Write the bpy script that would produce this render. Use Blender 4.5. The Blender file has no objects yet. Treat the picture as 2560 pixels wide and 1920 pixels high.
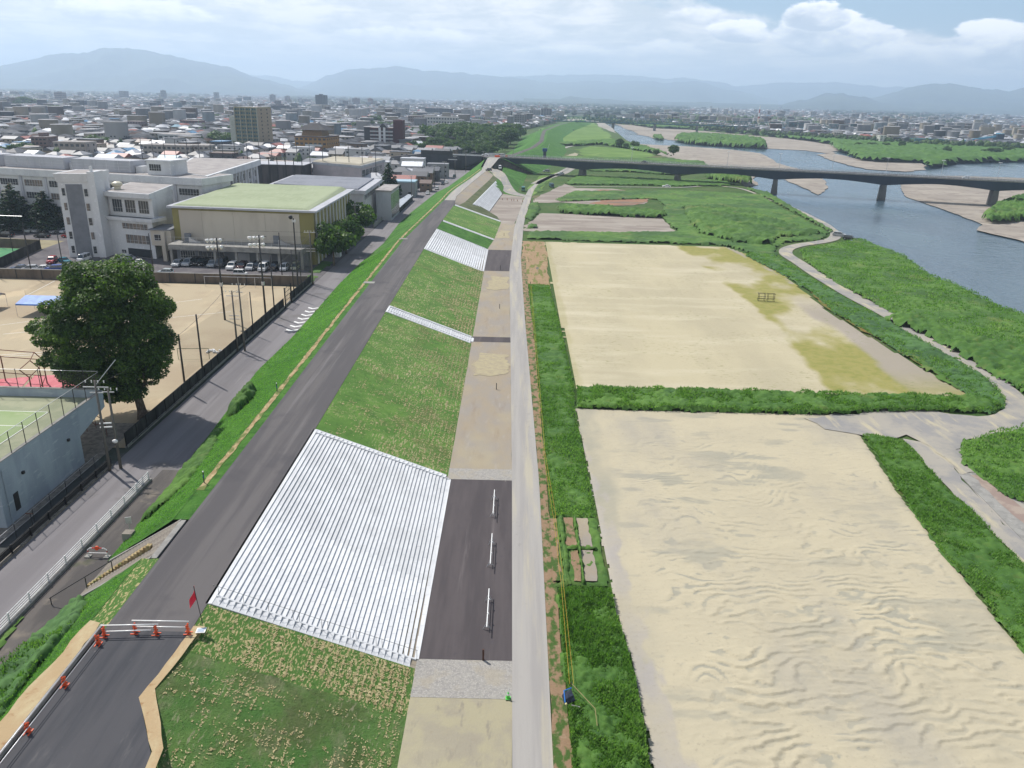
import bpy, bmesh, math, random
import numpy as np
from mathutils import Vector, Matrix
from mathutils.geometry import tessellate_polygon
R=math.radians
sc=bpy.context.scene; COL=sc.collection
rnd=random.Random(7)
# ------------------------------------------------------------------ camera
H=45.; F=1948.; TH=math.atan(715/F); RO=math.atan(.025)
cd=bpy.data.cameras.new('camera'); cam=bpy.data.objects.new('camera',cd); COL.objects.link(cam)
cd.sensor_fit='HORIZONTAL'; cd.sensor_width=36; cd.lens=36*F/2560; cd.clip_start=.5; cd.clip_end=90000
def _cam():
    f=Vector((0,math.cos(TH),-math.sin(TH))); r=Vector((1,0,0)); u=Vector((0,math.sin(TH),math.cos(TH)))
    c,s=math.cos(RO),math.sin(RO)
    rr=r*c+u*s; uu=u*c-r*s
    m=Matrix((( rr.x,uu.x,-f.x,0),(rr.y,uu.y,-f.y,0),(rr.z,uu.z,-f.z,H),(0,0,0,1)))
    cam.matrix_world=m
_cam(); sc.camera=cam
def at(x,y,z=0.):
    u,v=x-1280,y-960
    a=u*math.cos(RO)+v*math.sin(RO); b=-u*math.sin(RO)+v*math.cos(RO)
    ry=F*math.cos(TH)-b*math.sin(TH); rz=-F*math.sin(TH)-b*math.cos(TH)
    t=(z-H)/rz
    return (a*t, ry*t)
def pr(X,Y,Z):
    Z-=H
    d=Y*math.cos(TH)-Z*math.sin(TH); b=-(Y*math.sin(TH)+Z*math.cos(TH))*F/d; a=X*F/d
    return a*math.cos(RO)-b*math.sin(RO)+1280, a*math.sin(RO)+b*math.cos(RO)+960
def hgt(X,Y,zb,yt):
    lo,hi=0,200
    for _ in range(40):
        m=(lo+hi)/2
        if pr(X,Y,zb+m)[1]>yt: lo=m
        else: hi=m
    return lo
# ------------------------------------------------------------------ sky, sun, exposure
EL=R(54); AZ=math.atan2(-.73,.68)
w=bpy.data.worlds.new('World'); sc.world=w; w.use_nodes=True
nt=w.node_tree; N=nt.nodes; L=nt.links; N.clear()
out=N.new('ShaderNodeOutputWorld'); bg=N.new('ShaderNodeBackground'); L.new(bg.outputs[0],out.inputs[0])
bg.inputs[1].default_value=.1
sky=N.new('ShaderNodeTexSky'); sky.sky_type='NISHITA'; sky.sun_disc=False; sky.sun_elevation=EL; sky.sun_rotation=AZ
sky.air_density=1.0; sky.dust_density=1.2; sky.ozone_density=1.5
def mth(op,a,b=None,c=None,cl=False):
    n=N.new('ShaderNodeMath'); n.operation=op; n.use_clamp=cl
    for i,v in enumerate((a,b,c)):
        if v is None: continue
        if isinstance(v,(int,float)): n.inputs[i].default_value=v
        else: L.new(v,n.inputs[i])
    return n.outputs[0]
def mixc(f,a,b):
    n=N.new('ShaderNodeMix'); n.data_type='RGBA'; n.clamp_factor=True
    if isinstance(f,(int,float)): n.inputs[0].default_value=f
    else: L.new(f,n.inputs[0])
    for i,v in ((6,a),(7,b)):
        if isinstance(v,tuple): n.inputs[i].default_value=(*v,1)
        else: L.new(v,n.inputs[i])
    return n.outputs[2]
def sstep(v,lo,hi):
    n=N.new('ShaderNodeMapRange'); n.interpolation_type='SMOOTHSTEP'; L.new(v,n.inputs[0]); n.inputs[1].default_value=lo; n.inputs[2].default_value=hi
    return n.outputs[0]
tc=N.new('ShaderNodeTexCoord'); sp=N.new('ShaderNodeSeparateXYZ'); L.new(tc.outputs['Generated'],sp.inputs[0])
dx,dy,dz=sp.outputs
az=mth('MULTIPLY',mth('ARCTAN2',dx,dy),57.2958)       # degrees, 0 = +Y, right positive
el=mth('MULTIPLY',mth('ARCSINE',dz),57.2958)
inv=mth('DIVIDE',1,mth('ADD',mth('MAXIMUM',dz,0),.10))
def cmb(a,b,c=0):
    n=N.new('ShaderNodeCombineXYZ')
    for i,v in enumerate((a,b,c)):
        if isinstance(v,(int,float)): n.inputs[i].default_value=v
        else: L.new(v,n.inputs[i])
    return n.outputs[0]
plane=cmb(mth('MULTIPLY',dx,inv),mth('MULTIPLY',dy,inv))
def noise(vec,s,d=6,ro=.55,dist=0.,typ=None):
    n=N.new('ShaderNodeTexNoise'); L.new(vec,n.inputs['Vector']); n.inputs['Scale'].default_value=s; n.inputs['Detail'].default_value=d; n.inputs['Roughness'].default_value=ro; n.inputs['Distortion'].default_value=dist
    return n.outputs[0]
ae=cmb(mth('MULTIPLY',az,.1),mth('MULTIPLY',el,.22))   # angular space for puffs low in the sky
nA=noise(plane,.55,7,.58,.3); nB=noise(ae,1.3,8,.58,.25); nC=noise(ae,3.0,7,.6,.1); nD=noise(plane,2.2,6,.6,.6)
cover=mth('ADD',mth('MULTIPLY',nA,.55),mth('MULTIPLY',nB,.45))
# open blue patch to the right of the view and thinner cover overhead
def gau(ca,ce,wa,we,tilt=0.):
    a=mth('DIVIDE',mth('SUBTRACT',az,ca),wa); e=mth('DIVIDE',mth('SUBTRACT',mth('SUBTRACT',el,ce),mth('MULTIPLY',mth('SUBTRACT',az,ca),tilt)),we)
    d=mth('ADD',mth('MULTIPLY',a,a),mth('MULTIPLY',e,e))
    return d
hole=mth('EXPONENT',mth('MULTIPLY',gau(18.5,8.2,8.,2.6,-.02),-1)); hole2=mth('EXPONENT',mth('MULTIPLY',gau(32,5.2,7,1.6),-1))
hole3=mth('EXPONENT',mth('MULTIPLY',gau(60,40,60,25),-1))
dens=mth('SUBTRACT',mth('ADD',cover,.11),mth('MULTIPLY',sstep(el,13,38),.26))
for h,k in ((hole,.80),(hole2,.5),(hole3,.22)): dens=mth('SUBTRACT',dens,mth('MULTIPLY',h,k))
dens=mth('ADD',dens,mth('MULTIPLY',mth('SUBTRACT',nC,.5),.22))
mask=sstep(dens,.38,.50)
shade=sstep(mth('ADD',mth('MULTIPLY',nD,.40),mth('ADD',mth('MULTIPLY',nB,.35),mth('MULTIPLY',nC,.30))),.42,.62)
cloud=mixc(shade,(7.2,7.8,8.3),(11.4,11.2,10.9))
base=mixc(mask,mixc(mth('SUBTRACT',.38,mth('MULTIPLY',sstep(el,12,35),.38)),sky.outputs[0],(3.2,6.0,8.9)),cloud)
# cumulus heaps over the plain: flat grey bases, bright knobbly tops
prev=base
for ca,ce,wa,we in ((14.2,4.35,2.1,.85),(20.2,4.4,3.9,1.55),(19.0,5.3,2.2,1.0),(9.3,3.2,3.0,.75),(30.5,3.6,5.0,1.3),(25.,2.9,4.,.9),(27.,7.9,6.5,1.3),(11.5,5.3,2.7,.55),(-8,3.6,5,.8),(3,2.9,4,.6),(-24,4.2,6,1.)):
    d=gau(ca,ce,wa,we); d=mth('ADD',d,mth('MULTIPLY',mth('SUBTRACT',nC,.5),-2.6)); d=mth('ADD',d,mth('MULTIPLY',mth('SUBTRACT',nB,.5),-1.3))
    soft=1.0 if ca in (20.2,14.2,19.0,30.5) else 1.9
    m=sstep(d,1.0,1.0-.30*soft)
    t=mth('ADD',mth('DIVIDE',mth('SUBTRACT',el,ce-we*.8),we*1.5),mth('MULTIPLY',mth('SUBTRACT',nC,.5),2.2))
    c=mixc(sstep(t,0,1),(6.0,6.8,7.9),(15.,14.6,14.))
    prev=mixc(mth('MULTIPLY',m,.92 if soft==1 else .55),prev,c)
# pale band where the air thickens towards the horizon
hz=sstep(el,5.5,-.5)
fin=mixc(mth('MULTIPLY',hz,.5),prev,(7.4,8.3,9.3))
L.new(fin,bg.inputs[0])
sd=bpy.data.lights.new('sun','SUN'); sd.energy=5.0; sd.angle=R(.53); sd.color=(1,.955,.89)
sun=bpy.data.objects.new('sun',sd); COL.objects.link(sun)
TS=Vector((math.sin(AZ)*math.cos(EL),math.cos(AZ)*math.cos(EL),math.sin(EL)))
sun.rotation_euler=TS.to_track_quat('Z','Y').to_euler()
sc.cycles.volume_bounces=1
vs=sc.view_settings; vs.view_transform='Standard'; vs.look='None'; vs.exposure=.12; vs.gamma=1; vs.use_curve_mapping=False
# ------------------------------------------------------------------ helpers
def tag(o,label=None,cat=None,group=None,kind=None):
    if label: o['label']=label
    if cat: o['category']=cat
    if group: o['group']=group
    if kind: o['kind']=kind
    return o
def empty(name,loc=(0,0,0),rz=0,label=None,cat=None,group=None):
    o=bpy.data.objects.new(name,None); COL.objects.link(o); o.location=loc; o.rotation_euler=(0,0,rz); o.empty_display_size=.2
    return tag(o,label,cat,group)
def obj(name,me,parent=None,loc=(0,0,0),rz=0,sc_=None,color=None):
    o=bpy.data.objects.new(name,me); COL.objects.link(o); o.location=loc; o.rotation_euler=(0,0,rz)
    if sc_: o.scale=sc_
    if parent: o.parent=parent
    if color: o.color=(*color,1)
    return o
def copy_tree(o,parent=None):
    c=o.copy(); COL.objects.link(c)
    if parent: c.parent=parent
    for ch in [k for k in o.children]: copy_tree(ch,c)
    return c
class MB:
    def __init__(s): s.v=[]; s.f=[]; s.m=[]
    def quad(s,a,b,c,d,m=0):
        n=len(s.v); s.v+=[a,b,c,d]; s.f.append((n,n+1,n+2,n+3)); s.m.append(m); return s
    def poly(s,pts,m=0):
        n=len(s.v); s.v+=list(pts); s.f.append(tuple(range(n,n+len(pts)))); s.m.append(m); return s
    def box(s,x0,x1,y0,y1,z0,z1,m=0,top=None,nobot=False):
        n=len(s.v); s.v+=[(x0,y0,z0),(x1,y0,z0),(x1,y1,z0),(x0,y1,z0),(x0,y0,z1),(x1,y0,z1),(x1,y1,z1),(x0,y1,z1)]
        fs=[(0,1,5,4),(1,2,6,5),(2,3,7,6),(3,0,4,7),(4,5,6,7)]+([] if nobot else [(3,2,1,0)])
        for i,f in enumerate(fs): s.f.append(tuple(n+k for k in f)); s.m.append(top if (i==4 and top is not None) else m)
        return s
    def hexa(s,b,t,m=0,top=None):      # bottom and top rings of points
        n=len(s.v); k=len(b); s.v+=list(b)+list(t)
        for i in range(k): j=(i+1)%k; s.f.append((n+i,n+j,n+k+j,n+k+i)); s.m.append(m)
        s.f.append(tuple(n+k+i for i in range(k))); s.m.append(m if top is None else top)
        s.f.append(tuple(n+i for i in reversed(range(k)))); s.m.append(m)
        return s
    def prism(s,poly,z0,z1,m=0,top=None):
        if sum(poly[i][0]*poly[(i+1)%len(poly)][1]-poly[(i+1)%len(poly)][0]*poly[i][1] for i in range(len(poly)))<0: poly=poly[::-1]
        return s.hexa([(x,y,z0) for x,y in poly],[(x,y,z1) for x,y in poly],m,top)
    def tube(s,a,b,r,k=6,m=0,r2=None):
        a=Vector(a); b=Vector(b); d=(b-a).normalized(); u=d.orthogonal().normalized(); v=d.cross(u); r2=r if r2 is None else r2
        B=[tuple(a+(u*math.cos(2*math.pi*i/k)+v*math.sin(2*math.pi*i/k))*r) for i in range(k)]
        T=[tuple(b+(u*math.cos(2*math.pi*i/k)+v*math.sin(2*math.pi*i/k))*r2) for i in range(k)]
        return s.hexa(B,T,m)
    def ball(s,c,r,k=8,j=5,m=0,sx=1,sy=1,sz=1):
        n=len(s.v)
        for a in range(j+1):
            t=math.pi*a/j
            for b in range(k): p=2*math.pi*b/k; s.v.append((c[0]+sx*r*math.sin(t)*math.cos(p),c[1]+sy*r*math.sin(t)*math.sin(p),c[2]+sz*r*math.cos(t)))
        for a in range(j):
            for b in range(k): s.f.append((n+a*k+b,n+(a+1)*k+b,n+(a+1)*k+(b+1)%k,n+a*k+(b+1)%k)); s.m.append(m)
        return s
    def mesh(s,name,mats,smooth=False):
        me=bpy.data.meshes.new(name); me.from_pydata(s.v,[],s.f)
        for q in (mats if isinstance(mats,(list,tuple)) else [mats]): me.materials.append(q)
        me.polygons.foreach_set('material_index',s.m)
        if smooth: me.polygons.foreach_set('use_smooth',[True]*len(s.f))
        me.update(); return me
    def build(s,name,mats,parent=None,smooth=False,**k): return obj(name,s.mesh(name,mats,smooth),parent,**k)
def npmesh(name,v,f,mats,attr=None,smooth=False,mi=None):
    me=bpy.data.meshes.new(name); v=np.asarray(v,np.float32); f=np.asarray(f,np.int32); k=f.shape[1]
    me.vertices.add(len(v)); me.vertices.foreach_set('co',v.ravel()); me.loops.add(f.size); me.loops.foreach_set('vertex_index',f.ravel())
    me.polygons.add(len(f)); me.polygons.foreach_set('loop_start',np.arange(0,f.size,k,dtype=np.int32)); 
    try: me.polygons.foreach_set('loop_total',np.full(len(f),k,np.int32))
    except Exception: pass
    if smooth: me.polygons.foreach_set('use_smooth',np.ones(len(f),bool))
    for q in (mats if isinstance(mats,(list,tuple)) else [mats]): me.materials.append(q)
    if mi is not None: me.polygons.foreach_set('material_index',np.asarray(mi,np.int32))
    me.update(calc_edges=True)
    if attr:
        for nm,a in attr.items():
            a=np.asarray(a,np.float32)
            if a.ndim==1: A=me.attributes.new(nm,'FLOAT','POINT'); A.data.foreach_set('value',a)
            else: A=me.attributes.new(nm,'FLOAT_COLOR','POINT'); A.data.foreach_set('color',np.c_[a,np.ones(len(a))].astype(np.float32).ravel())
    return me
def _h(ix,iy,sd):
    h=(ix.astype(np.int64)*374761393+iy.astype(np.int64)*668265263+sd*982451653)&0xffffffff
    h=((h^(h>>13))*1274126177)&0xffffffff
    return ((h^(h>>16))&0xffff)/65535.
def vn(x,y,sd=0):
    ix=np.floor(x); iy=np.floor(y); fx=x-ix; fy=y-iy; fx=fx*fx*(3-2*fx); fy=fy*fy*(3-2*fy)
    a=_h(ix,iy,sd); b=_h(ix+1,iy,sd); c=_h(ix,iy+1,sd); d=_h(ix+1,iy+1,sd)
    return (a*(1-fx)+b*fx)*(1-fy)+(c*(1-fx)+d*fx)*fy
def fbm(x,y,o=4,sd=0):
    r=0; a=.5; t=0
    for i in range(o): r=r+a*vn(x*2**i+i*17.3,y*2**i-i*9.1,sd+i); t+=a; a*=.55
    return r/t
def sdist(P,poly):          # signed distance, positive inside
    P=np.asarray(P); Q=np.asarray(poly,float); d=np.full(len(P),1e9); ins=np.zeros(len(P),bool)
    for i in range(len(Q)):
        a=Q[i]; b=Q[(i+1)%len(Q)]; e=b-a; q=P-a; t=np.clip((q@e)/max(e@e,1e-9),0,1)
        d=np.minimum(d,np.hypot(*(q-t[:,None]*e).T))
        c=((a[1]<=P[:,1])!=(b[1]<=P[:,1]))
        if abs(e[1])>1e-9: ins^=c&(P[:,0]<a[0]+(P[:,1]-a[1])*e[0]/e[1])
    return np.where(ins,d,-d)
def P(r,g,b,k=1.62):         # colour seen in sun -> base colour
    f=lambda c:((c/255/12.92) if c<10 else ((c/255+.055)/1.055)**2.4)/k
    return (f(r),f(g),f(b))
def nmat(name,base,layers=(),rough=.95,bump=(),spec=.25,metal=0.,attr=None,objcol=False,vary=0.,world=False):
    """base colour overlaid by noise layers (colour, scale, (sx,sy,sz), lo, hi, detail)"""
    m=bpy.data.materials.new(name); m.use_nodes=True; nt=m.node_tree; n=nt.nodes; l=nt.links
    b=n['Principled BSDF']; b.inputs['Roughness'].default_value=rough; b.inputs['Specular IOR Level'].default_value=spec; b.inputs['Metallic'].default_value=metal
    co=n.new('ShaderNodeTexCoord').outputs['Object']
    if world: co=n.new('ShaderNodeNewGeometry').outputs['Position']
    def nz(s,st,d):
        v=co
        if st!=(1,1,1):
            mp=n.new('ShaderNodeMapping'); mp.inputs['Scale'].default_value=st; l.new(co,mp.inputs[0]); v=mp.outputs[0]
        t=n.new('ShaderNodeTexNoise'); l.new(v,t.inputs['Vector']); t.inputs['Scale'].default_value=s; t.inputs['Detail'].default_value=d; t.inputs['Roughness'].default_value=.6
        return t.outputs[0]
    if objcol: cur=n.new('ShaderNodeObjectInfo').outputs['Color']
    elif isinstance(base,str): a=n.new('ShaderNodeAttribute'); a.attribute_name=base; cur=a.outputs['Color']
    else: c=n.new('ShaderNodeRGB'); c.outputs[0].default_value=(*base,1); cur=c.outputs[0]
    for ly in layers:
        col,s,st,lo,hi=ly[:5]; d=ly[5] if len(ly)>5 else 5; op=ly[6] if len(ly)>6 else 1.
        if isinstance(s,str): a=n.new('ShaderNodeAttribute'); a.attribute_name=s; x=a.outputs['Fac']
        else: x=nz(s,st,d)
        mr=n.new('ShaderNodeMapRange'); mr.interpolation_type='SMOOTHSTEP'; l.new(x,mr.inputs[0]); mr.inputs[1].default_value=lo; mr.inputs[2].default_value=hi; mr.inputs[4].default_value=op
        if len(ly)>7 and ly[7]:
            x2=nz(*ly[7][:3]); m2=n.new('ShaderNodeMapRange'); m2.interpolation_type='SMOOTHSTEP'; l.new(x2,m2.inputs[0]); m2.inputs[1].default_value=ly[7][3]; m2.inputs[2].default_value=ly[7][4]
            mm=n.new('ShaderNodeMath'); mm.operation='MULTIPLY'; l.new(mr.outputs[0],mm.inputs[0]); l.new(m2.outputs[0],mm.inputs[1]); fac=mm.outputs[0]
        else: fac=mr.outputs[0]
        mx=n.new('ShaderNodeMix'); mx.data_type='RGBA'; l.new(fac,mx.inputs[0]); l.new(cur,mx.inputs[6]); mx.inputs[7].default_value=(*col,1); cur=mx.outputs[2]
    if vary:
        oi=n.new('ShaderNodeObjectInfo'); mr=n.new('ShaderNodeMapRange'); l.new(oi.outputs['Random'],mr.inputs[0]); mr.inputs[3].default_value=1-vary; mr.inputs[4].default_value=1+vary
        hs=n.new('ShaderNodeHueSaturation'); l.new(mr.outputs[0],hs.inputs['Value']); l.new(cur,hs.inputs['Color']); cur=hs.outputs[0]
    l.new(cur,b.inputs['Base Color'])
    pv=None
    for s,dist in bump:
        bp=n.new('ShaderNodeBump'); bp.inputs['Strength'].default_value=1; bp.inputs['Distance'].default_value=dist; l.new(nz(s,(1,1,1),5),bp.inputs['Height'])
        if pv: l.new(pv,bp.inputs['Normal'])
        pv=bp.outputs[0]
    if pv: l.new(pv,b.inputs['Normal'])
    return m
def leafy(m,f=.45):          # thin leaves let part of the light through
    nt=m.node_tree; n=nt.nodes; l=nt.links; b=n['Principled BSDF']; out=n['Material Output']; t=n.new('ShaderNodeBsdfTranslucent'); mx=n.new('ShaderNodeMixShader'); mx.inputs[0].default_value=f
    src=b.inputs['Base Color'].links[0].from_socket; g=n.new('ShaderNodeMix'); g.data_type='RGBA'; g.blend_type='MULTIPLY'; g.inputs[0].default_value=1; l.new(src,g.inputs[6]); g.inputs[7].default_value=(1.5,1.7,.8,1); l.new(g.outputs[2],t.inputs[0])
    l.new(b.outputs[0],mx.inputs[1]); l.new(t.outputs[0],mx.inputs[2]); l.new(mx.outputs[0],out.inputs[0]); return m
O=(1,1,1)
def flat(name,c,rough=.8,spec=.3,metal=0.,**k): return nmat(name,c,[(tuple(x*.82 for x in c),.8,O,.4,.65,4)],rough=rough,spec=spec,metal=metal,**k)
def wob(poly,step,amp,seed=0,closed=True):     # subdivide and roughen an outline
    out=[]; n=len(poly); r=random.Random(seed)
    for i in range(n if closed else n-1):
        a=poly[i]; b=poly[(i+1)%n]; d=math.dist(a,b); k=max(1,int(d/step)); nx,ny=-(b[1]-a[1])/max(d,1e-6),(b[0]-a[0])/max(d,1e-6)
        for j in range(k):
            t=j/k; o=(r.random()-.5)*2*amp+amp*.9*math.sin(7.1*(i+t)+seed)
            if amp==0: o=0
            out.append((a[0]+(b[0]-a[0])*t+nx*o,a[1]+(b[1]-a[1])*t+ny*o))
    return out
def sheet(name,poly,z,m,step=3.,amp=.15,seed=1,kind='structure',label=None):
    p=wob(poly,step,amp,seed); tr=tessellate_polygon([[Vector((x,y,0)) for x,y in p]])
    zz=z if callable(z) else (lambda x,y:z)
    v=[(x,y,zz(x,y)) for x,y in p]; fs=[]
    for t in tr:
        a,b,c=(p[i] for i in t)
        fs.append(tuple(t) if (b[0]-a[0])*(c[1]-a[1])-(b[1]-a[1])*(c[0]-a[0])>0 else tuple(reversed(t)))
    me=bpy.data.meshes.new(name); me.from_pydata(v,[],fs); me.materials.append(m); me.update()
    return tag(obj(name,me),label,kind=kind)
def px(*pts,z=0.): return [at(x,y,z) for x,y in pts]
def grid_poly(name,poly,cell,zf,m,edge=.0,attr=None,smooth=True,kind='stuff',label=None,seed=0,parent=None,cellx=None):
    Q=np.array(poly); x0,y0=Q.min(0)-cell; x1,y1=Q.max(0)+cell; cx=cellx or cell
    xs=np.arange(x0,x1+cx,cx); ys=np.arange(y0,y1+cell,cell); X,Y=np.meshgrid(xs,ys); X=X.ravel(); Y=Y.ravel()
    d=sdist(np.c_[X,Y],poly)+(fbm(X*.8,Y*.8,3,seed+50)-.5)*2*edge
    Z,at_=zf(X,Y,d)
    nx=len(xs); ny=len(ys); I=np.arange(nx*ny).reshape(ny,nx)
    f=np.c_[I[:-1,:-1].ravel(),I[:-1,1:].ravel(),I[1:,1:].ravel(),I[1:,:-1].ravel()]
    f=f[(d[f]>-.02).all(1)]
    u,inv_=np.unique(f,return_inverse=True); f=inv_.reshape(f.shape); v=np.c_[X,Y,Z][u]
    me=npmesh(name,v,f,m,{k:a[u] for k,a in (at_ or {}).items()},smooth)
    return tag(obj(name,me,parent),label,kind=kind)
def canopy(name,poly,cell,h,m,z0=0.,seed=0,edge=.5,soft=.8,rug=1.,label=None,var=None):
    def zf(X,Y,d):
        big=fbm(X/4.,Y/4.,3,seed); sm=fbm(X/.7,Y/.7,3,seed+9); hf=vn(X/(cell*1.3),Y/(cell*1.3),seed+3)
        e=np.clip(d/soft,0,1); e=e*(2-e)
        zb=z0(X,Y) if callable(z0) else z0
        hh=h*e*(.35+.75*big+.55*rug*(sm-.35)+.38*rug*(hf-.5))
        return zb+np.maximum(hh,0)*(d>0)-.03, {'tone':np.clip(fbm(X/6,Y/6,4,seed+30)*.6+sm*.4,0,1)}
    return grid_poly(name,poly,cell,zf,m,edge,seed=seed,label=label,smooth=False)
def tufts(name,poly,n,h,m,z0=0.,seed=0,zoff=.3,wd=.35,label=None):
    r=np.random.RandomState(seed+1); Q=np.array(poly); lo=Q.min(0); hi=Q.max(0)
    Pn=lo+r.rand(int(n*3),2)*(hi-lo); d=sdist(Pn,poly); Pn=Pn[d>.1][:n]; k=len(Pn)
    a=r.rand(k)*6.283; ln=h*(.5+r.rand(k)); base=(z0(Pn[:,0],Pn[:,1]) if callable(z0) else z0)+zoff*fbm(Pn[:,0]/2,Pn[:,1]/2,2,seed)*1.3
    ti=.7*r.rand(k); dxy=np.c_[np.cos(a),np.sin(a)]; sx=np.c_[-dxy[:,1],dxy[:,0]]
    tip=np.c_[Pn+dxy*(ln*ti)[:,None],base+ln*.8]; b1=np.c_[Pn+sx*(ln*wd)[:,None]*.5,base+ln*.15]; b2=np.c_[Pn-sx*(ln*wd)[:,None]*.5,base+ln*.15]
    v=np.stack([b1,b2,tip],1).reshape(-1,3); f=np.arange(3*k).reshape(-1,3)
    tone=np.repeat(np.clip(fbm(Pn[:,0]/6,Pn[:,1]/6,4,seed+30)*.6+r.rand(k)*.4,0,1),3)
    return tag(obj(name,npmesh(name,v,f,m,{'tone':tone})),label,kind='stuff')
# ------------------------------------------------------------------ materials
T=(1,1,1)
m_city=nmat('city_ground',P(88,90,88),[(P(66,74,66),.02,T,.42,.58,6),(P(70,96,52),.011,T,.5,.62,6),(P(112,112,110),.09,T,.55,.7,5)],bump=[(.6,.2)])
m_plain=nmat('plain_ground',P(88,112,58),[(P(70,104,44),.05,T,.38,.6,6),(P(130,122,88),.02,T,.56,.7,7),(P(104,120,60),.5,T,.5,.7,5)],bump=[(1.2,.3)])
m_asph=nmat('asphalt',P(116,112,112),[(P(100,97,99),.25,(2.2,.12,1),.4,.6,6),(P(134,130,130),.35,(3.,.06,1),.56,.72,6,.8),(P(88,86,90),.12,T,.55,.68,5,.6),(P(150,146,144),9,T,.66,.74,3,.35)],rough=.9,bump=[(14,.012)])
m_asph_new=nmat('asphalt_new',P(92,92,96),[(P(74,76,82),.22,(2.,.18,1),.4,.62,6),(P(124,122,122),.5,(1.6,.3,1),.58,.76,7,.8),(P(150,146,142),1.3,(1.5,.5,1),.68,.78,6,.8)],rough=.9,bump=[(14,.012)])
m_asph_pad=nmat('asphalt_pad',P(102,95,96),[(P(88,82,84),.3,(1.5,.15,1),.4,.62,6),(P(130,122,122),.4,(2.4,.12,1),.58,.74,7,.75),(P(84,80,88),1.,T,.6,.7,5,.4),(P(158,152,146),.9,(1.6,.4,1),.7,.78,6,.7)],rough=.9,bump=[(14,.012)])
m_street=nmat('street_asphalt',P(152,148,150),[(P(138,134,136),.2,(2,.1,1),.4,.62,6),(P(160,156,156),.8,(2,.12,1),.56,.72,6,.6),(P(126,122,120),.1,T,.56,.66,6,.7)],rough=.9,bump=[(14,.012)])
m_side=nmat('side_path_asphalt',P(118,112,108),[(P(98,94,92),.25,(1.6,.3,1),.42,.6,7),(P(152,142,128),.3,T,.58,.72,7,.8),(P(92,98,74),.22,T,.64,.72,7,.6)],rough=.95,bump=[(9,.02)])
m_path=nmat('concrete_path',P(190,186,180),[(P(178,174,170),.3,(2.5,.1,1),.4,.62,6),(P(206,198,176),.5,(1.2,.07,1),.5,.66,6,.8),(P(160,156,152),.6,T,.6,.74,6,.5)],rough=.92,bump=[(6,.012)])
m_sand=nmat('sand_strip',P(190,182,152),[(P(178,170,150),.3,T,.42,.6,7),(P(158,150,136),.8,(1.4,.5,1),.56,.7,7,.8),(P(196,188,160),.12,T,.4,.7,7,.8),(P(150,128,100),.6,T,.62,.76,8,.5)],bump=[(5,.03)])
m_soil=nmat('toe_soil',P(180,166,144),[(P(172,164,154),.28,(1,.5,1),.34,.66,7),(P(190,178,150),.12,(1,.6,1),.45,.72,7,.8),(P(160,138,114),.4,(1.6,.3,1),.54,.78,8,.6),(P(196,190,180),.9,(1.4,.3,1),.56,.74,7,.4)],bump=[(5,.03)])
m_sandpatch=nmat('spread_sand',P(200,188,152),[(P(184,172,146),1.2,T,.36,.66,7)],bump=[(4,.05)])
m_gravelpad=nmat('crushed_stone',P(184,180,172),[(P(168,164,160),2.5,T,.4,.62,6),(P(198,194,186),7,T,.5,.62,4),(P(190,180,160),.3,T,.52,.66,5,.6)],bump=[(12,.04)])
m_verge=nmat('verge_soil',P(168,140,112),[(P(82,112,52),1.1,(1,.55,1),.46,.58,7),(P(190,168,140),.9,T,.58,.7,7,.7),(P(120,100,74),2.,T,.6,.72,6,.7)],bump=[(5,.08)])
m_slope=nmat('slope_turf',P(88,128,54,1.25),[(P(104,144,62,1.3),.22,T,.4,.62,7),(P(120,126,74),.13,T,.54,.68,7,.6),(P(70,108,44,1.3),1.1,T,.5,.66,6,.6),
   (P(204,192,148),2.1,(2.6,.40,1),.54,.62,6,.95,(.11,(1,1,1),5,.42,.62)),(P(204,190,146),2.6,(.8,2.2,1),.57,.64,6,.9,(.15,(1,1,1),5,.45,.62))],bump=[(3,.10),(12,.04)])
m_slope2=nmat('slope_turf_worn',P(92,122,62,1.0),[(P(72,110,50,1.0),.3,(1,1,1),.40,.64,8),(P(158,156,122),.35,(1,.6,1),.48,.68,8,.8),(P(96,110,62),.14,T,.48,.62,7,.7),(P(186,182,146),2.6,(1.7,.5,1),.55,.66,8,.75,(.25,(1,1,1),5,.36,.60)),(P(62,92,42,1.2),4,(1,.6,1),.55,.7,6,.6)],bump=[(3,.16),(12,.08)])
m_straw=nmat('slope_turf_straw',P(78,114,50,1.25),[(P(204,188,138),3.4,(1.9,.6,1),.51,.60,8,.9),(P(58,96,34),2.2,T,.6,.7,6,.6)],bump=[(3,.10)])
m_bank=nmat('bank_grass',P(76,132,46),[(P(96,150,58),.18,T,.4,.62,7),(P(58,110,38),.7,T,.48,.66,7,.8),(P(104,140,58),.9,(1,.5,1),.6,.72,6,.5),(P(50,90,40),.3,T,.54,.70,7,.7),(P(120,150,74),2.6,(1,.5,1),.60,.72,6,.5)],bump=[(2.5,.28),(9,.12)])
m_tan=nmat('burlap_strip',P(198,178,134),[(P(170,146,104),1.4,(2,.5,1),.42,.6,7),(P(222,200,150),2.4,T,.55,.68,6),(P(112,130,66),.9,(1,.5,1),.50,.62,7,.9)],bump=[(4,.08)])
m_orange=nmat('decomposed_granite',P(204,178,138),[(P(216,198,158),.5,(1,.4,1),.44,.6,7),(P(180,144,104),1.2,T,.56,.7,7),(P(222,206,166),.35,(1,.3,1),.6,.7,5)],bump=[(4,.05)])
m_weed=nmat('weeds',P(74,116,44),[(P(104,146,60),'tone',T,.35,.75,5),(P(52,88,36),1.3,T,.54,.70,6,.6),(P(116,152,72),3.2,T,.56,.74,5,.6),(P(112,128,62),.45,T,.56,.70,6,.5),(P(70,108,66),.33,T,.55,.68,6,.5)],rough=.8)
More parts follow.
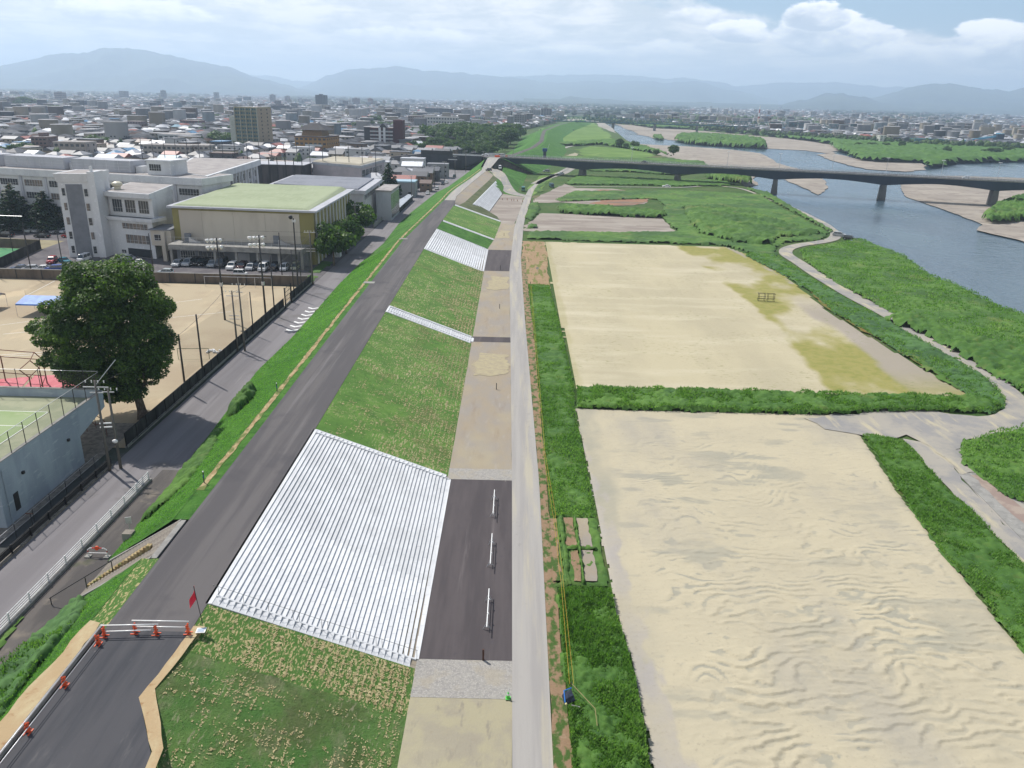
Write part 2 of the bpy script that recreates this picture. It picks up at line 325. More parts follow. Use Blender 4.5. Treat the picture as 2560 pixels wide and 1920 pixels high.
m_weedg=nmat('weeds_bluish',P(70,108,60),[(P(96,138,74),'tone',T,.35,.75,5),(P(40,72,38),1.0,T,.52,.68,6,.75),(P(104,140,92),3.0,T,.62,.74,5,.6)],rough=.8)
m_weedl=nmat('weeds_light',P(86,128,52),[(P(112,150,66),'tone',T,.35,.75,5),(P(66,104,42),1.2,T,.50,.68,6,.7),(P(70,106,52),.05,T,.45,.6,7,.8),(P(134,146,80),.09,T,.54,.68,7,.55),(P(128,114,84),.13,T,.64,.74,7,.5)],rough=.8)
m_leafw=leafy(nmat('weed_leaves',P(100,144,60,1.3),[(P(140,178,90,1.3),'tone',T,.35,.8,5),(P(70,108,48),2.,T,.5,.66,4)],rough=.6,spec=.4))
m_fieldp=nmat('pale_sports_ground',P(214,203,170),[(P(206,196,166),.05,(1.6,.5,1),.36,.66,7),(P(190,186,152),.11,(1,1.5,1),.5,.72,8,.8),(P(222,212,180),.08,(.4,1.6,1),.46,.70,7),(P(150,156,92),1.5,(.7,1.5,1),.60,.70,7,.8,(.05,(1,1,1),5,.46,.62))],bump=[(3,.03)])
m_sports=nmat('sports_ground_sand',P(214,203,170),[(P(202,192,162),.05,(1.6,.5,1),.36,.66,7),(P(224,214,184),.08,(.4,1.6,1),.46,.70,7),(P(168,162,84),'yel',T,.25,.95,5,.9),(P(150,154,78),'yel',T,.7,1.,5,.7,(.5,(1,1.3,1),6,.42,.62)),(P(182,172,160),'grey',T,.2,.9,5,.9),(P(142,148,88),1.3,(.6,1.6,1),.56,.68,7,.8,(.06,(1,1,1),6,.40,.60)),(P(176,166,138),2.5,T,.56,.70,6,.4)],bump=[(3,.04)])
m_fieldg=nmat('overgrown_ground',P(190,182,146),[(P(164,160,92),.045,(1,.8,1),.44,.62,8,.85),(P(206,198,164),.12,(1.3,.6,1),.42,.68,8),(P(132,138,62),.9,(1,1.2,1),.56,.68,7,.75),(P(186,178,164),.07,(1.6,.35,1),.56,.66,6,.85)],bump=[(3,.04)])
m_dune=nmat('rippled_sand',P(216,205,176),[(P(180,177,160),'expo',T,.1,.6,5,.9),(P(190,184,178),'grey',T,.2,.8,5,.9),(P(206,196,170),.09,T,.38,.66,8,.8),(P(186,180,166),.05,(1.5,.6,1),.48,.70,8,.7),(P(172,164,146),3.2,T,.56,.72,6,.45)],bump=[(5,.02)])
m_track=nmat('gravel_track',P(188,182,170),[(P(166,164,162),.15,(1,1,1),.42,.6,7),(P(210,200,172),.3,(1.6,.3,1),.52,.66,7),(P(150,148,146),1.2,T,.6,.72,6,.5)],bump=[(6,.03)])
m_lot=nmat('grey_ground',P(180,170,158),[(P(160,148,138),.07,(.5,1.6,1),.44,.58,7),(P(198,190,178),.1,(.4,1.8,1),.54,.66,7),(P(140,128,118),.2,T,.6,.7,7,.6)],bump=[(3,.03)])
m_brown=nmat('brown_ground',P(170,130,104),[(P(144,124,108),.06,(.4,1.6,1),.46,.56,6),(P(190,150,116),.16,T,.55,.68,7,.8)],bump=[(3,.03)])
m_lawn=nmat('far_lawn',P(122,156,74),[(P(104,140,58),.02,(.5,1.4,1),.4,.6,7),(P(146,172,92),.05,T,.52,.68,7,.8),(P(94,130,54),.12,T,.6,.7,6,.6)],bump=[(1,.1)])
m_rgrav=nmat('river_gravel',P(176,166,154),[(P(194,184,170),.06,(.5,1.2,1),.44,.62,7),(P(158,148,138),.15,T,.5,.64,7),(P(140,132,124),1.4,T,.6,.7,5,.5),(P(206,200,190),3,T,.64,.74,4,.5)],bump=[(3,.12)])
m_yard=nmat('school_yard',P(206,190,160),[(P(194,176,148),.06,T,.42,.6,7),(P(222,202,168),.1,(1.3,.6,1),.54,.66,6),(P(190,166,136),.6,T,.62,.72,6,.5)],bump=[(3,.02)])
m_conc=nmat('concrete',P(176,174,168),[(P(156,154,150),.6,T,.42,.62,6),(P(190,188,182),2.,T,.55,.7,5),(P(130,128,122),.9,(1,1,.2),.64,.76,5,.6)],rough=.9,bump=[(8,.01)])
m_block=nmat('block_concrete',P(218,220,222,1.22),[(P(206,208,210,1.22),.5,(1,.6,1),.42,.62,6),(P(190,190,186,1.22),3.,(1,.5,1),.60,.74,7,.5)],rough=.85,bump=[(10,.006)],vary=.075)
m_stair=nmat('stair_concrete',P(166,158,146),[(P(140,132,122),1.2,T,.42,.6,6),(P(190,182,168),2.2,T,.58,.7,5)],bump=[(8,.01)])
m_white=flat('white_paint',(.75,.75,.74),.5,.4)
m_galv=flat('galvanised_steel',(.55,.56,.58),.38,.5,.6)
m_chrome=nmat('white_pipe',(.82,.82,.80),rough=.25,spec=.6)
m_dark=flat('dark_steel',(.025,.024,.026),.5,.4)
m_black=flat('black_plastic',(.012,.012,.014),.6,.3)
m_glass=nmat('window_glass',(.02,.03,.035),rough=.08,spec=.9)
m_frame=flat('window_frame',(.55,.56,.56),.5,.4)
m_red=flat('red_paint',(.55,.03,.03),.5,.4)
m_orangep=flat('orange_plastic',(.72,.10,.03),.45,.4)
m_trunk=nmat('bark',(.10,.075,.055),[((.16,.13,.10),3,(2,2,.4),.45,.6,6)],bump=[(6,.05)])
m_objc=nmat('tinted',None,[((.0,.0,.0),1.1,T,.6,.95,4,.12)],objcol=True,rough=.8)
m_paint=nmat('car_paint',None,objcol=True,rough=.25,spec=.6)
m_tyre=flat('rubber',(.02,.02,.02),.9,.1)
m_lamp=nmat('lamp_glass',(.7,.7,.68),rough=.15,spec=.7)
# ------------------------------------------------------------------ profile of the levee as lines X(Y)
def line(pts,z=None):
    q=sorted(((at(x,y,z) if z is not None else (x,y)) for x,y in pts),key=lambda p:p[1])
    ys=np.array([p[1] for p in q]); xs=np.array([p[0] for p in q])
    return lambda y:np.interp(y,ys,xs)
def fromY(d): ys=sorted(d); return lambda y:np.interp(y,ys,[d[k] for k in ys])
foot=line([(-120,1960),(0,1784),(110,1614),(214,1469),(320,1340),(490,1130),(640,930),(727,846),(793,773),(842,716),(900,658),(958,609),(996,560),(1025,533),(1091,481),(1120,467),(1181,423)],1)
crL=fromY({20:-30.8,50:-30.8,88:-31.0,144:-31.6,224:-32.2,318:-29.0,345:-28.5,362:-27.6,412:-23.6,447:-21.3,465:-20,505:-18.5,520:-16})
crR=fromY({20:-24.2,88:-24.2,146:-24.6,224:-24.9,263:-24.7,305:-23.9,332:-25.0,380:-22.3,412:-20.3,447:-18,465:-16,505:-12,520:-9})
toe=fromY({20:-7.4,54:-7.4,88:-7.7,146:-8.,214:-8.4,245:-8.8,263:-7.2,301:-5.7,306:-5.7})
zcr=fromY({20:6,460:6,505:9.45,530:9.45})
def loft(name,fa,fb,za,zb,y0,y1,m,ny=60,nx=8,amp=0.,seed=0,kind='structure',label=None,parent=None,edge=0.):
    ys=np.linspace(y0,y1,ny+1); t=np.linspace(0,1,nx+1); Y,Tt=np.meshgrid(ys,t,indexing='ij')
    A=fa(ys)[:,None]; B=fb(ys)[:,None]
    if edge: 
        A=A+((fbm(ys*.9,ys*0+seed,3,seed)-.5)*2*edge)[:,None]; B=B+((fbm(ys*.9,ys*0+seed+5,3,seed+7)-.5)*2*edge)[:,None]
    X=A+(B-A)*Tt; za_=(za(ys) if callable(za) else np.full(len(ys),za))[:,None]; zb_=(zb(ys) if callable(zb) else np.full(len(ys),zb))[:,None]
    Z=za_+(zb_-za_)*Tt
    if amp: Z=Z+amp*((fbm(X/1.7,Y/1.7,4,seed)-.5)*2)*(np.minimum(1,np.minimum(Tt,1-Tt)*nx))
    I=np.arange(X.size).reshape(X.shape); f=np.c_[I[:-1,:-1].ravel(),I[:-1,1:].ravel(),I[1:,1:].ravel(),I[1:,:-1].ravel()]
    return tag(obj(name,npmesh(name,np.c_[X.ravel(),Y.ravel(),Z.ravel()],f,m,smooth=True),parent),label,kind=kind)
# near shore of the river and the base ground with its channel
S0=line([(2900,900),(2700,830),(2560,790),(2499,768),(2447,742),(2397,716),(2325,690),(2264,643),(2192,617),(2094,579),(1989,518),(1950,495),(1919,481),(1859,460),(1821,431),(1728,400),(1647,385),(1627,374),(1598,362),(1569,350),(1540,327),(1517,313),(1508,304)],.6)
ry=lambda x:np.interp(x,[0,200,300,430,520,626,1500],[2100,1850,1650,1200,1066,1011,900])
def baseh(X,Y):
    d=X-S0(Y)
    ch=(d>0)&(Y<ry(X))&(Y<2300)
    z=np.where(X<-40,1.,0.)-.06
    far=np.clip((Y-1500)/1500,0,1); z=np.where(X<-40,z,z+far*.5)
    return np.where(ch,-5.6*np.clip(d/4.,0,1)**.8,z)
def base():
    xs=np.unique(np.r_[np.arange(-40,20,4),-41.5,-40,-6,np.arange(20,90,5),np.arange(90,220,2.),np.arange(220,700,12),np.geomspace(700,30000,40),-np.geomspace(45,30000,60)])
    ys=np.unique(np.r_[-200,-50,0,np.arange(20,560,4.),np.arange(560,2400,14.),np.geomspace(2400,30000,50)])
    X,Y=np.meshgrid(xs,ys); Z=baseh(X,Y); I=np.arange(X.size).reshape(X.shape)
    f=np.c_[I[:-1,:-1].ravel(),I[:-1,1:].ravel(),I[1:,1:].ravel(),I[1:,:-1].ravel()]
    v=np.c_[X.ravel(),Y.ravel(),Z.ravel()]; c=v[f].mean(1)
    city=(c[:,0]<-25)|((c[:,1]>ry(c[:,0]))&(c[:,0]>S0(c[:,1])))|((c[:,1]>2300)&(fbm(c[:,0]/900,c[:,1]/900,3,4)>.45))
    return tag(obj('ground',npmesh('ground',v,f,[m_plain,m_city],smooth=False,mi=city.astype(int))),'wide flat plain of green flood land and grey town ground',kind='structure')
base()
# water
m_water=bpy.data.materials.new('river_water'); m_water.use_nodes=True
def _water():
    nt=m_water.node_tree; n=nt.nodes; l=nt.links; b=n['Principled BSDF']; b.inputs['Base Color'].default_value=(*P(52,72,84,1),1); b.inputs['Roughness'].default_value=.12; b.inputs['Specular IOR Level'].default_value=.5; b.inputs['IOR'].default_value=1.33
    tc=n.new('ShaderNodeTexCoord'); 
    hs=[]
    for s,st,d in ((1.1,(1,1.8,1),3),(.22,(1,1.5,1),3)):
        mp=n.new('ShaderNodeMapping'); mp.inputs['Scale'].default_value=st; mp.inputs['Rotation'].default_value=(0,0,.5); l.new(tc.outputs['Object'],mp.inputs[0]); t=n.new('ShaderNodeTexNoise'); t.inputs['Scale'].default_value=s; t.inputs['Detail'].default_value=d; l.new(mp.outputs[0],t.inputs['Vector']); hs.append(t.outputs[0])
    # riffles: rougher, lighter water in streaks
    mp=n.new('ShaderNodeMapping'); mp.inputs['Scale'].default_value=(.6,.25,1); mp.inputs['Rotation'].default_value=(0,0,-.35); l.new(tc.outputs['Object'],mp.inputs[0]); t=n.new('ShaderNodeTexNoise'); t.inputs['Scale'].default_value=.06; t.inputs['Detail'].default_value=5; l.new(mp.outputs[0],t.inputs['Vector'])
    r=n.new('ShaderNodeMapRange'); r.inputs[1].default_value=.4; r.inputs[2].default_value=.66; r.inputs[3].default_value=.10; r.inputs[4].default_value=.30; l.new(t.outputs[0],r.inputs[0]); l.new(r.outputs[0],b.inputs['Roughness'])
    mx=n.new('ShaderNodeMix'); mx.data_type='RGBA'; r2=n.new('ShaderNodeMapRange'); r2.inputs[1].default_value=.45; r2.inputs[2].default_value=.7; l.new(t.outputs[0],r2.inputs[0]); l.new(r2.outputs[0],mx.inputs[0]); mx.inputs[6].default_value=(*P(58,78,92,1),1); mx.inputs[7].default_value=(*P(84,102,112,1),1); l.new(mx.outputs[2],b.inputs['Base Color'])
    pv=None
    for h,dd in zip(hs,(.10,.35)):
        bp=n.new('ShaderNodeBump'); bp.inputs['Strength'].default_value=.8; bp.inputs['Distance'].default_value=dd; l.new(h,bp.inputs['Height'])
        if pv: l.new(pv,bp.inputs['Normal'])
        pv=bp.outputs[0]
    l.new(pv,b.inputs['Normal'])
_water()
wm=MB().quad((60,100,-4),(1400,100,-4),(1400,2300,-4),(60,2300,-4)); tag(wm.build('river_water',m_water),'blue grey river water flowing under the road bridge',kind='structure')
def gravel_poly(pts,z,seed,amp=1.2): 
    q=px(*pts,z=z); cy=sum(p[1] for p in q)/len(q)
    sheet('gravel_bar',q,z,m_rgrav,step=4,amp=amp*max(.5,cy/900),seed=seed,label='pale grey gravel bar in the river')
gravel_poly([(2249,458),(2262,491),(2305,505),(2363,525),(2411,543),(2457,561),(2500,579),(2560,606),(2760,680),(2760,450),(2560,445),(2400,440),(2300,440)],-3.75,1,.6)
gravel_poly([(1600,360),(1720,366),(1830,374),(1900,383),(1925,395),(1945,408),(1980,418),(2045,435),(2065,455),(2068,470),(2055,482),(2044,487),(2020,474),(1975,455),(1945,440),(1900,438),(1882,446),(1896,462),(1860,470),(1780,430),(1680,396),(1600,380)],-3.7,2,.7)
gravel_poly([(1512,302),(1560,319),(1600,337),(1640,346),(1690,351),(1900,371),(1925,372),(2010,376),(2075,384),(2100,376),(2110,365),(2085,355),(2000,342),(1920,336),(1800,328),(1700,320),(1620,314),(1560,308)],-3.65,3,2.)
gravel_poly([(2040,386),(2082,383),(2143,397),(2198,401),(2305,403),(2313,415),(2311,424),(2264,429),(2166,423),(2094,406)],-3.6,4,1.2)
gravel_poly([(2440,575),(2466,556),(2560,548),(2700,545),(2700,640),(2560,603)],-3.45,5,.6)
def zconst(z): return lambda X,Y:np.full(np.shape(X),z)
canopy('river_island_brush',px((1688,345),(1700,340),(1780,341),(1870,348),(1915,357),(1918,372),(1860,370),(1760,364),(1700,358),(1685,352),z=-3.5),2.2,6,m_weed,-3.6,11,2,3,label='low dense brush covering the island in the river')
canopy('river_island_brush',px((1630,342),(1655,342),(1662,351),(1638,350),z=-3.5),1.6,4,m_weedl,-3.6,12,1,2,label='small patch of brush left of the big island')
canopy('far_bank_brush',px((1560,308),(1625,318),(1720,322),(1800,328),(1900,337),(1920,339),(2000,348),(2075,359),(2085,372),(2143,397),(2198,402),(2305,404),(2312,420),(2345,415),(2400,405),(2470,403),(2560,401),(2800,400),(2800,381),(2560,371),(2480,368),(2350,363),(2150,351),(2080,341),(1920,328),(1800,320),(1720,313),(1625,307),z=-2.),3.2,5,m_weed,-2.6,13,3,6,label='belt of green brush and grass along the far river bank')
canopy('gravel_bar_brush',px((2452,546),(2486,519),(2537,502),(2560,498),(2750,498),(2750,565),(2560,553),(2515,560),(2466,560),z=-3.4),.9,4.2,m_weedl,-3.5,14,1.2,2,label='bright green bushes on the gravel bar at the right edge')
# ------------------------------------------------------------------ levee body
for _a,_b in ((22,59.1),(65.9,500)): loft('levee_bank_grass',foot,lambda y:crL(y)-1.55,1.,lambda y:zcr(y)-.02,_a,_b,m_bank,int((_b-_a)*1.1),14,.16,3,label='green grass bank of the levee on the town side'+(' below the stairs' if _a<50 else ''))
loft('levee_burlap_strip',lambda y:crL(y)-1.55,lambda y:crL(y)-.95,lambda y:zcr(y)-.03,lambda y:zcr(y)+.0,72,462,m_tan,420,3,.05,4,edge=.22,label='pale straw coloured strip beside the levee road')
loft('levee_verge_grass',lambda y:crL(y)-1.6,lambda y:crL(y)+.02,lambda y:zcr(y)-.06,lambda y:zcr(y)-.015,66,470,m_bank,420,3,0.,5,label='narrow green edge of the levee road')
loft('levee_verge_grass',lambda y:crL(y)-1.6,lambda y:crL(y)+.02,lambda y:zcr(y)-.06,lambda y:zcr(y)-.015,49,59.2,m_straw,30,3,0.,5,label='straw flecked green edge of the levee road below the stairs')
loft('levee_road',crL,crR,lambda y:zcr(y)+.0,lambda y:zcr(y)+.0,49.2,318,m_asph,150,2,label='dark asphalt road along the top of the levee')
loft('levee_road_concrete',lambda y:crL(y)+.1,lambda y:crR(y)-.1,zcr,zcr,318,462,m_path,80,2,label='pale concrete continuation of the levee road')
loft('levee_road_concrete',lambda y:crL(y)-.3,lambda y:crR(y)+.3,zcr,zcr,462,512,m_path,20,2,label='concrete road rising to the bridge')
def seg(y0,y1,m,nm,lab,za=6.,amp=.035,sd=0):
    n=max(6,int((y1-y0)/.8)); return loft(nm,lambda y:crR(y)+.02,toe,za-.03,0.,y0,y1,m,n,20,amp,sd,label=lab)
seg(20,47.5,m_slope2,'levee_slope_turf','worn green turf slope in front of the lowest paved steps',sd=1)
seg(47.4,52.9,m_straw,'levee_slope_turf','strip of straw flecked turf below the near edge of the stepped blocks',sd=2)
seg(88.2,144.7,m_slope,'levee_slope_turf','straw flecked green turf slope between the large steps and the narrow stair',sd=3)
seg(149.4,211,m_slope,'levee_slope_turf','green turf slope beyond the narrow stair',sd=4)
seg(245.6,262.0,m_bank,'levee_slope_turf','small dark green turf slope beyond the second stepped panel',sd=5)
seg(264.5,303,m_slope,'levee_slope_turf','light green turf slope before the far white edge blocks',sd=6)
seg(52.8,88.4,m_soil,'levee_slope_bed','levelled bed under the large panel of steps',za=5.5,amp=0); seg(144.6,149.5,m_soil,'levee_slope_bed','bed under the narrow stair',za=5.6,amp=0); seg(210.9,245.7,m_soil,'levee_slope_bed','bed under the second panel of steps',za=5.5,amp=0)
# beyond the finished works: soil bench, rough olive slope
bench=fromY({302:-21.5,322:-17.9,418:-11.1,470:-9}); toe2=fromY({302:-5.7,318:-7.5,331:-11.2,395:-7.2,440:3,500:6})
m_olive=nmat('rough_olive_slope',P(112,120,82),[(P(92,104,64),.2,T,.42,.6,7),(P(140,136,104),.3,T,.55,.7,7,.7)],bump=[(2,.15)])
loft('levee_slope_bare',lambda y:crR(y)+.02,lambda y:bench(y)-3.,lambda y:zcr(y)-.03,4.9,303,470,m_soil,120,6,.12,7,edge=.05,label='bare brown soil shoulder below the concrete road')
loft('levee_slope_rough',lambda y:bench(y)-3.,bench,4.9,4.,303,470,m_olive,120,4,.12,8,label='rough olive coloured slope beside the ramp')
loft('levee_slope_rough',bench,toe2,4.,0.,303,400,m_olive,90,6,.1,9,label='rough slope behind the far stepped panel')
loft('levee_slope_rough',bench,toe2,4.,0.,400,516,m_bank,60,6,.3,10,label='green slope falling from the bridge abutment')
# beyond the bridge the levee goes on, curving right
def ribbon(name,pts,wd,m,label=None,skirt=None,skm=None,skl=None,crown=0.,zadd=0.,step=4.):
    P3=[]; 
    for i in range(len(pts)-1):
        a=Vector(pts[i]); b=Vector(pts[i+1]); k=max(1,int((b-a).length/step))
        for j in range(k): P3.append(a.lerp(b,j/k))
    P3.append(Vector(pts[-1]))
    for _ in range(3): P3=[P3[0]]+[(P3[i-1]+P3[i]*2+P3[i+1])/4 for i in range(1,len(P3)-1)]+[P3[-1]]
    w_=wd if callable(wd) else (lambda t:wd)
    Lp,Rp,Ns=[],[],[]
    for i,p in enumerate(P3):
        d=(P3[min(i+1,len(P3)-1)]-P3[max(i-1,0)]); d.z=0; d.normalize(); nn=Vector((d.y,-d.x,0)); w2=w_(i/(len(P3)-1))/2
        Lp.append(p-nn*w2); Rp.append(p+nn*w2); Ns.append(nn)
    mb=MB()
    for i in range(len(P3)-1): mb.quad(tuple(Lp[i]+Vector((0,0,zadd))),tuple(Rp[i]+Vector((0,0,zadd))),tuple(Rp[i+1]+Vector((0,0,zadd))),tuple(Lp[i+1]+Vector((0,0,zadd))))
    o=tag(mb.build(name,m),label,kind='structure')
    if skirt is not None:
        mb=MB()
        def dn(q,n,s): h=q.z-skirt[1]; return Vector((q.x,q.y,skirt[1]-.05))+n*s*max(h,0)*skirt[0]
        for i in range(len(P3)-1):
            up=Vector((0,0,-.02))
            mb.quad(tuple(Rp[i]+up),tuple(dn(Rp[i],Ns[i],1)),tuple(dn(Rp[i+1],Ns[i+1],1)),tuple(Rp[i+1]+up)); mb.quad(tuple(dn(Lp[i],Ns[i],-1)),tuple(Lp[i]+up),tuple(Lp[i+1]+up),tuple(dn(Lp[i+1],Ns[i+1],-1)))
            mb.quad(tuple(Lp[i]+up),tuple(Rp[i]+up),tuple(Rp[i+1]+up),tuple(Lp[i+1]+up))
        tag(mb.build(name.replace('road','bank'),skm),skl,kind='structure')
    return o
ribbon('levee_bank',[(-14,512,8.6),(-3,565,8),(11,651,8),(21,760,8),(24,850,8),(31,1010,8),(60,1250,8),(82,1390,8),(125,1650,7)],11,m_bank,'grass crest of the levee beyond the bridge',(2.4,0),m_bank,'green levee beyond the bridge')
ribbon('levee_track',[(-13,518,8.9),(-2,565,8.1),(12,651,8.1),(22,760,8.1),(25,850,8.1),(32,1010,8.1),(61,1250,8.1),(83,1390,8.1),(124,1650,7.1)],4,m_side,'grey track on top of the far levee')
ribbon('ramp_road',[(-15,462,6.25),(-12.5,458,6.1),(-10.2,448,5.4),(-8,430,3.6),(-5.4,412,1.6),(-3.2,399,.45),(.5,391,.14),(6,388,.09)],lambda t:7.2-1.2*t,m_track,'grey ramp road curving down from the levee to the river path',(1.7,0),m_bank,'grass sides of the ramp road',zadd=.04)
# ------------------------------------------------------------------ river side ground
def Ln(f,ys,dx=0): return [(float(f(y))+dx,y) for y in ys]
pathL=fromY({20:.9,43:.7,87:.3,146:-.5,214:-1.5,290:-.6,320:.6,363:2.8,392:4.2,420:6.2,465:12.2,500:20,530:27.4,585:38.5})
pathR=fromY({20:3.7,43:3.65,87:3.7,160:2.5,230:1.7,293:2.8,318:3.7,363:6.1,392:7.4,420:9.2,443:11.2,496:22.6,530:30,585:41})
# toe apron in sections
def apron(y0,y1,z,m,label,nm='toe_apron',seed=3,amp=.05):
    ys=np.linspace(y0,y1,max(3,int((y1-y0)/4)))
    sheet(nm,Ln(toe,ys,-.05)[::-1]+Ln(pathL,ys,.0) if 0 else [(float(toe(y))-.1,y) for y in ys]+[(float(pathL(y))+.02,y) for y in ys[::-1]],z,m,step=6,amp=amp,seed=seed,label=label)
apron(22,50.0,.03,m_sand,'pale yellow sand ground at the foot of the slope')
apron(49.6,54.3,.045,m_gravelpad,'grey crushed stone strip before the asphalt pad')
apron(54.1,87.4,.06,m_asph_pad,'dark asphalt pad at the foot of the large steps',seed=5,amp=.02)
apron(87.2,90.5,.045,m_gravelpad,'grey crushed stone edge of the asphalt pad')
apron(90.3,146.2,.03,m_soil,'brown bare ground between slope and river path')
apron(146.0,149.5,.05,m_asph_pad,'short asphalt crossing at the foot of the narrow stair',amp=.01)
apron(149.3,212.8,.03,m_soil,'bare ground beyond the narrow stair')
apron(212.7,244.5,.05,m_asph_pad,'dark asphalt pad at the foot of the second stepped panel',amp=.01)
apron(244.3,262,.03,m_soil,'bare ground beside the second panel')
apron(261.8,300,.035,m_soil,'sandy ground beside the path before the far edge blocks',seed=9)
for (a,b,c,d,sd) in ((-6.6,-.9,126,139,1),(-6.8,-1.6,190,206,2),(-6.6,-2.4,266,283,3),(-6.,-.6,36,41,4)):
    sheet('sand_patch',[(a,c),(b,c+1),(b+.1,d-1),(a+1,d),(a-.2,(c+d)/2)],.075,m_sandpatch,step=.8,amp=.35,seed=sd,label='pale yellow sand spread on the bare ground')
sheet('toe_ground',[(-5.7,299.5),(-.4,299.5),(2.8,363),(4.2,388),(-1,394),(-7.,397),(-11.6,331),(-7.6,315)],.04,m_lot,step=4,amp=.3,seed=12,label='brown grey ground below the far stepped panel')
ys=np.linspace(22,585,110)
sheet('river_path',[(float(pathL(y)),y) for y in ys]+[(float(pathR(y)),y) for y in ys[::-1]],.08,m_path,step=50,amp=0,label='long pale concrete path along the foot of the levee')
ribbon('gravel_track',[(10,449,.08),(16,478,.08),(22,497,.08),(30,520,.08),(38,560,.08)],5,m_track,'grey track running beside the path under the bridge')
vr=fromY({20:5.0,60:5.0,94:4.6,146:4.3,200:3.4,235:3.0})
sheet('path_verge',[(float(pathR(y))-.05,y) for y in np.arange(22,236,3)]+[(float(vr(y)),y) for y in np.arange(236,21,-3)],.05,m_verge,step=3,amp=.12,seed=4,label='brown earthy verge beside the path with weeds')
sheet('bare_margin',[(2.2,196),(9.3,193),(9.7,261.5),(2.1,262)],.045,nmat('brown_margin',P(178,150,116),[(P(128,134,70),.25,(2.5,.5,1),.5,.6,6),(P(196,170,134),.4,T,.55,.7,6)]),step=3,amp=.3,seed=5,label='brown strip of thin grass left of the pale sports ground')
# long weed strip
wsR=fromY({20:10.7,43:10.6,52:10.8,63:10.1,80:10.1,111:9.8,121:10.4,154:10,192:9})
ysw=np.arange(24,197,2.)
def strip_poly(y0,y1,l=None,r=None): 
    yy=np.arange(y0,y1+.1,2.); return [(float((l or (lambda y:vr(y)-.1))(y)),float(y)) for y in yy]+[(float((r or wsR)(y)),float(y)) for y in yy[::-1]]
nearP=strip_poly(24,65.2); canopy('weed_strip',nearP,.16,.85,m_weed,.0,21,.5,.9,label='tall dense green weeds between the path and the rippled sand, nearest part')
tufts('weed_leaves',nearP,60000,.34,m_leafw,0,22,.75,label='leafy tops of the tall weeds beside the path')
farP=strip_poly(78.2,197); canopy('weed_strip',farP,.30,.6,m_weed,.0,23,.5,.8,label='long strip of green weeds between the path and the pale sports ground')
tufts('weed_leaves',farP,40000,.34,m_leafw,0,24,.45,label='grassy tops of the long weed strip')
# small garden plots set in the strip
canopy('weed_strip',[(4.4,65),(10.1,65),(10.1,78.4),(4.2,78.4),(4.2,77.9),(5.2,77.9),(5.2,65.8)],.22,.35,m_weedl,.02,25,.2,.4,label='short grass around the small garden plots')
for k,(a,b,c,d) in enumerate(((6.6,7.4,65.6,71.3),(7.75,9.,65.7,71.3),(6.3,7.3,72.,78),(7.7,8.95,72.,78.),(4.5,5.4,65.9,78))):
    sheet('garden_plot',[(a,c),(b,c),(b,d),(a,d)],.36 if k<4 else .2,m_verge if k!=1 and k!=3 else m_soil,step=.6,amp=.08,seed=k,label='small rectangular plot of bare pale earth in the weed strip')
canopy('plot_hedge',[(5.5,65),(6.4,65),(6.3,78.4),(5.5,78.4)],.2,.7,m_weedl,.1,27,.25,.35,label='light green row of plants left of the garden plots')
canopy('plot_hedge',[(7.35,65.4),(7.75,65.4),(7.72,78.2),(7.3,78.2)],.15,.9,m_weed,.1,28,.1,.25,label='dark green row of plants between the garden plots')
canopy('plot_hedge',[(6.2,71.3),(9.6,71.2),(9.6,71.8),(6.2,71.9)],.15,.8,m_weed,.1,29,.1,.25,label='dark green cross row between the garden plots')
# rippled sand field
f2=[(9.4,24),(10.8,43.),(10.9,52),(10.2,63),(10.2,80),(9.9,112.2),(42,112.4),(52,112.3),(51,104.5),(48.5,87.8),(47.3,74),(46.2,62),(45.4,50),(45,24)]
def dunef(X,Y,d):
    wx=fbm(X/9,Y/9,3,61); w2=fbm(X/3.2,Y/3.2,4,62); reg=fbm(X/11+3,Y/14,3,63)
    lam=1.25+.5*wx
    ph=(Y-.20*X)/1.5+(wx-.5)*8.5+(w2-.5)*1.9+(fbm(X/.9,Y/.9,3,68)-.5)*.42
    fr=ph-np.floor(ph); amp=(.05+.12*reg)*(1+.6*np.clip((82-Y)/25,0,1))*np.clip((X-13)/6,0,1)*np.clip((112-Y)/12,.25,1)*np.clip(fbm(X/2.6,Y/1.1,3,64)*3.8-1.3,0,1)*np.clip(1.25-Y/110,.25,1)
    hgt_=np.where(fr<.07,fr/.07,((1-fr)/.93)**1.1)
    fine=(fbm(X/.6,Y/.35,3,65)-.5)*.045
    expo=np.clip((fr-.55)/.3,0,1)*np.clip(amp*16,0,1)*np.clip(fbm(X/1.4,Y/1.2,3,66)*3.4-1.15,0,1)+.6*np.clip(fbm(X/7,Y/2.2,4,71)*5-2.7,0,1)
    expo=np.maximum(expo,np.clip((15.5-X-2*w2)/3,0,1)*.75*np.clip(fbm(X/3,Y/8,3,67)*3-.9,0,1))
    return .10+amp*hgt_+fine+.12*(reg-.5)-np.where(d<.5,(.5-d)*.2,0),{'expo':expo,'grey':np.clip((np.interp(Y,[24,43,63,80,104,112],[14.6,14.4,12.8,12.2,10.6,10.2])-X+3.2*(fbm(X/1.5,Y/3.5,4,72)-.5))/1.2,0,1)}
def dunef2(X,Y,d):
    z,a=dunef(X,Y,d); return z,a
grid_poly('sand_field',f2,.105,dunef2,m_dune,.25,kind='structure',label='large field of wind rippled pale sand',cellx=.2)
m_peb=nmat('pebbly_margin',P(186,178,168),[(P(204,194,166),.3,(2,.3,1),.46,.6,6),(P(160,158,164),1.2,T,.55,.68,6,.6),(P(176,150,120),.8,(1,.6,1),.64,.74,6,.7)],bump=[(6,.04)])
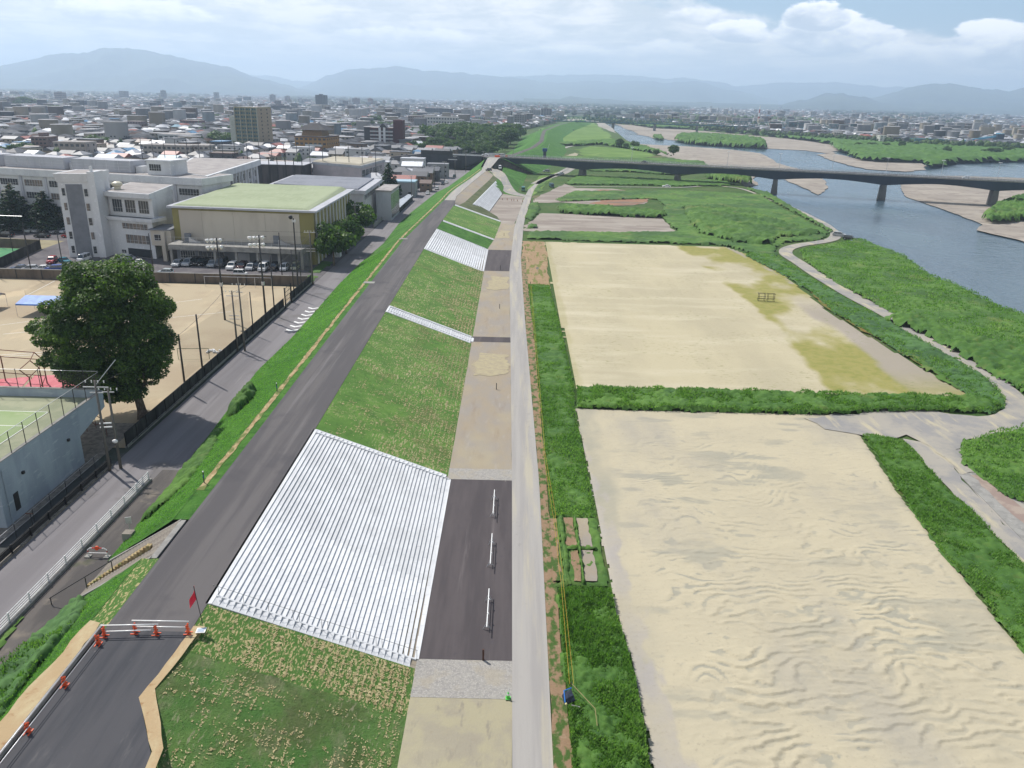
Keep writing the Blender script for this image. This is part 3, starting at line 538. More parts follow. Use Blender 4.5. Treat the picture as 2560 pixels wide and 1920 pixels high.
if 0: sheet('sand_field_margin',[(9.6,24),(10.7,43),(10.8,52),(10.,63),(10.,80),(9.8,104),(10.8,100),(12.4,80),(13.0,66),(14.4,52),(15,43),(15,24)],.215,m_peb,step=1.2,amp=.35,seed=31,label='pebbly grey left margin of the rippled sand')
# weed belt between the two fields
div=[(10.2,111.9),(41,111.7),(52,112),(57,113.5),(66,114.2),(76,115.0),(79,117),(77,121),(60,120.6),(42,120.6),(10.6,121)]
canopy('weed_belt',div,.3,1.1,m_weed,0,41,.7,.9,label='belt of tall weeds between the sand field and the sports ground')
tufts('weed_leaves',div,34000,.42,m_leafw,0,42,.9,label='leafy tops of the weed belt between the fields')
# pale sports ground
SG=[(10.4,120.5),(76.6,120.2),(76.6,127),(75.3,142.5),(73.4,174.7),(75.8,213),(77.5,237.8),(70.3,260.5),(9.3,261.9),(9.5,230),(9.3,192),(10.1,154)]
def sgf(X,Y,d):
    b=np.interp(Y,[120,138,158,190,215,240,262],[52,53.2,55.6,55,54.2,53,52.4])+3.5*(fbm(X/5,Y/6,4,81)-.5)
    yel=np.clip((X-b)/2.2,0,1)*np.clip(fbm(X/9,Y/14,5,82)*2.6-.55,0,1)+.5*np.clip((10.9+.9-X+2*fbm(X,Y/6,3,85))/1.5,0,1)
    g=np.clip((X-66-3*fbm(X/4,Y/9,4,83)+np.abs(Y-158)*.06)/3,0,1)*np.clip(1.5-np.abs(Y-155)/30,0,1)+np.clip(1-np.abs(X-(74-.14*(Y-215)**1*.5))/2.2,0,1)*(Y>205)*np.clip(fbm(X/2,Y/7,4,84)*3-1,0,1)
    return .06+.05*(fbm(X/2,Y/2,3,86)-.5),{'yel':np.clip(yel,0,1),'grey':np.clip(g,0,1)}
grid_poly('sports_ground',SG,.7,sgf,m_sports,.35,kind='structure',label='wide pale sandy sports ground, yellow green and overgrown on its right side')
if 0: sheet('sports_ground_overgrown',[(52.2,120.4),(76.4,120.3),(76.5,126.1),(75.2,142.5),(73.2,174.7),(75.6,213.1),(77.3,237.8),(70.1,260.3),(52.6,259.6),(53,240),(54.2,215),(55,190),(55.4,158),(53.4,138)],.085,m_fieldg,step=2.,amp=.6,seed=42,label='overgrown yellow green side of the sports ground')
for i,(pts) in enumerate([[(64,258),(70,250),(75,238),(75.5,225),(73.6,225),(72,238),(66,250)],[(66,170),(72,176),(73,160),(74,140),(71,138),(68,150)]]):
    if 0: sheet('gravel_patch',pts,.12,m_lot,step=2,amp=.5,seed=50+i,label='grey gravelly patch on the overgrown side of the sports ground')
# green edging around the sports ground
WE=px((2394,970),(2267,895),(2160,830),(2082,785),(2044,748),(1972,697),(1915,668),(1880,650),(1860,640),(1885,634),(1940,642),(1978,664),(2022,695),(2108,745),(2215,803),(2290,846),(2380,896),(2430,925),(2480,960),(2515,1000),(2512,1022),(2480,1038),(2440,1035),(2422,1003))
canopy('weed_edge',WE or [(76.6,120.3),(80.6,118),(84,117.5),(85.5,120),(83.6,128),(81,142),(78.5,172),(80,206),(83,224),(83.4,238),(79,254),(74.5,263),(70.2,261),(77.6,238),(75.8,213),(73.4,175),(75.3,142.5)],.42,.9,m_weedg,0,43,.6,1.,label='bushy green edging on the right of the sports ground')
tufts('weed_leaves',WE or [(76.8,121),(84,118.5),(83,128),(80.5,142),(78,172),(79.5,206),(82.6,224),(78.6,254),(75,262),(77.6,238),(75.8,213),(73.6,175),(75.4,142.5)],22000,.42,m_leafw,0,44,.7,label='leafy tops of the green edging')
sheet('reddish_grass',[(76.6,124),(79.5,123),(78.5,135),(77,150),(75.8,176),(77,196),(75.4,196),(73.6,176),(75.2,148)],.3,nmat('reddish_grass',P(132,122,62),[(P(88,118,50),.4,T,.45,.6,6),(P(150,120,66),.3,(1,.4,1),.55,.68,6)]),step=2,amp=.5,seed=52,label='reddish brown grass between the sand and the green edging')
# gravel track network on the right
tr=px((2680,1110),(2610,1085),(2562,1045),(2540,1005),(2500,965),(2448,928),(2398,896),(2308,842),(2234,794),(2126,738),(2040,686),(1995,655),(1962,636),(1965,622),(2000,612),(2050,606),(2085,598),(2092,585),(2060,560),(2000,530),(1950,508),(1905,490))
ribbon('gravel_track',[(x,y,.10) for x,y in tr],lambda t:4.6-.9*t,m_track,'pale gravel track winding along the river weeds',step=2.5)
tr2=px((2700,1480),(2560,1330),(2480,1240),(2400,1140),(2340,1080),(2300,1040),(2360,1030),(2460,1010),(2560,960))
ribbon('gravel_track',[(x,y,.09) for x,y in px((2760,1500),(2620,1370),(2520,1270),(2440,1180),(2370,1100),(2330,1060))],5.,m_track,'wheel marked gravel track at the lower right',step=2)
sheet('gravel_yard',px((2190,1030),(2240,1020),(2290,1018),(2380,1038),(2470,1042),(2520,1025),(2700,960),(2700,1090),(2560,1080),(2470,1094),(2410,1106),(2395,1140),(2450,1180),(2410,1190),(2330,1120),(2270,1092),(2200,1095),(2120,1085),(2060,1075),(2010,1048),(2090,1040)),.16,m_track,step=1.5,amp=.35,seed=61,label='fan shaped gravel junction of the tracks')
sheet('gravel_track',px((2255,1098),(2325,1179),(2377,1226),(2435,1289),(2499,1353),(2560,1422),(2700,1580),(2700,1500),(2560,1365),(2480,1280),(2395,1188),(2380,1150),(2330,1110)),.12,m_track,step=1.5,amp=.2,seed=65,label='rutted gravel track running down the right edge')
wd2=px((2152,1092),(2190,1092),(2230,1100),(2262,1107),(2300,1150),(2370,1230),(2440,1290),(2560,1420),(2700,1580),(2700,1800),(2560,1640),(2450,1500),(2350,1385),(2250,1240),(2190,1140))
canopy('weed_patch',wd2,.26,.6,m_weed,0,45,.5,.8,label='broad green weed patch between the sand field and the gravel track')
tufts('weed_leaves',wd2,44000,.32,m_leafw,0,46,.45,label='grassy tops of the weed patch right of the sand field')
wd3=px((2395,1135),(2402,1110),(2460,1094),(2540,1078),(2600,1060),(2800,1050),(2800,1350),(2560,1262),(2500,1240),(2440,1190),(2400,1160))
canopy('weed_patch',wd3,.3,.9,m_weed,0,47,.6,.9,label='green weeds at the right edge below the track junction')
tufts('weed_leaves',wd3,14000,.42,m_leafw,0,48,1.1,label='leafy tops of the weeds at the right edge')
tb=MB().prism(px((2395,1186),(2446,1184),(2700,1440),(2700,1500)),0,.14); tag(tb.build('concrete_slab',m_conc),'long pale concrete slab beside the lower right track',kind='structure')
sheet('reddish_gravel',px((2425,1190),(2450,1190),(2580,1290),(2700,1380),(2700,1440)),.16,nmat('red_gravel',P(170,150,140),[(P(188,172,158),.4,T,.45,.6,6)]),step=1.5,amp=.2,seed=63,label='reddish gravel strip beside the concrete slab')
# weeds between track and river
rv=px((1955,600),(1990,592),(2070,585),(2092,600),(2192,617),(2264,643),(2325,690),(2397,716),(2447,742),(2499,768),(2560,790),(2800,870),(2800,1130),(2560,990),(2480,950),(2370,880),(2250,810),(2150,745),(2080,700),(2020,662),(1990,640),(1995,625),(2060,620),(2110,612))
rv=px((1996,628),(2040,618),(2100,610),(2150,598),(2192,617),(2264,643),(2325,690),(2397,716),(2447,742),(2499,768),(2560,790),(2800,870),(2800,1120),(2600,1020),(2540,975),(2478,932),(2418,896),(2330,845),(2252,797),(2146,742),(2062,692),(2012,655))
canopy('river_weeds',rv,.5,1.0,m_weedl,-.1,49,1.2,1.4,label='tangled green growth between the gravel track and the river')
tufts('weed_leaves',rv,42000,.55,m_leafw,0,50,.7,label='leafy tops of the growth along the river')
bl=px((2200,800),(2290,790),(2380,830),(2480,860),(2700,900),(2700,1080),(2560,985),(2440,920),(2330,850))
canopy('river_weeds',bl,.5,1.8,m_weed,-.1,51,1.5,2.,label='darker shrubby growth nearest the right edge of the river bank')
# land left of the track up to the bridge
up=px((1300,600),(1500,603),(1700,612),(1800,614),(1850,622),(1960,640),(2060,712),(2140,775),(2080,760),(2000,690),(1940,655),(1880,632),(1950,600),(2060,590),(2080,580),(1989,530),(1900,505),(1800,480),(1700,468),(1640,530),(1690,580),(1500,583),(1310,578))
mid=px((1312,598),(1322,580),(1500,582),(1640,582),(1690,580),(1655,545),(1652,540),(1660,515),(1640,500),(1620,498),(1400,505),(1390,500),(1430,480),(1700,478),(1900,488),(1945,515),(2030,560),(2076,583),(2060,600),(1960,608),(1938,628),(1958,655),(2070,738),(2150,795),(2230,850),(2330,915),(2420,980),(2395,985),(2270,900),(2120,800),(2050,745),(1990,700),(1930,660),(1860,628),(1800,614),(1500,605))
canopy('plain_weeds',mid,.7,.9,m_weedl,-.05,52,1.3,1.3,label='broad stretch of green weeds between the bridge and the sports ground')
canopy('plain_weeds',px((1700,520),(1800,520),(1900,540),(2000,575),(2060,590),(1950,600),(1930,618),(1840,612),(1740,585)),.8,2.3,m_weedl,-.05,53,2.5,2.5,label='taller clumpy weeds near the bend of the gravel track')
canopy('reed_hedge',px((1392,524),(1405,516),(1500,520),(1560,527),(1650,533),(1672,541),(1652,547),(1600,545),(1540,543),(1400,534)),.6,2.0,m_weed,0,54,1.,1.2,label='dark reed hedge between the two bare grounds')
canopy('grass_patch',px((1312,546),(1322,512),(1345,508),(1352,520),(1345,535),(1330,555)),.5,1.,m_weedl,0,55,1,1.,label='bright green patch of grass beside the path')
canopy('grass_patch',px((1316,572),(1322,562),(1345,565),(1345,572)),.5,1.,m_weedl,0,56,.6,.8,label='small green patch beside the path before the grey ground')
sheet('grey_ground',px((1310,566),(1350,535),(1355,533),(1500,538),(1580,541),(1652,543),(1668,558),(1690,578),(1650,582),(1560,586),(1420,582),(1350,580),(1310,578)),.06,m_lot,step=3,amp=.6,seed=71,label='grey bare ground with brown streaks')
sheet('grey_ground',px((1330,505),(1340,495),(1370,480),(1412,460),(1440,470),(1530,472),(1600,480),(1625,497),(1610,510),(1560,515),(1490,512),(1400,506),(1340,508)),.06,m_lot,step=3,amp=.5,seed=72,label='grey bare ground with brown end near the bridge')
sheet('brown_ground',px((1470,509),(1500,504),(1496,490),(1480,482),(1500,474),(1560,476),(1605,484),(1624,497),(1612,508),(1570,514),(1530,515)),.11,m_brown,step=3,amp=.5,seed=73,label='reddish brown bare oval ground')
ribbon('gravel_track',[(x,y,.11) for x,y in px((1395,466),(1500,467),(1600,468),(1700,470),(1780,463),(1850,470),(1900,488),z=0)],2.2,m_track,'thin pale track crossing the green plain',step=5)
canopy('plain_weeds',px((1410,462),(1440,440),(1500,443),(1600,446),(1700,450),(1800,452),(1845,462),(1800,466),(1700,466),(1600,464),(1500,463)),.8,1.0,m_weed,0,57,2,1.6,label='weeds in front of the bridge')
canopy('plain_weeds',px((1860,470),(1920,482),(1985,522),(2085,580),(2075,583),(1990,535),(1905,492)),.6,1.1,m_weedl,-.05,58,.6,.7,label='olive grass between the track and the water')
canopy('plain_shrubs',px((1795,428),(1850,432),(1878,445),(1880,462),(1800,455),(1760,445)),.8,4.5,m_weedl,-.5,59,1.5,2.,label='tall shrubs under the bridge near the river')
sheet('olive_grass',px((1305,500),(1318,488),(1320,470),(1350,440),(1395,430),(1375,452),(1330,492)),.05,m_lawn,step=3,amp=.4,seed=75,label='olive grass beside the ramp')
canopy('grass_island',px((1333,478),(1345,462),(1372,450),(1366,460),(1352,470),(1362,478),(1350,482)),.7,.4,m_weedl,.02,60,.5,.6,label='small grass island between the path and the grey track')
canopy('plain_weeds',px((1400,392),(1500,394),(1650,398),(1760,405),(1790,428),(1700,440),(1560,430),(1470,428),(1440,415),(1410,412)),1.2,1.3,m_weedl,0,61,2,2,label='green weeds just beyond the bridge')
sheet('far_lawn',px((1352,323),(1374,317),(1430,306),(1488,308),(1505,322),(1537,350),(1520,355),(1440,358),(1396,358),(1360,342),z=0),.08,m_lawn,step=20,amp=3,seed=76,label='long mown lawn of the riverside park')
sheet('far_lawn',px((1400,301),(1440,295),(1480,297),(1502,304),(1520,312),(1545,335),(1500,318),(1488,304),z=0),.12,m_track,step=30,amp=1,seed=77,label='grey track along the riverside lawn')
sheet('far_lawn',px((1440,374),(1480,366),(1600,374),(1640,390),(1600,395),(1460,390),z=0),.1,m_lawn,step=10,amp=2,seed=78,label='pale green clearing beyond the bridge')
ribbon('river_path_far',[(40,585,.09)]+[(x,y,.09) for x,y in px((1396,391),(1402,378),(1410,370),(1425,366),(1455,363),z=0)],4,m_path,'pale path curving away beyond the bridge')
sheet('sand_clearing',px((1410,390),(1440,382),(1446,388),(1430,392),z=0),.12,m_sand,step=5,amp=1,seed=79,label='small sandy clearing beyond the bridge')
canopy('plain_weeds',px((1370,362),(1440,358),(1530,352),(1580,362),(1640,376),(1680,392),(1640,386),(1560,372),(1500,362),(1440,366)),1.8,3.0,m_weed,0,62,4,3,label='scrub between the lawn and the river beyond the bridge')
# ------------------------------------------------------------------ low road at the lower left
sheet('low_road',[(-30.8,20),(-20.6,20),(-21.4,34),(-22.0,37.6),(-24.8,42.2),(-24.2,49.3),(-30.8,49.3)],6.02,m_asph_new,step=40,amp=0,label='newly laid dark asphalt road in front of the barrier')
sheet('low_road_strip',[(-32.5,20),(-31.1,20),(-31.1,48.6),(-31.3,50.0),(-32.2,50.1),(-32.6,44)],6.26,m_orange,step=1.2,amp=.12,seed=81,label='orange sandy strip on the left of the low road')
sheet('low_road_edge',[(-22,37.7),(-24.85,42.3),(-24.2,49.2),(-24.2,50.0),(-23.3,50.0),(-24.15,43.2),(-21.35,38),(-20.7,30),(-20.1,20),(-20.7,20),(-21.4,34)],6.035,m_orange,step=1.,amp=.05,seed=82,label='orange sandy edge on the right of the low road')
# ------------------------------------------------------------------ stepped concrete panels on the levee slope
def edge_mesh(p,h,w_,flip):
    mb=MB(); yi,yo=(0,-w_) if not flip else (0,w_)
    A=(0,yi,0);B=(p,yi,0);C=(p,yo,-h);D=(0,yo,0);E_=(p,yi,-h)
    def f(*a): mb.poly(a if not flip else a[::-1])
    f(A,D,C); f(A,C,B); f(B,C,E_); 
    D2=(0,yo,-.35);C2=(p,yo,-h-.35); f(D,D2,C2,C); 
    return mb.mesh('edge_block',m_block)
def steps(y0,y1,label,L_,n_rows=39,x0=None,x1=None,zt=5.98,rim0=True,rim1=True,only_edge=False,ncat=300,wrim=.16,wt=.95,slopef=None):
    root=empty('stepped_block_panel',((x0+x1)/2,(y0+y1)/2,0),0,label,'concrete steps')
    inv=Matrix.Translation(root.location).inverted()
    def ch(name,me,loc,**k):
        o=obj(name,me,root,tuple(Vector(loc)-root.location),**k); return o
    dxr=(x1-x0)/n_rows; dzr=(zt-.06)/n_rows
    ya=y0+(wrim+wt if rim0 else 0); yb=y1-(wrim+wt if rim1 else 0)
    if not only_edge:
        nb=max(1,round((yb-ya)/L_)); bl=(yb-ya)/nb; gap=.022
        mb=MB().box(0,dxr+.05,gap/2,bl-gap/2,-.30,0); 
        bm=bmesh.new(); me=mb.mesh('block',m_block); bm.from_mesh(me); bmesh.ops.bevel(bm,geom=[e for e in bm.edges if abs(e.verts[0].co.z)<1e-4 and abs(e.verts[1].co.z)<1e-4 and abs(e.verts[0].co.x-e.verts[1].co.x)<1e-4 and e.verts[0].co.x>dxr],offset=.02,segments=1); bm.to_mesh(me); bm.free()
        rest=MB(); k=0
        slots=sorted(((i,j) for i in range(n_rows) for j in range(nb)),key=lambda s:s[1])
        rr=random.Random(int(y0))
        for i,j in slots:
            x=x0+i*dxr; z=zt-.1-i*dzr-rr.random()*.012; y=ya+j*bl+(bl*.5 if i%2 else 0)
            L2=bl
            if i%2 and j==nb-1: L2=bl*.5
            if k<ncat and L2==bl: ch('block',me,(x,y,z)); k+=1
            else: rest.box(x-root.location.x,x-root.location.x+dxr+.05,y-root.location.y+gap/2,y-root.location.y+L2-gap/2,z-.3,z)
            if i%2 and j==0: rest.box(x-root.location.x,x-root.location.x+dxr+.05,ya-root.location.y+gap/2,ya-root.location.y+bl*.5-gap/2,z-.3,z)
        if rest.f: tag(rest.build('block_field',m_block,root),kind='stuff')
    # rims and toothed edge blocks
    tp=.53; nt_=int((x1-x0)/tp); th=(zt-.06)/(x1-x0)*tp
    for on,yr,fl in ((rim0,y0+wt,False),(rim1,y1-wt,True)):
        if not on: continue
        em=edge_mesh(tp-.012,th,wt,fl)
        for i in range(nt_): ch('edge_block',em,(x0+i*tp,yr,zt-.02-i*th))
        yy=(yr,yr+wrim) if not fl else (yr-wrim,yr)
        r=MB(); a,b=x0-root.location.x,x1-root.location.x; c,d=yy[0]-root.location.y,yy[1]-root.location.y
        r.hexa([(a,c,zt-.5),(b,c,-.4),(b,d,-.4),(a,d,zt-.5)],[(a,c,zt+.12),(b,c,.16),(b,d,.16),(a,d,zt+.12)]); r.build('rim_beam',m_block,root)
    if not only_edge:
        c=MB().box(x0-.55-root.location.x,x0-.01-root.location.x,ya-root.location.y-1.1,yb-root.location.y+1.1,zt-.4,zt+.02); c.build('top_beam',m_block,root)
        t=MB().box(x1+.05-root.location.x,x1+.22-root.location.x,ya-root.location.y,yb-root.location.y,-.2,.10); t.build('toe_beam',m_block,root)
    return root
steps(52.9,88.3,'large white panel of stepped concrete blocks on the near levee slope',1.5,x0=-23.85,x1=-7.55)
steps(144.7,149.4,'narrow white stair between two turf slopes with toothed edges',1.4,x0=-24.2,x1=-8.,ncat=80)
steps(210.9,245.6,'second white stepped panel, farther along the levee before the bridge',1.6,x0=-24.5,x1=-8.7,ncat=290,n_rows=27)
steps(262.0,264.6,'thin white line of toothed edge blocks crossing the slope beyond the second panel',1,x0=-24.4,x1=-7.2,only_edge=True,wrim=.2,wt=1.1)
steps(303.0,305.9,'white line of toothed edge blocks at the end of the finished turf',1,x0=-23.6,x1=-5.7,only_edge=True,wrim=.2,wt=1.2)
def far_panel():
    root=empty('stepped_block_panel',(-12,365,0),0,'far white stepped panel lying askew beside the ramp road','concrete steps')
    A=Vector((-17.8,322,4.05));B=Vector((-11.1,418,4.05));C=Vector((-7.3,395,.1));D=Vector((-11.3,331,.1)); nr=12
    for i in range(nr):
        t0,t1=i/nr,(i+1)/nr; a=A.lerp(D,t0);b=B.lerp(C,t0);c=B.lerp(C,t1);d=A.lerp(D,t1); z=a.z+.12; z1=z-.42
        o=root.location; q=lambda v,zz:(v.x-o.x,v.y-o.y,zz)
        MB().hexa([q(a,z1-.4),q(d,z1-.4),q(c,z1-.4),q(b,z1-.4)],[q(a,z),q(d,z-.12),q(c,z-.12),q(b,z)]).build('block_row',m_block,root)
far_panel()
m_railg=flat('dull_rail',(.20,.20,.19))
def handrail():
    root=empty('handrail',(-24,54,0),0,'thin metal handrail running down the near edge of the large steps','handrail')
    mb=MB(); a=(0,0,7.0); b=(16.6,-.1,1.05); mb.tube(a,b,.018,6); mb.ball((0,0,7.0),.07,6,4); mb.build('rail',m_railg,root)
    for i,t in enumerate((.02,.14,.26,.38,.41,.52,.55,.66,.69,.79,.82,.9,.93,.995)):
        x=16.6*t; z=7.0-5.95*t; p=MB().tube((x,-.05*t,z),(x+.0,-.02,z-1.05),.02,5).build('post',m_railg,root)
    return root
handrail()
# ------------------------------------------------------------------ stairs from the low path to the levee road
def low_stairs():
    root=empty('stairs',(-36,62.5,0),0,'worn concrete stairs climbing from the lower path to the levee road','stairs')
    n=24; xa,xb=-39.2,-31.6; za,zb=1.0,6.0
    st=MB().box(0,(xb-xa)/n+.06,-3.05,3.05,-.35,0).mesh('step',m_stair)
    for i in range(n):
        obj('step',st,root,(xa+i*(xb-xa)/n+36,0,za+(i+1)*(zb-za)/n))
    for s in (-1,1):
        y=3.05*s; y2=y+.35*s; a,b=(min(y,y2),max(y,y2))
        MB().hexa([(xa+36,a,.6),(xb+36,a,5.6),(xb+36,b,5.6),(xa+36,b,.6)],[(xa+36,a,1.35),(xb+36,a,6.1),(xb+36,b,6.1),(xa+36,b,1.35)]).build('side_wall',m_conc,root)
    MB().box(xb+36-.05,xb+36+.5,-3.3,3.3,5.5,6.03).build('top_beam',m_conc,root)
    mb=MB(); rr=random.Random(3)
    for i in range(20): t=i/20; mb.box(xa+36+t*6.4,xa+36+t*6.4+.42,-1.05+rr.random()*.1,-.6+rr.random()*.1,1.1+t*4.3,1.28+t*4.6+.12)
    mb.build('sand_bag_row',m_tan,root)
    r=empty('handrail',(-36,58.9,0),0,'dark steel handrail beside the worn stairs','handrail')
    MB().tube((-5.2,0,1.7),(1.0,0,5.8),.045,6).build('rail',m_dark,r)
    for x,z in ((-5.1,1.8),(-1.6,4.0),(1.0,5.8)): MB().tube((x,0,z),(x,0,z-1.15),.045,6).build('post',m_dark,r)
low_stairs()
# ------------------------------------------------------------------ street below the levee
ysr=np.linspace(22,512,120)
sheet('street',[(-49.3,y) for y in ysr]+[(float(foot(y))+.25,y) for y in ysr[::-1]],1.02,m_street,step=200,amp=0,label='grey asphalt street between the school fence and the levee bank')
ys2=np.linspace(22,86,30)
sheet('side_path',[(-42.75,y) for y in ys2]+[(float(foot(y))+.3,y) for y in ys2[::-1]],1.04,m_side,step=200,amp=0,label='darker worn asphalt path right of the white guard rail')
canopy('path_grass',[(-42.9,22),(-41.5,22),(-41.4,50),(-42.3,57),(-42.8,58)],.25,.3,m_weedl,1.03,90,.2,.3,label='thin strip of grass along the lower path beside the guard rail')
canopy('bank_shrubs',[(-41.9,26),(-38.,26),(-36.5,44),(-35.3,56),(-37.5,58.5),(-39.2,58.6),(-40.2,52),(-41.4,42)],.22,1.2,m_weedg,lambda X,Y:1.+np.clip((X-foot(Y))/np.maximum(crL(Y)-foot(Y),1),0,1)*5,91,.6,.8,label='leafy shrubs growing on the bank above the lower path')
tufts('weed_leaves',[(-41.5,26),(-38,26),(-36.5,44),(-35.5,56),(-39,58),(-41.2,42)],9000,.3,m_leafw,lambda X,Y:1.+np.clip((X-foot(Y))/np.maximum(crL(Y)-foot(Y),1),0,1)*5,92,1.,label='leafy tops of the shrubs above the lower path')
canopy('bank_shrubs',[(-39.8,73),(-38.,72),(-36.2,78),(-36.4,86),(-38.5,95),(-40.,97),(-40.4,90),(-39.6,82)],.25,1.1,m_weed,lambda X,Y:1.+np.clip((X-foot(Y))/np.maximum(crL(Y)-foot(Y),1),0,1)*5,93,.6,.8,label='rank weeds on the bank above the stairs')
canopy('bank_shrubs',[(-40.4,101),(-38.2,100),(-37.4,104),(-38,109),(-40.3,110)],.25,2.2,m_weed,lambda X,Y:1.+np.clip((X-foot(Y))/np.maximum(crL(Y)-foot(Y),1),0,1)*5,94,.5,1.,label='round dark shrub on the bank opposite the big tree')
def guard_rail():
    root=empty('guard_rail',(-43.1,55,1),0,'white four bar guard rail along the street','guard rail')
    MB().box(-.2,.35,-33,28.2,-.0,.32).build('kerb',m_conc,root)
    for i,z in enumerate((.45,.68,.91,1.16)): MB().tube((0,-33,z),(0,28.2,z),.045,6).build('bar',m_white,root)
    pm=MB().box(-.06,.06,-.05,.05,.3,1.24).mesh('post',m_white)
    for k in range(21): obj('post',pm,root,(.02,28-k*3.0,0))
guard_rail()
def street_fence():
    root=empty('pedestrian_fence',(-49.5,70,1),0,'low black steel fence along the street in front of the blue wall','fence')
    MB().box(-.25,.25,-45,17,0,.22).build('kerb',m_stair,root)
    for z in (.55,.85,1.05): MB().tube((0,-45,z),(0,17,z),.05,6).build('rail',m_black,root)
    MB().box(-.02,.02,-45,17,.3,.95).build('mesh_panel',m_dark,root)
    pm=MB().box(-.07,.07,-.07,.07,0,1.2).mesh('post',m_black)
    for k in range(19): obj('post',pm,root,(.12,16.5-k*3.3,0))
    r2=empty('wall_side_fence',(-51.,70,1),0,'thin grey post and wire fence between the street fence and the blue wall','fence')
    MB().tube((0,-30,1.5),(0,17,1.5),.02,5).build('wire',m_galv,r2); MB().tube((0,-30,.8),(0,17,.8),.02,5).build('wire',m_galv,r2)
    pm=MB().tube((0,0,0),(0,0,1.55),.04,6).mesh('post',m_dark)
    for k in range(15): obj('post',pm,r2,(0,16-k*3.2,0))
street_fence()
# chevrons painted on the street
m_paintw=nmat('road_paint',(.72,.72,.70),[((.35,.35,.34),3,T,.62,.75,6,.7)],rough=.7)
for i in range(7):
    y=146.6+i*2.85; w2=1.15; t=.55; cx=-43.7
    sheet('road_marking',[(cx-w2,y+.9),(cx-w2,y+.9+t*1.3),(cx,y+t*1.3),(cx+w2,y+.9+t*1.3),(cx+w2,y+.9),(cx,y)][::1],1.045,m_paintw,step=99,amp=0,label='white chevron painted on the street')
# narrow concrete gutter strip on street edge + white line further on
sheet('road_marking',[(-48.9,385),(-48.65,385),(-44.4,430),(-44.7,430)],1.045,m_paintw,step=99,amp=0,label='white edge line on the far street')
# ------------------------------------------------------------------ tall poles, nets and fence along the school yard
def rail_box(mb,a,b,z0,z1,t): 
    d=Vector(b)-Vector(a); n=Vector((-d.y,d.x)).normalized()*t/2
    mb.prism([(a[0]+n.x,a[1]+n.y),(b[0]+n.x,b[1]+n.y),(b[0]-n.x,b[1]-n.y),(a[0]-n.x,a[1]-n.y)],z0,z1); return mb
m_net=bpy.data.materials.new('net'); m_net.use_nodes=True
def _net(m,c,al,sc_=0):
    nt=m.node_tree; n=nt.nodes; b=n['Principled BSDF']; b.inputs['Base Color'].default_value=(*c,1); b.inputs['Alpha'].default_value=al; b.inputs['Roughness'].default_value=.9
_net(m_net,(.10,.10,.09),.16)
m_screen=nmat('wind_screen',P(128,116,104),[(P(104,94,86),.5,(1,1,.3),.4,.65,5)],rough=.95)
m_dscreen=nmat('dark_screen',(.022,.022,.022),[((.05,.05,.048),.6,(1,1,.4),.45,.65,5)],rough=.95)
def yard_fence():
    root=empty('school_yard_fence',(-50,140,1),0,'long black screened fence between school yard and street','fence')
    MB().box(-.18,.18,-48,48,0,.35).build('kerb',m_conc,root)
    MB().box(-.05,.05,-48,24.5,.3,2.1).build('screen',m_dscreen,root); MB().box(-.05,.05,29.5,48,.3,2.1).build('screen',m_dscreen,root)
    pm=MB().box(-.05,.05,-.05,.05,0,2.2).mesh('post',m_black)
    for k in range(33): 
        y=-48+k*3
        if not 25<y<29: obj('post',pm,root,(.1,y,0))
    for z in (.55,.95): MB().tube((.9,-48,z),(.9,-22,z),.05,6).build('bar',m_black,root)
    g=empty('gate_frame',(-49.6,166.8,1),0,'black gridded gate frame standing in the school fence','gate')
    for y in (-2.4,2.4): MB().box(-.12,.12,y-.12,y+.12,0,4.4).build('post',m_black,g)
    for z in (.6,1.5,2.4,3.3,4.2): MB().tube((0,-2.4,z),(0,2.4,z),.05,5).build('bar',m_black,g)
    for y in (-1.4,-.4,.6,1.6): MB().tube((0,y,.3),(0,y,4.2),.04,5).build('bar',m_black,g)
yard_fence()
def pole(x,y,h,label,name='net_pole',r=.16,m=None,z=1.,group=None,cat='pole',lean=0):
    o=MB().tube((0,0,0),(lean,0,h),r,8,r2=r*.75).mesh('pole_shaft',m or m_dark,True)
    e=empty(name,(x,y,z),0,label,cat,group); obj('shaft',o,e); return e
pole(-50.6,112.7,9.3,'dark net pole beside the street, nearest beyond the big tree',r=.17)
pole(-50.1,118.7,10.8,'dark net pole beside the street, second beyond the big tree',r=.17)
pole(-49.9,143.5,8.5,'plain dark pole left of the white chevrons',r=.13)
pole(-49.9,157.4,12.8,'tall dark pole at the near side of the gridded gate',r=.15)
pole(-49.9,172.5,11.2,'dark pole just beyond the gridded gate',r=.14)
pole(-49.9,179,9.5,'dark pole near the far end of the school fence',r=.13)
pole(-49.5,188.,12.6,'net pole at the yard corner by the yellow hall',r=.14)
pole(-57.,188.,12.3,'net pole behind the yard wall in front of the yellow hall',r=.14)
pole(-88,187.,11.5,'net pole behind the yard wall in front of the hall doors',r=.14)
pole(-110,187.,11,'net pole between the big tree and the white stair tower',r=.14)
pole(-118,187.,12.,'net pole in front of the white stair tower',r=.14)
pole(-127,187.,12.,'net pole beside the tennis court, rightmost of three',r=.14)
pole(-135,188.,12.,'net pole beside the tennis court, middle of three',r=.14)
pole(-142,188.,12.,'net pole beside the tennis court, leftmost of three',r=.14)
n1=MB().quad((-49.5,188,12.5),(-57,188,12.5),(-57,188,3),(-49.5,188,3)).quad((-49.9,172,9.5),(-49.5,188,12.5),(-49.5,188,3),(-49.9,172,3))
n1.tube((-49.5,188,13.5),(-64,188,13.5),.07,5); tag(n1.build('safety_net',m_net),'thin safety net hung at the yard corner','net')
n2=MB().quad((-50.6,112,10),(-50.1,143,9.5),(-50.1,143,3),(-50.6,112,3)); tag(n2.build('safety_net',m_net),'thin safety net between the dark poles along the yard','net')
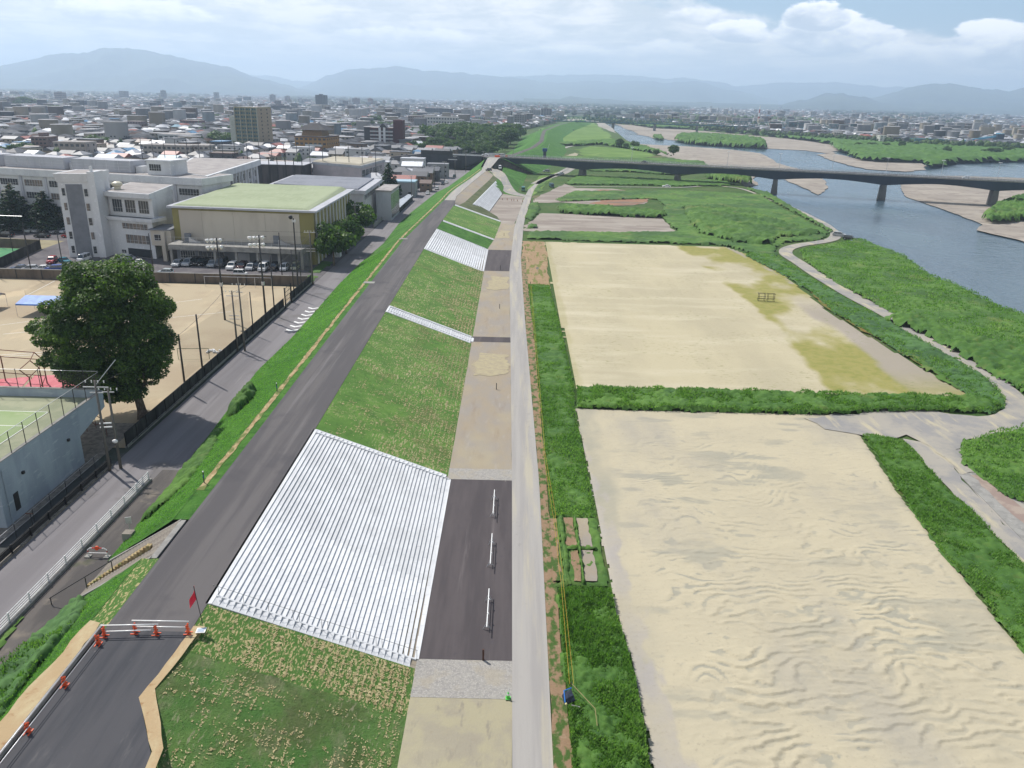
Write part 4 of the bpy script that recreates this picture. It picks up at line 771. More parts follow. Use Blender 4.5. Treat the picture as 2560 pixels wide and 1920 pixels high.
def flood(x,y,h,label,sgn=-1,n=8):
    e=empty('floodlight_mast',(x,y,1),0,label,'floodlight','floodlight masts of the school yard')
    MB().tube((0,0,0),(0,0,h),.22,8,r2=.14).build('shaft',m_dark,e,smooth=True)
    MB().box(-.25,.25,-.25,.25,h*.42,h*.42+.7).build('control_box',m_galv,e)
    for k in range(2): MB().tube((-1.6,-.2,h-.4-k*1.4),(1.2,.9,h-.4-k*1.4),.05,5).build('crossarm',m_dark,e)
    lm=MB().tube((0,0,0),(-.55*.7,-.35,-.25),.26,8,r2=.46).mesh('lamp',m_lamp,True)
    for k in range(n): obj('lamp',lm,e,(-1.5+ (k//2)*.75,-.15+(k//2)*.3,h-.45-(k%2)*1.4))
    return e
flood(-59.0,153.6,16.8,'floodlight mast nearest the big tree, with a cluster of white lamps')
flood(-50.8,154.3,17.4,'floodlight mast beside the street fence, right of the other lit cluster')
e=empty('floodlight_mast',(-51,180,1),0,'tall dark mast with a single tilted lamp by the yellow hall','floodlight')
MB().tube((0,0,0),(0,0,17),.2,8,r2=.14).build('shaft',m_dark,e); MB().ball((-.6,0,17.2),.5,8,5).build('lamp',m_dark,e); MB().box(-.3,.5,-.2,.2,16.1,16.6).build('bracket',m_galv,e)
m_polec=flat('pole_concrete_shaded',(.14,.13,.12))  # concrete colour darkened all round to carry the poles' shaded side
def utility(x,y,h,label,arms=((-.4,1.6),(-1.5,1.2)),wide=1.3):
    e=empty('utility_pole',(x,y,1),0,label,'utility pole')
    MB().tube((0,0,0),(0,0,h),.19,8,r2=.12).build('shaft',m_polec,e,smooth=True)
    for dz,w_ in arms: MB().box(-w_,w_,-.05,.05,h+dz,h+dz+.12).build('crossarm',m_galv,e)
    im=MB().tube((0,0,0),(0,0,.28),.07,6).mesh('insulator',m_lamp)
    for k in range(4): obj('insulator',im,e,(-1.1+k*.72,0,h-.28))
    return e
e=utility(-48.9,85.4,11.8,'concrete utility pole in front of the big tree, nearest the blue wall',((-.9,1.5),(-1.6,.8),(-5.,.0),(-5.4,.0)))
MB().tube((0,.0,11.2),(2.2,1.2,14.0),.05,6).build('boom',m_galv,e); MB().tube((-.3,0,6.3),(1.0,.3,6.3),.1,6).build('bracket',m_white,e); MB().tube((-.3,0,5.8),(1.0,.3,5.8),.1,6).build('bracket',m_white,e)
e=utility(-47.95,86.2,10.6,'second utility pole close beside the first in front of the big tree',((-.6,.7),)); MB().ball((0,-.3,3.8),.25,8,5,sx=1.5).build('lamp',m_white,e)
e=utility(-49.6,133.6,11.1,'thin utility pole left of the first floodlight mast shadow',((-1,1.1),(-4.6,.9),(-5.2,.9)))
e=utility(-48.3,133.6,12.4,'taller twin utility pole beside the thin one at the yard fence',((-1.6,.6),(-5.,.3)))
utility(-49.2,186.5,13.2,'utility pole at the yard corner with two crossarms',((-.5,1.4),(-4.4,1.1),(-5.,1.1)))
utility(-50.2,246,12,'utility pole in the shade of the round trees',((-.5,1.1),(-3,.9)))
utility(-49.5,322,10,'utility pole in front of the bicycle shelter',((-.5,.6),)); utility(-46.5,352,11,'utility pole at the far end of the bicycle shelter',((-.5,.9),))
utility(-42.5,412,11,'utility pole in the row of houses, nearest',((-.5,1.),)); utility(-39.5,436,11,'utility pole in the row of houses, second',((-.5,1.),)); utility(-36,465,12,'utility pole in the row of houses, third',((-.5,1.),)); utility(-32,500,13,'utility pole before the dark underpass',((-.5,1.),))
utility(-21.5,512,12,'utility pole on the levee at the bridge head',((-.5,.5),)); utility(-3,540,12,'slanting utility pole behind the bridge head',((-.5,.7),))
def wire(a,b,sag,r=.025,k=10):
    mb=MB(); P0=Vector(a);P1=Vector(b); prev=P0
    for i in range(1,k+1):
        t=i/k; q=P0.lerp(P1,t); q.z-=sag*4*t*(1-t); mb.tube(prev,q,r,4); prev=q
    return mb

# ------------------------------------------------------------------ blades and straw on the levee
m_blade=leafy(nmat('grass_blades',P(100,154,62,1.2),[(P(132,180,84,1.2),'tone',T,.3,.8,5),(P(76,124,48),1.2,T,.5,.68,5,.6)],rough=.7))
bz=lambda X,Y:1.+np.clip((X-foot(Y))/np.maximum(crL(Y)-1.6-foot(Y),1),0,1)*5
for (a,b,n_,h_) in ((22,58,9000,.13),(66,120,22000,.14),(120,215,16000,.2)):
    yy=np.arange(a,b+.1,2.); tufts('bank_grass_blades',[(float(foot(y))+.15,float(y)) for y in yy]+[(float(crL(y))-1.6,float(y)) for y in yy[::-1]],n_,h_,m_blade,bz,120+a,.05,.5,label='fine grass blades covering the town side of the levee')
m_strawb=nmat('straw_bits',P(206,192,146,1.3),[(P(176,160,116,1.3),2.,T,.42,.62,4)])
def flecks(y0,y1,n,thr,seed,label,ly=.17,lx=.06,rowy=.0):
    r=np.random.RandomState(seed); Y=y0+r.rand(n*6)*(y1-y0); X=-24+r.rand(n*6)*16.2; X=np.where(r.rand(n*6)<.6,np.round(X/.62)*.62+r.normal(size=n*6)*.05,X); Y=np.where(r.rand(n*6)<.3,np.round(Y/.75)*.75+r.normal(size=n*6)*.05,Y)
    m_=fbm(X/3.2,Y/3.2,4,seed)*.6+.5*fbm(X/.9,Y/.9,2,seed+2)+.018*(X+16); k=(r.rand(n*6)<np.clip((m_-thr+.10)*5,0,1)*.5)&(X>crR(Y)+.3)&(X<toe(Y)-.15); X=X[k][:n];Y=Y[k][:n]; n=len(X)
    zf=lambda x,y: (x-toe(y))/(crR(y)-toe(y))*5.97+.045
    al=r.rand(n)<.62; a=ly*(.5+r.rand(n)); b=lx*(.6+.8*r.rand(n)); hx=np.where(al,b,a*.8)/2; hy=np.where(al,a,b)/2; jj=(r.rand(n)-.5)*.12
    c=[(-1,-1),(1,-1),(1,1),(-1,1)]; V=np.stack([np.stack([X+sx*hx+sy*jj,Y+sy*hy,zf(X+sx*hx,Y)+.03*r.rand(n)],1) for sx,sy in c],1).reshape(-1,3)
    tag(obj('straw_flecks',npmesh('straw_flecks',V,np.arange(4*n).reshape(-1,4),m_strawb)),label,kind='stuff')
flecks(88.6,144.2,8200,.60,1,'pale straw bits scattered in rows on the long turf slope'); flecks(149.8,210.5,5200,.62,2,'pale straw bits on the turf slope beyond the narrow stair',.28,.10)
flecks(24,47.3,6000,.56,3,'pale dry bits on the near worn turf',.12,.05); flecks(47.6,52.7,3000,.48,4,'thick straw bits on the turf strip below the steps',.14,.06)
# ------------------------------------------------------------------ school yard, parking, courts
sheet('school_yard',[(-240,92),(-50.2,92),(-50.2,184),(-240,187)],1.03,m_yard,step=300,amp=0,label='pale brown sandy school yard')
m_park=nmat('parking_asphalt',P(126,122,124),[(P(108,104,108),.2,T,.42,.6,6),(P(142,138,136),.6,T,.58,.7,6,.7)],bump=[(10,.01)])
sheet('parking_ground',[(-260,187.5),(-49.4,187),(-49.4,360),(-260,360)],1.025,m_park,step=300,amp=0,label='dark asphalt car park around the school buildings')
canopy('lawn_corner',[(-56,187.6),(-50,187.4),(-50,196),(-53,197)],.4,.2,m_weedl,1.03,95,.2,.3,label='small green lawn corner beside the yellow hall')
canopy('lawn_corner',[(-53.8,200),(-50.4,200),(-50.2,215),(-53.8,215)],.5,.3,m_weedl,1.03,96,.2,.3,label='shaded lawn under the round trees')
for i,(a,b) in enumerate((((-108.8,168.8),(-110.8,184)),((-92,126),(-64,134)),((-96,140),(-60,160)),((-120,130),(-70,170)),((-118,118),(-80,131)))):
    d=Vector(b)-Vector(a); n=Vector((-d.y,d.x)).normalized()*.06
    sheet('yard_line',[(a[0]+n.x,a[1]+n.y),(b[0]+n.x,b[1]+n.y),(b[0]-n.x,b[1]-n.y),(a[0]-n.x,a[1]-n.y)],1.045,m_paintw,step=999,amp=0,label='faint white line marked on the school yard')
w_=empty('yard_wall',(-120,185.6,1),0,'long brown screened wall between school yard and car park','wall')
MB().box(-120,69.8,-.12,.12,0,2.3).build('screen',m_screen,w_); MB().box(-120,69.9,-.2,.2,2.3,2.42).build('cap',m_conc,w_)
pm=MB().box(-.08,.08,-.2,.2,0,2.35).mesh('post',m_dark)
for k in range(28): obj('post',pm,w_,(-100+k*6.2,-.05,0))
# tennis court behind its screen
m_court=nmat('court_green',P(92,160,112),[(P(120,170,120),.3,(1,.4,1),.45,.6,6),(P(80,146,104),.08,T,.5,.65,6)])
m_court2=nmat('court_clay',P(176,166,134),[(P(160,150,120),.2,T,.42,.6,6)])
q=px((0,690),(-60,700),(-260,640),(-60,597),(60,600),(150,612),z=1)
sheet('tennis_court',[(-200,192),(-134,196.5),(-137,236),(-210,245)],1.04,m_court2,step=99,amp=0,label='sandy border of the tennis courts')
sheet('tennis_court',[(-195,197),(-137,200),(-139.5,222),(-200,226)],1.06,m_court,step=99,amp=0,label='green tennis court behind the dark screen')
w_=empty('court_fence',(-133,196,1),0,'dark screened fence around the tennis court','fence')
MB().prism([(-70,-4.2),(2.2,0),(2.2,.2),(-70,-4)],0,.2).build('kerb',m_conc,w_)
mb=MB(); rail_box(mb,(1.5,-.5),(-3.6,27),0,2.6,.1); mb.build('screen',m_dscreen,w_)
mb=MB(); rail_box(mb,(-3.6,27),(-80,33),0,2.6,.1); mb.build('screen',m_screen,w_)
for x,y in ((1.5,-.5),(-.2,9),(-1.9,18),(-3.6,27),(-16,28),(-28,29),(-40,30)): MB().tube((x,y,0),(x,y,9),.09,6).build('post',m_dark,w_)
MB().tube((-8,28,9),(-60,31,9),.1,5).build('rail',m_galv,w_)
# ------------------------------------------------------------------ blue walled building with roof court
m_blue=nmat('blue_grey_wall',P(172,184,194,1.3),[(P(156,168,180,1.3),.25,(1,1,.35),.42,.6,6),(P(184,194,202,1.3),1.2,(.3,.3,1.5),.55,.68,5)],bump=[(5,.01)])
m_rcourt=nmat('roof_court',P(176,194,146),[(P(162,186,128),.12,T,.4,.6,6),(P(196,204,164),.5,(.5,1.4,1),.56,.68,6)])
m_rcourt2=nmat('roof_court_edge',P(186,188,158),[(P(170,176,146),.4,T,.4,.6,6)])
b=empty('court_building',(-53,80,1),0,'blue grey concrete building with a fenced green court on its roof','building')
MB().prism([(-60,-8.3),(0,-8.3),(0,7.4),(-60,7.4)],0,6.2).build('wall',m_blue,b)
MB().hexa([(-60,7.4,0),(0,7.4,0),(0,7.41,0),(-60,7.41,0)],[(-60,7.4,6.2),(0,7.4,6.2),(0,13.6,6.2),(-60,13.6,6.2)]).build('overhang',m_blue,b) if 0 else None
MB().hexa([(-60,7.42,3.6),(0,7.42,3.6),(0,13.9,5.0),(-60,13.9,5.0)],[(-60,7.42,6.2),(0,7.42,6.2),(0,13.9,6.2),(-60,13.9,6.2)]).build('overhang',m_blue,b)
MB().box(-60,-.32,-8,13.6,6.2,6.3).build('roof_court_edge',m_rcourt2,b)
MB().box(-58,-4.,-5.,8.6,6.31,6.34).build('roof_court',m_rcourt,b)
for i,(x0,x1,y0,y1) in enumerate(((-58,-4,8.4,8.5),(-58,-4,4,4.1),(-20,-19.9,-5,8.5),(-4.1,-4,-5,8.5),(-12,-11.9,-5,8.5))): MB().box(x0,x1,y0,y1,6.345,6.35).build('court_line',m_paintw,b)
MB().box(-.3,.02,-8.32,13.92,6.2,7.2).build('parapet',m_blue,b); MB().box(-60,-.31,13.6,13.93,6.2,7.4).build('parapet',m_blue,b); MB().box(-60,-.31,-8.33,-8.05,6.2,7.2).build('parapet',m_blue,b)
cp=MB(); cp.box(-.36,.06,-8.35,13.95,7.2,7.28); cp.box(-60,-.36,13.55,13.97,7.4,7.48); cp.build('parapet_cap',m_conc,b)
pm=MB().tube((0,0,0),(0,0,2.5),.045,6).mesh('fence_post',m_dark)
for k in range(9): obj('fence_post',pm,b,(-.1,-7.6+k*2.55,7.28))
for k in range(20): obj('fence_post',pm,b,(-2.-k*2.9,13.75,7.48))
MB().tube((-.1,-7.6,9.78),(-.1,13.7,9.78),.03,5).build('fence_rail',m_galv,b); MB().tube((-.1,13.75,9.9),(-58,13.75,9.9),.03,5).build('fence_rail',m_galv,b)
MB().quad((-.1,-7.6,7.3),(-.1,13.7,7.3),(-.1,13.7,9.8),(-.1,-7.6,9.8)).build('fence_mesh',m_net,b); MB().quad((-.1,13.75,7.5),(-58,13.75,7.5),(-58,13.75,9.9),(-.1,13.75,9.9)).build('fence_mesh',m_net,b)
MB().box(.0,.06,-6.4,-5.6,1.0,3.0).build('window',m_dark,b); MB().box(0,.25,-4.4,-4.1,4.4,4.7).build('vent',m_dark,b); MB().box(0,.25,4.6,4.9,4.2,4.5).build('vent',m_dark,b)
MB().tube((.08,-7.4,0),(.08,-7.4,6.3),.06,6).build('drain_pipe',m_blue,b)
MB().prism([(-8,-12),(1.2,-12),(1.2,20),(-8,20)],0,.04).build('apron',m_stair,b)
# cage, red sheets and canopies in the yard
def cage():
    m_rust=flat('rust_steel',(.16,.06,.04),.8,.2)
    e=empty('backstop_cage',(-70,110,1),0,'tall rusty backstop cage behind the blue building roof','cage')
    pts=[(-24,4.5),(-16,3.4),(-8,2.2),(-1,1.2),(.6,-2.5),(1.5,-6.5)]
    for x,y in pts: MB().tube((x,y,0),(x,y,5.2),.09,6).build('post',m_rust,e); MB().tube((x,y,5.2),(x*.96-.2,y-1.4,6.8),.07,6).build('post',m_rust,e)
    for (a,b2) in zip(pts,pts[1:]):
        for z in (5.2,2.6): MB().tube((*a,z),(*b2,z),.06,5).build('rail',m_rust,e)
        MB().tube((a[0]*.96-.2,a[1]-1.4,6.8),(b2[0]*.96-.2,b2[1]-1.4,6.8),.06,5).build('rail',m_rust,e)
    MB().box(1,1.6,-9,-8.4,0,.1).build('base',m_conc,e)
    m_redt=nmat('red_sheet',(.55,.09,.12),[((.62,.16,.19),.5,T,.4,.65,5)],rough=.6)
    for (pts,lab) in (([(-79,112.6,2.4),(-74.6,113.2,2.7),(-74.6,108.5,1.4),(-79,108.5,1.4)],'red tarpaulin behind the roof court, left piece'),([(-74.0,113.2,2.9),(-65.6,113.4,3.2),(-63.8,110.5,2.4),(-64.6,106.5,1.4),(-74.,108.,1.4)],'larger red tarpaulin spread by the backstop cage')):
        mb=MB(); mb.hexa([(x,y,z-.06) for x,y,z in pts][::-1],[(x,y,z) for x,y,z in pts][::-1]); 
        for x,y,z in pts[:2]: mb.tube((x,y,1),(x,y,z),.05,5)
        tag(mb.build('tarpaulin',m_redt),lab,'tarpaulin')
    mb=MB(); 
    for (a,b2) in (((-57,98,1),(-54.2,95.4,1)),((-57.6,96.8,1),(-54.8,94.2,1)),((-57,98,1),(-57.6,96.8,1)),((-54.2,95.4,1),(-54.8,94.2,1))):
        mb.tube((a[0],a[1],3.2),(b2[0],b2[1],3.2),.05,5); mb.tube(a,(a[0],a[1],3.2),.05,5)
    tag(mb.build('steel_frame',m_rust),'rusty rectangular steel frame beside the blue building','frame')
cage()
def canopy_tent(x,y,wx,wy,h,col,label,rz=0):
    m=nmat('canopy_cloth',col,[(tuple(min(1,c*1.5+.04) for c in col),.6,T,.4,.7,5)],rough=.5)
    e=empty('canopy_tent',(x,y,1),rz,label,'canopy tent')
    a,b2=wx/2,wy/2; mb=MB(); mb.quad((-a,-b2,h),(a,-b2,h),(a*.9,0,h+1.1),(-a*.9,0,h+1.1)).quad((a,b2,h),(-a,b2,h),(-a*.9,0,h+1.1),(a*.9,0,h+1.1)).poly([(-a,b2,h),(-a,-b2,h),(-a*.9,0,h+1.1)]).poly([(a,-b2,h),(a,b2,h),(a*.9,0,h+1.1)]); mb.box(-a,a,-b2-.02,-b2,h-.3,h).box(-a,a,b2,b2+.02,h-.3,h)
    mb.build('cloth',m,e)
    for sx in (-1,1):
        for sy in (-1,1): MB().tube((sx*a,sy*b2,0),(sx*a,sy*b2,h),.04,6).build('leg',m_galv,e)
canopy_tent(-95.5,155.5,10.5,6,2.6,P(70,130,215),'blue canopy tent half hidden behind the big tree')
canopy_tent(-110.8,157.5,6.5,5.5,2.7,P(176,166,160),'pale grey canopy tent at the left edge of the yard')
mb=MB(); mb.tube((-108.8,168.8,1),(-108.8,168.8,2.3),.06,5).tube((-110.8,184,1),(-110.8,184,2.3),.06,5).quad((-108.8,168.8,1.2),(-110.8,184,1.2),(-110.8,184,2.2),(-108.8,168.8,2.2)); tag(mb.build('sports_net',m_net),'low sports net strung across the school yard','net')
mb=MB()
for x in (-74,-70,-66,-62,-58):
    mb.tube((x,182.5,1),(x,182.5,3.4),.06,5)
mb.tube((-74,182.5,3.4),(-58,182.5,3.4),.06,5); tag(mb.build('exercise_bars',m_galv),'row of grey horizontal bars before the yard wall','exercise bars')
mb=MB(); mb.tube((-58,128,1.0),(-52.8,128.5,1.0),.05,5).tube((-58,128,3),(-52.8,128.5,3),.05,5).tube((-58,128,1),(-58,128,3),.05,5).tube((-52.8,128.5,1),(-52.8,128.5,3),.05,5); tag(mb.build('goal_frame',flat('goal_green',(.12,.16,.08))),'small thin goal frame lying near the fence','goal')
mb=MB(); rr=random.Random(5)
for k in range(26): mb.ball((-54.5+rr.random()*3.2,131.8+rr.random()*1.2,1.15+rr.random()*.2),.22,6,4)
tag(mb.build('white_bags',m_white),'heap of white bags by the fence below the floodlight',kind='stuff')
# ------------------------------------------------------------------ school buildings
m_wallw=nmat('white_wall',(.58,.59,.60),[((.50,.51,.53),.25,(1,1,.25),.45,.65,6),((.68,.69,.70),1.5,T,.55,.7,5)],bump=[(6,.005)])
m_wallg=nmat('grey_panel',(.19,.20,.22),[((.16,.17,.19),.4,T,.4,.6,6)])
m_wallp=nmat('pale_wall',(.42,.43,.46),[((.35,.36,.39),.25,(1,1,.3),.45,.65,6)])
m_roofd=nmat('roof_deck',P(196,190,186),[(P(176,170,168),.3,T,.42,.6,6),(P(150,144,142),.6,T,.6,.72,6,.6)])
m_cream=nmat('cream_wall',(.50,.46,.39),[((.44,.40,.34),.15,(1,1,.3),.45,.6,6)],bump=[(4,.004)])
m_oliv=nmat('olive_wall',(.25,.225,.09),[((.20,.18,.075),.3,(1,1,.3),.45,.65,6)])
m_groof=nmat('green_roof',P(182,193,158),[(P(172,184,148),.08,T,.42,.6,6),(P(192,200,170),.6,(3,.3,1),.5,.65,5,.6)])
m_dwin=nmat('dark_window',(.03,.035,.04),rough=.2,spec=.7)
m_curt=nmat('curtained_window',(.20,.16,.13),[((.10,.10,.10),1.2,(1,1,.1),.45,.55,4)],rough=.4)
def facade(b,p0,p1,spans,m=m_dwin,z=(0,1),off=.03,panes=3,frame=True,name='window'):
    """window units along the wall line p0->p1 (in the frame of b); spans = [(u0,u1),...] in metres"""
    a=Vector((*p0,0)); d=Vector((*p1,0))-a; d.normalize(); n=Vector((d.y,-d.x,0)); ang=math.atan2(d.y,d.x); cache={}
    for u0,u1 in spans:
        wd=round(u1-u0,2); key=(wd,z[1]-z[0])
        if key not in cache:
            mb=MB().box(0,wd,-.02,.06,0,z[1]-z[0],0)
            if frame:
                for k in range(panes+1): mb.box(wd*k/panes-.035,wd*k/panes+.035,-.06,-.021,0,z[1]-z[0],1)
                mb.box(0,wd,-.06,-.021,-.06,.04,1); mb.box(0,wd,-.058,-.0212,(z[1]-z[0])-.04,(z[1]-z[0])+.04,1); mb.box(0,wd,-.057,-.0213,(z[1]-z[0])*.33,(z[1]-z[0])*.33+.05,1)
            cache[key]=mb.mesh(name,[m,m_frame])
        q=a+d*u0+n*off; o=obj(name,cache[key],b,(q.x,q.y,z[0]),ang)
def tower():
    b=empty('stair_tower',(-118,212,1),0,'white school stair tower with a tall grey panel','building')
    p=[(-4.4,.2),(3.4,1.6),(3.0,13),(-4.8,11.6)]
    MB().prism(p,0,21.6).build('wall',m_wallw,b)
    MB().hexa([(-4.5,.0,20.2),(3.5,1.4,20.2),(3.1,13.2,20.2),(-4.9,11.8,20.2)],[(-4.9,-.5,22.4),(3.6,.9,22.4),(3.2,13.4,22.4),(-5.3,12,22.4)],0).build('roof_parapet',m_wallw,b)
    MB().prism([(-4.2,.5),(2.9,1.8),(2.6,12.6),(-4.5,11.4)],22.0,22.42).build('roof',m_roofd,b)
    d=Vector((7.8,1.4)).normalized(); n=Vector((d.y,-d.x))
    def pt(u,o): return (-4.4+d.x*u+n.x*o,.2+d.y*u+n.y*o)
    MB().prism([pt(1.9,.12),pt(6.0,.12),pt(6.0,-.3),pt(1.9,-.3)],0,19.6).build('grey_panel',m_wallg,b)
    for k in range(5):
        facade(b,pt(0,0),pt(7.9,0),[(.75,1.6)],m_curt if k in (2,3) else m_dwin,(1.2+k*3.85,3.2+k*3.85),panes=1); facade(b,pt(0,0),pt(7.9,0),[(6.3,7.2)],m_curt if k in (1,3) else m_dwin,(1.0+k*3.85,3.0+k*3.85),panes=1)
    MB().prism([(3.5,.8),(5.2,1.1),(5.2,6),(3.5,6)],0,22.9).build('pillar',m_wallw,b); MB().box(3.7,4.3,2,2.6,22.9,24.3).build('chimney',m_wallw,b)
tower()
def midblock():
    b=empty('school_block',(-107,216,1),0,'white school block between the stair tower and the yellow hall','building')
    A=(-5.8,1.0);B_=(8.2,-3.2);C_=(4.6,20);D=(-9,24)
    MB().prism([A,B_,C_,D],0,10.9).build('wall',m_wallw,b)
    d=(Vector(B_)-Vector(A)).normalized(); n=Vector((d.y,-d.x))
    def pt(u,o): return (A[0]+d.x*u+n.x*o,A[1]+d.y*u+n.y*o)
    MB().prism([pt(.1,-1.2),pt(14.5,-1.2),C_,D],10.9,16.2).build('upper_wall',m_wallw,b)
    MB().prism([pt(-.5,.9),pt(15.3,.9),pt(15.3,-5),pt(-.5,-5)],10.0,10.9).build('ledge',m_wallw,b)
    MB().prism([pt(-.6,.3),pt(15.0,.3),(C_[0]+.5,C_[1]+.4),(D[0]-.4,D[1]+.4)],16.2,17.5).build('roof_fascia',m_wallw,b)
    MB().prism([pt(.2,-.5),pt(14.3,-.5),(C_[0],C_[1]),(D[0],D[1])],17.5,17.55).build('roof',m_roofd,b)
    facade(b,pt(0,-1.2),pt(14.5,-1.2),[(1.2,4.4),(5.4,8.8),(9.9,13.2)],m_dwin,(12.,15.4),panes=4)
    facade(b,A,B_,[(4.6,13)],m_curt,(7.7,9.3),panes=7); facade(b,A,B_,[(5.3,13.2)],m_curt,(3.8,6.2),panes=6,off=.03)
    facade(b,A,B_,[(5.4,13.3)],m_dwin,(.1,2.4),frame=False,name='entrance'); facade(b,A,B_,[(3.2,4.7)],m_dwin,(.9,1.8),panes=2)
    MB().ball((-3.9,5,19.0),1.5,10,6,sz=.55).tube((-3.9,5,17.5),(-3.9,5,18.6),.9,8).build('water_tank',nmat('tank',(.55,.52,.40),rough=.4),b)
midblock()
def mainblock():
    b=empty('school_main_building',(-150,262,1),0,'long white school building with grey rooftop screens','building')
    A=(-76,13.);B_=(54,-19.5); d=(Vector(B_)-Vector(A)).normalized(); n=Vector((d.y,-d.x)); Lw=(Vector(B_)-Vector(A)).length
    def pt(u,o): return (A[0]+d.x*u+n.x*o,A[1]+d.y*u+n.y*o)
    MB().prism([pt(0,0),pt(Lw,0),pt(Lw,-15),pt(0,-15)],0,16.8).build('wall',m_wallw,b)
    MB().prism([pt(-1,.9),pt(Lw+.9,.9),pt(Lw+.9,-15.6),pt(-1,-15.6)],16.8,18.9).build('roof_fascia',m_wallw,b)
    MB().prism([pt(0,.2),pt(Lw+.2,.2),pt(Lw+.2,-15),pt(0,-15)],18.9,18.95).build('roof',m_roofd,b)
    for k in range(1,14):
        u=Lw-k*9.6; MB().prism([pt(u,.35),pt(u+.9,.35),pt(u+.9,0.),pt(u,0.)],0,16.8).build('pilaster',m_wallp,b)
        for z in (1.5,5.6,9.7,13.6): facade(b,A,B_,[(u+1.6,u+8.6)],m_curt if (k+int(z))%5==0 else m_dwin,(z,z+2.0),panes=7,off=.04)
    for (u0,u1,lab) in ((Lw-49,Lw-27,0),(Lw-75,Lw-52,1),(Lw-100,Lw-77.5,2)):
        mb=MB(); mb.prism([pt(u0,-3),pt(u1,-3),pt(u1,-10),pt(u0,-10)],19.,22.6)
        for k in range(6): 
            u=u0+(u1-u0)*k/5; mb.prism([pt(u-.05,-2.94),pt(u+.05,-2.94),pt(u+.05,-3),pt(u-.05,-3)],19,22.6,1)
        for z in (19.9,20.8,21.7): mb.prism([pt(u0,-2.93),pt(u1,-2.93),pt(u1,-3),pt(u0,-3)],z,z+.07,1)
        mb.build('equipment_screen',[m_wallp,m_galv],b)
    for u in (Lw-50.6,Lw-25.5): MB().prism([pt(u-1.2,-5),pt(u+1.2,-5),pt(u+1.2,-8),pt(u-1.2,-8)],18.95,21).build('roof_hut',m_wallw,b)
    MB().prism([pt(Lw-20,-2),pt(Lw-11.5,-2),pt(Lw-11.5,-10),pt(Lw-20,-10)],18.95,23).build('stair_house',m_wallw,b); MB().prism([pt(Lw-20.4,-1.6),pt(Lw-11.1,-1.6),pt(Lw-11.1,-10.4),pt(Lw-20.4,-10.4)],23,23.5).build('stair_house_roof',m_wallw,b)
    facade(b,pt(0,-2),pt(Lw,-2),[(Lw-19.2,Lw-15)],m_dwin,(20.2,22.2),panes=5)
    # wing running back
    W=[pt(Lw-22,-14),(53.5,-15),(49,51),(24,52)]
    MB().prism(W,0,17.2).build('wing_wall',m_wallp,b); 
    MB().prism([(W[0][0]-.6,W[0][1]-.6),(54.6,-15.6),(50,52),(23,53)],17.2,19.2).build('wing_fascia',m_wallw,b); MB().prism([(W[0][0]+.6,W[0][1]+.6),(53.4,-14.6),(48.8,50.8),(24.2,51.8)],19.2,19.25).build('wing_roof',m_roofd,b)
    wd=(Vector((49,51))-Vector((53.5,-15))).length
    for k in range(8): 
        for z in (9.8,13.4): facade(b,(53.5,-15),(49,51),[(2+k*8,8+k*8)],m_dwin,(z,z+2.4),panes=4,off=.04)
    for k in range(16): 
        q=Vector((53.5,-15)).lerp(Vector((49,51)),k/16); MB().box(q.x,q.x+.5,q.y,q.y+.5,0,17.2).build('fin',m_wallw,b)
mainblock()
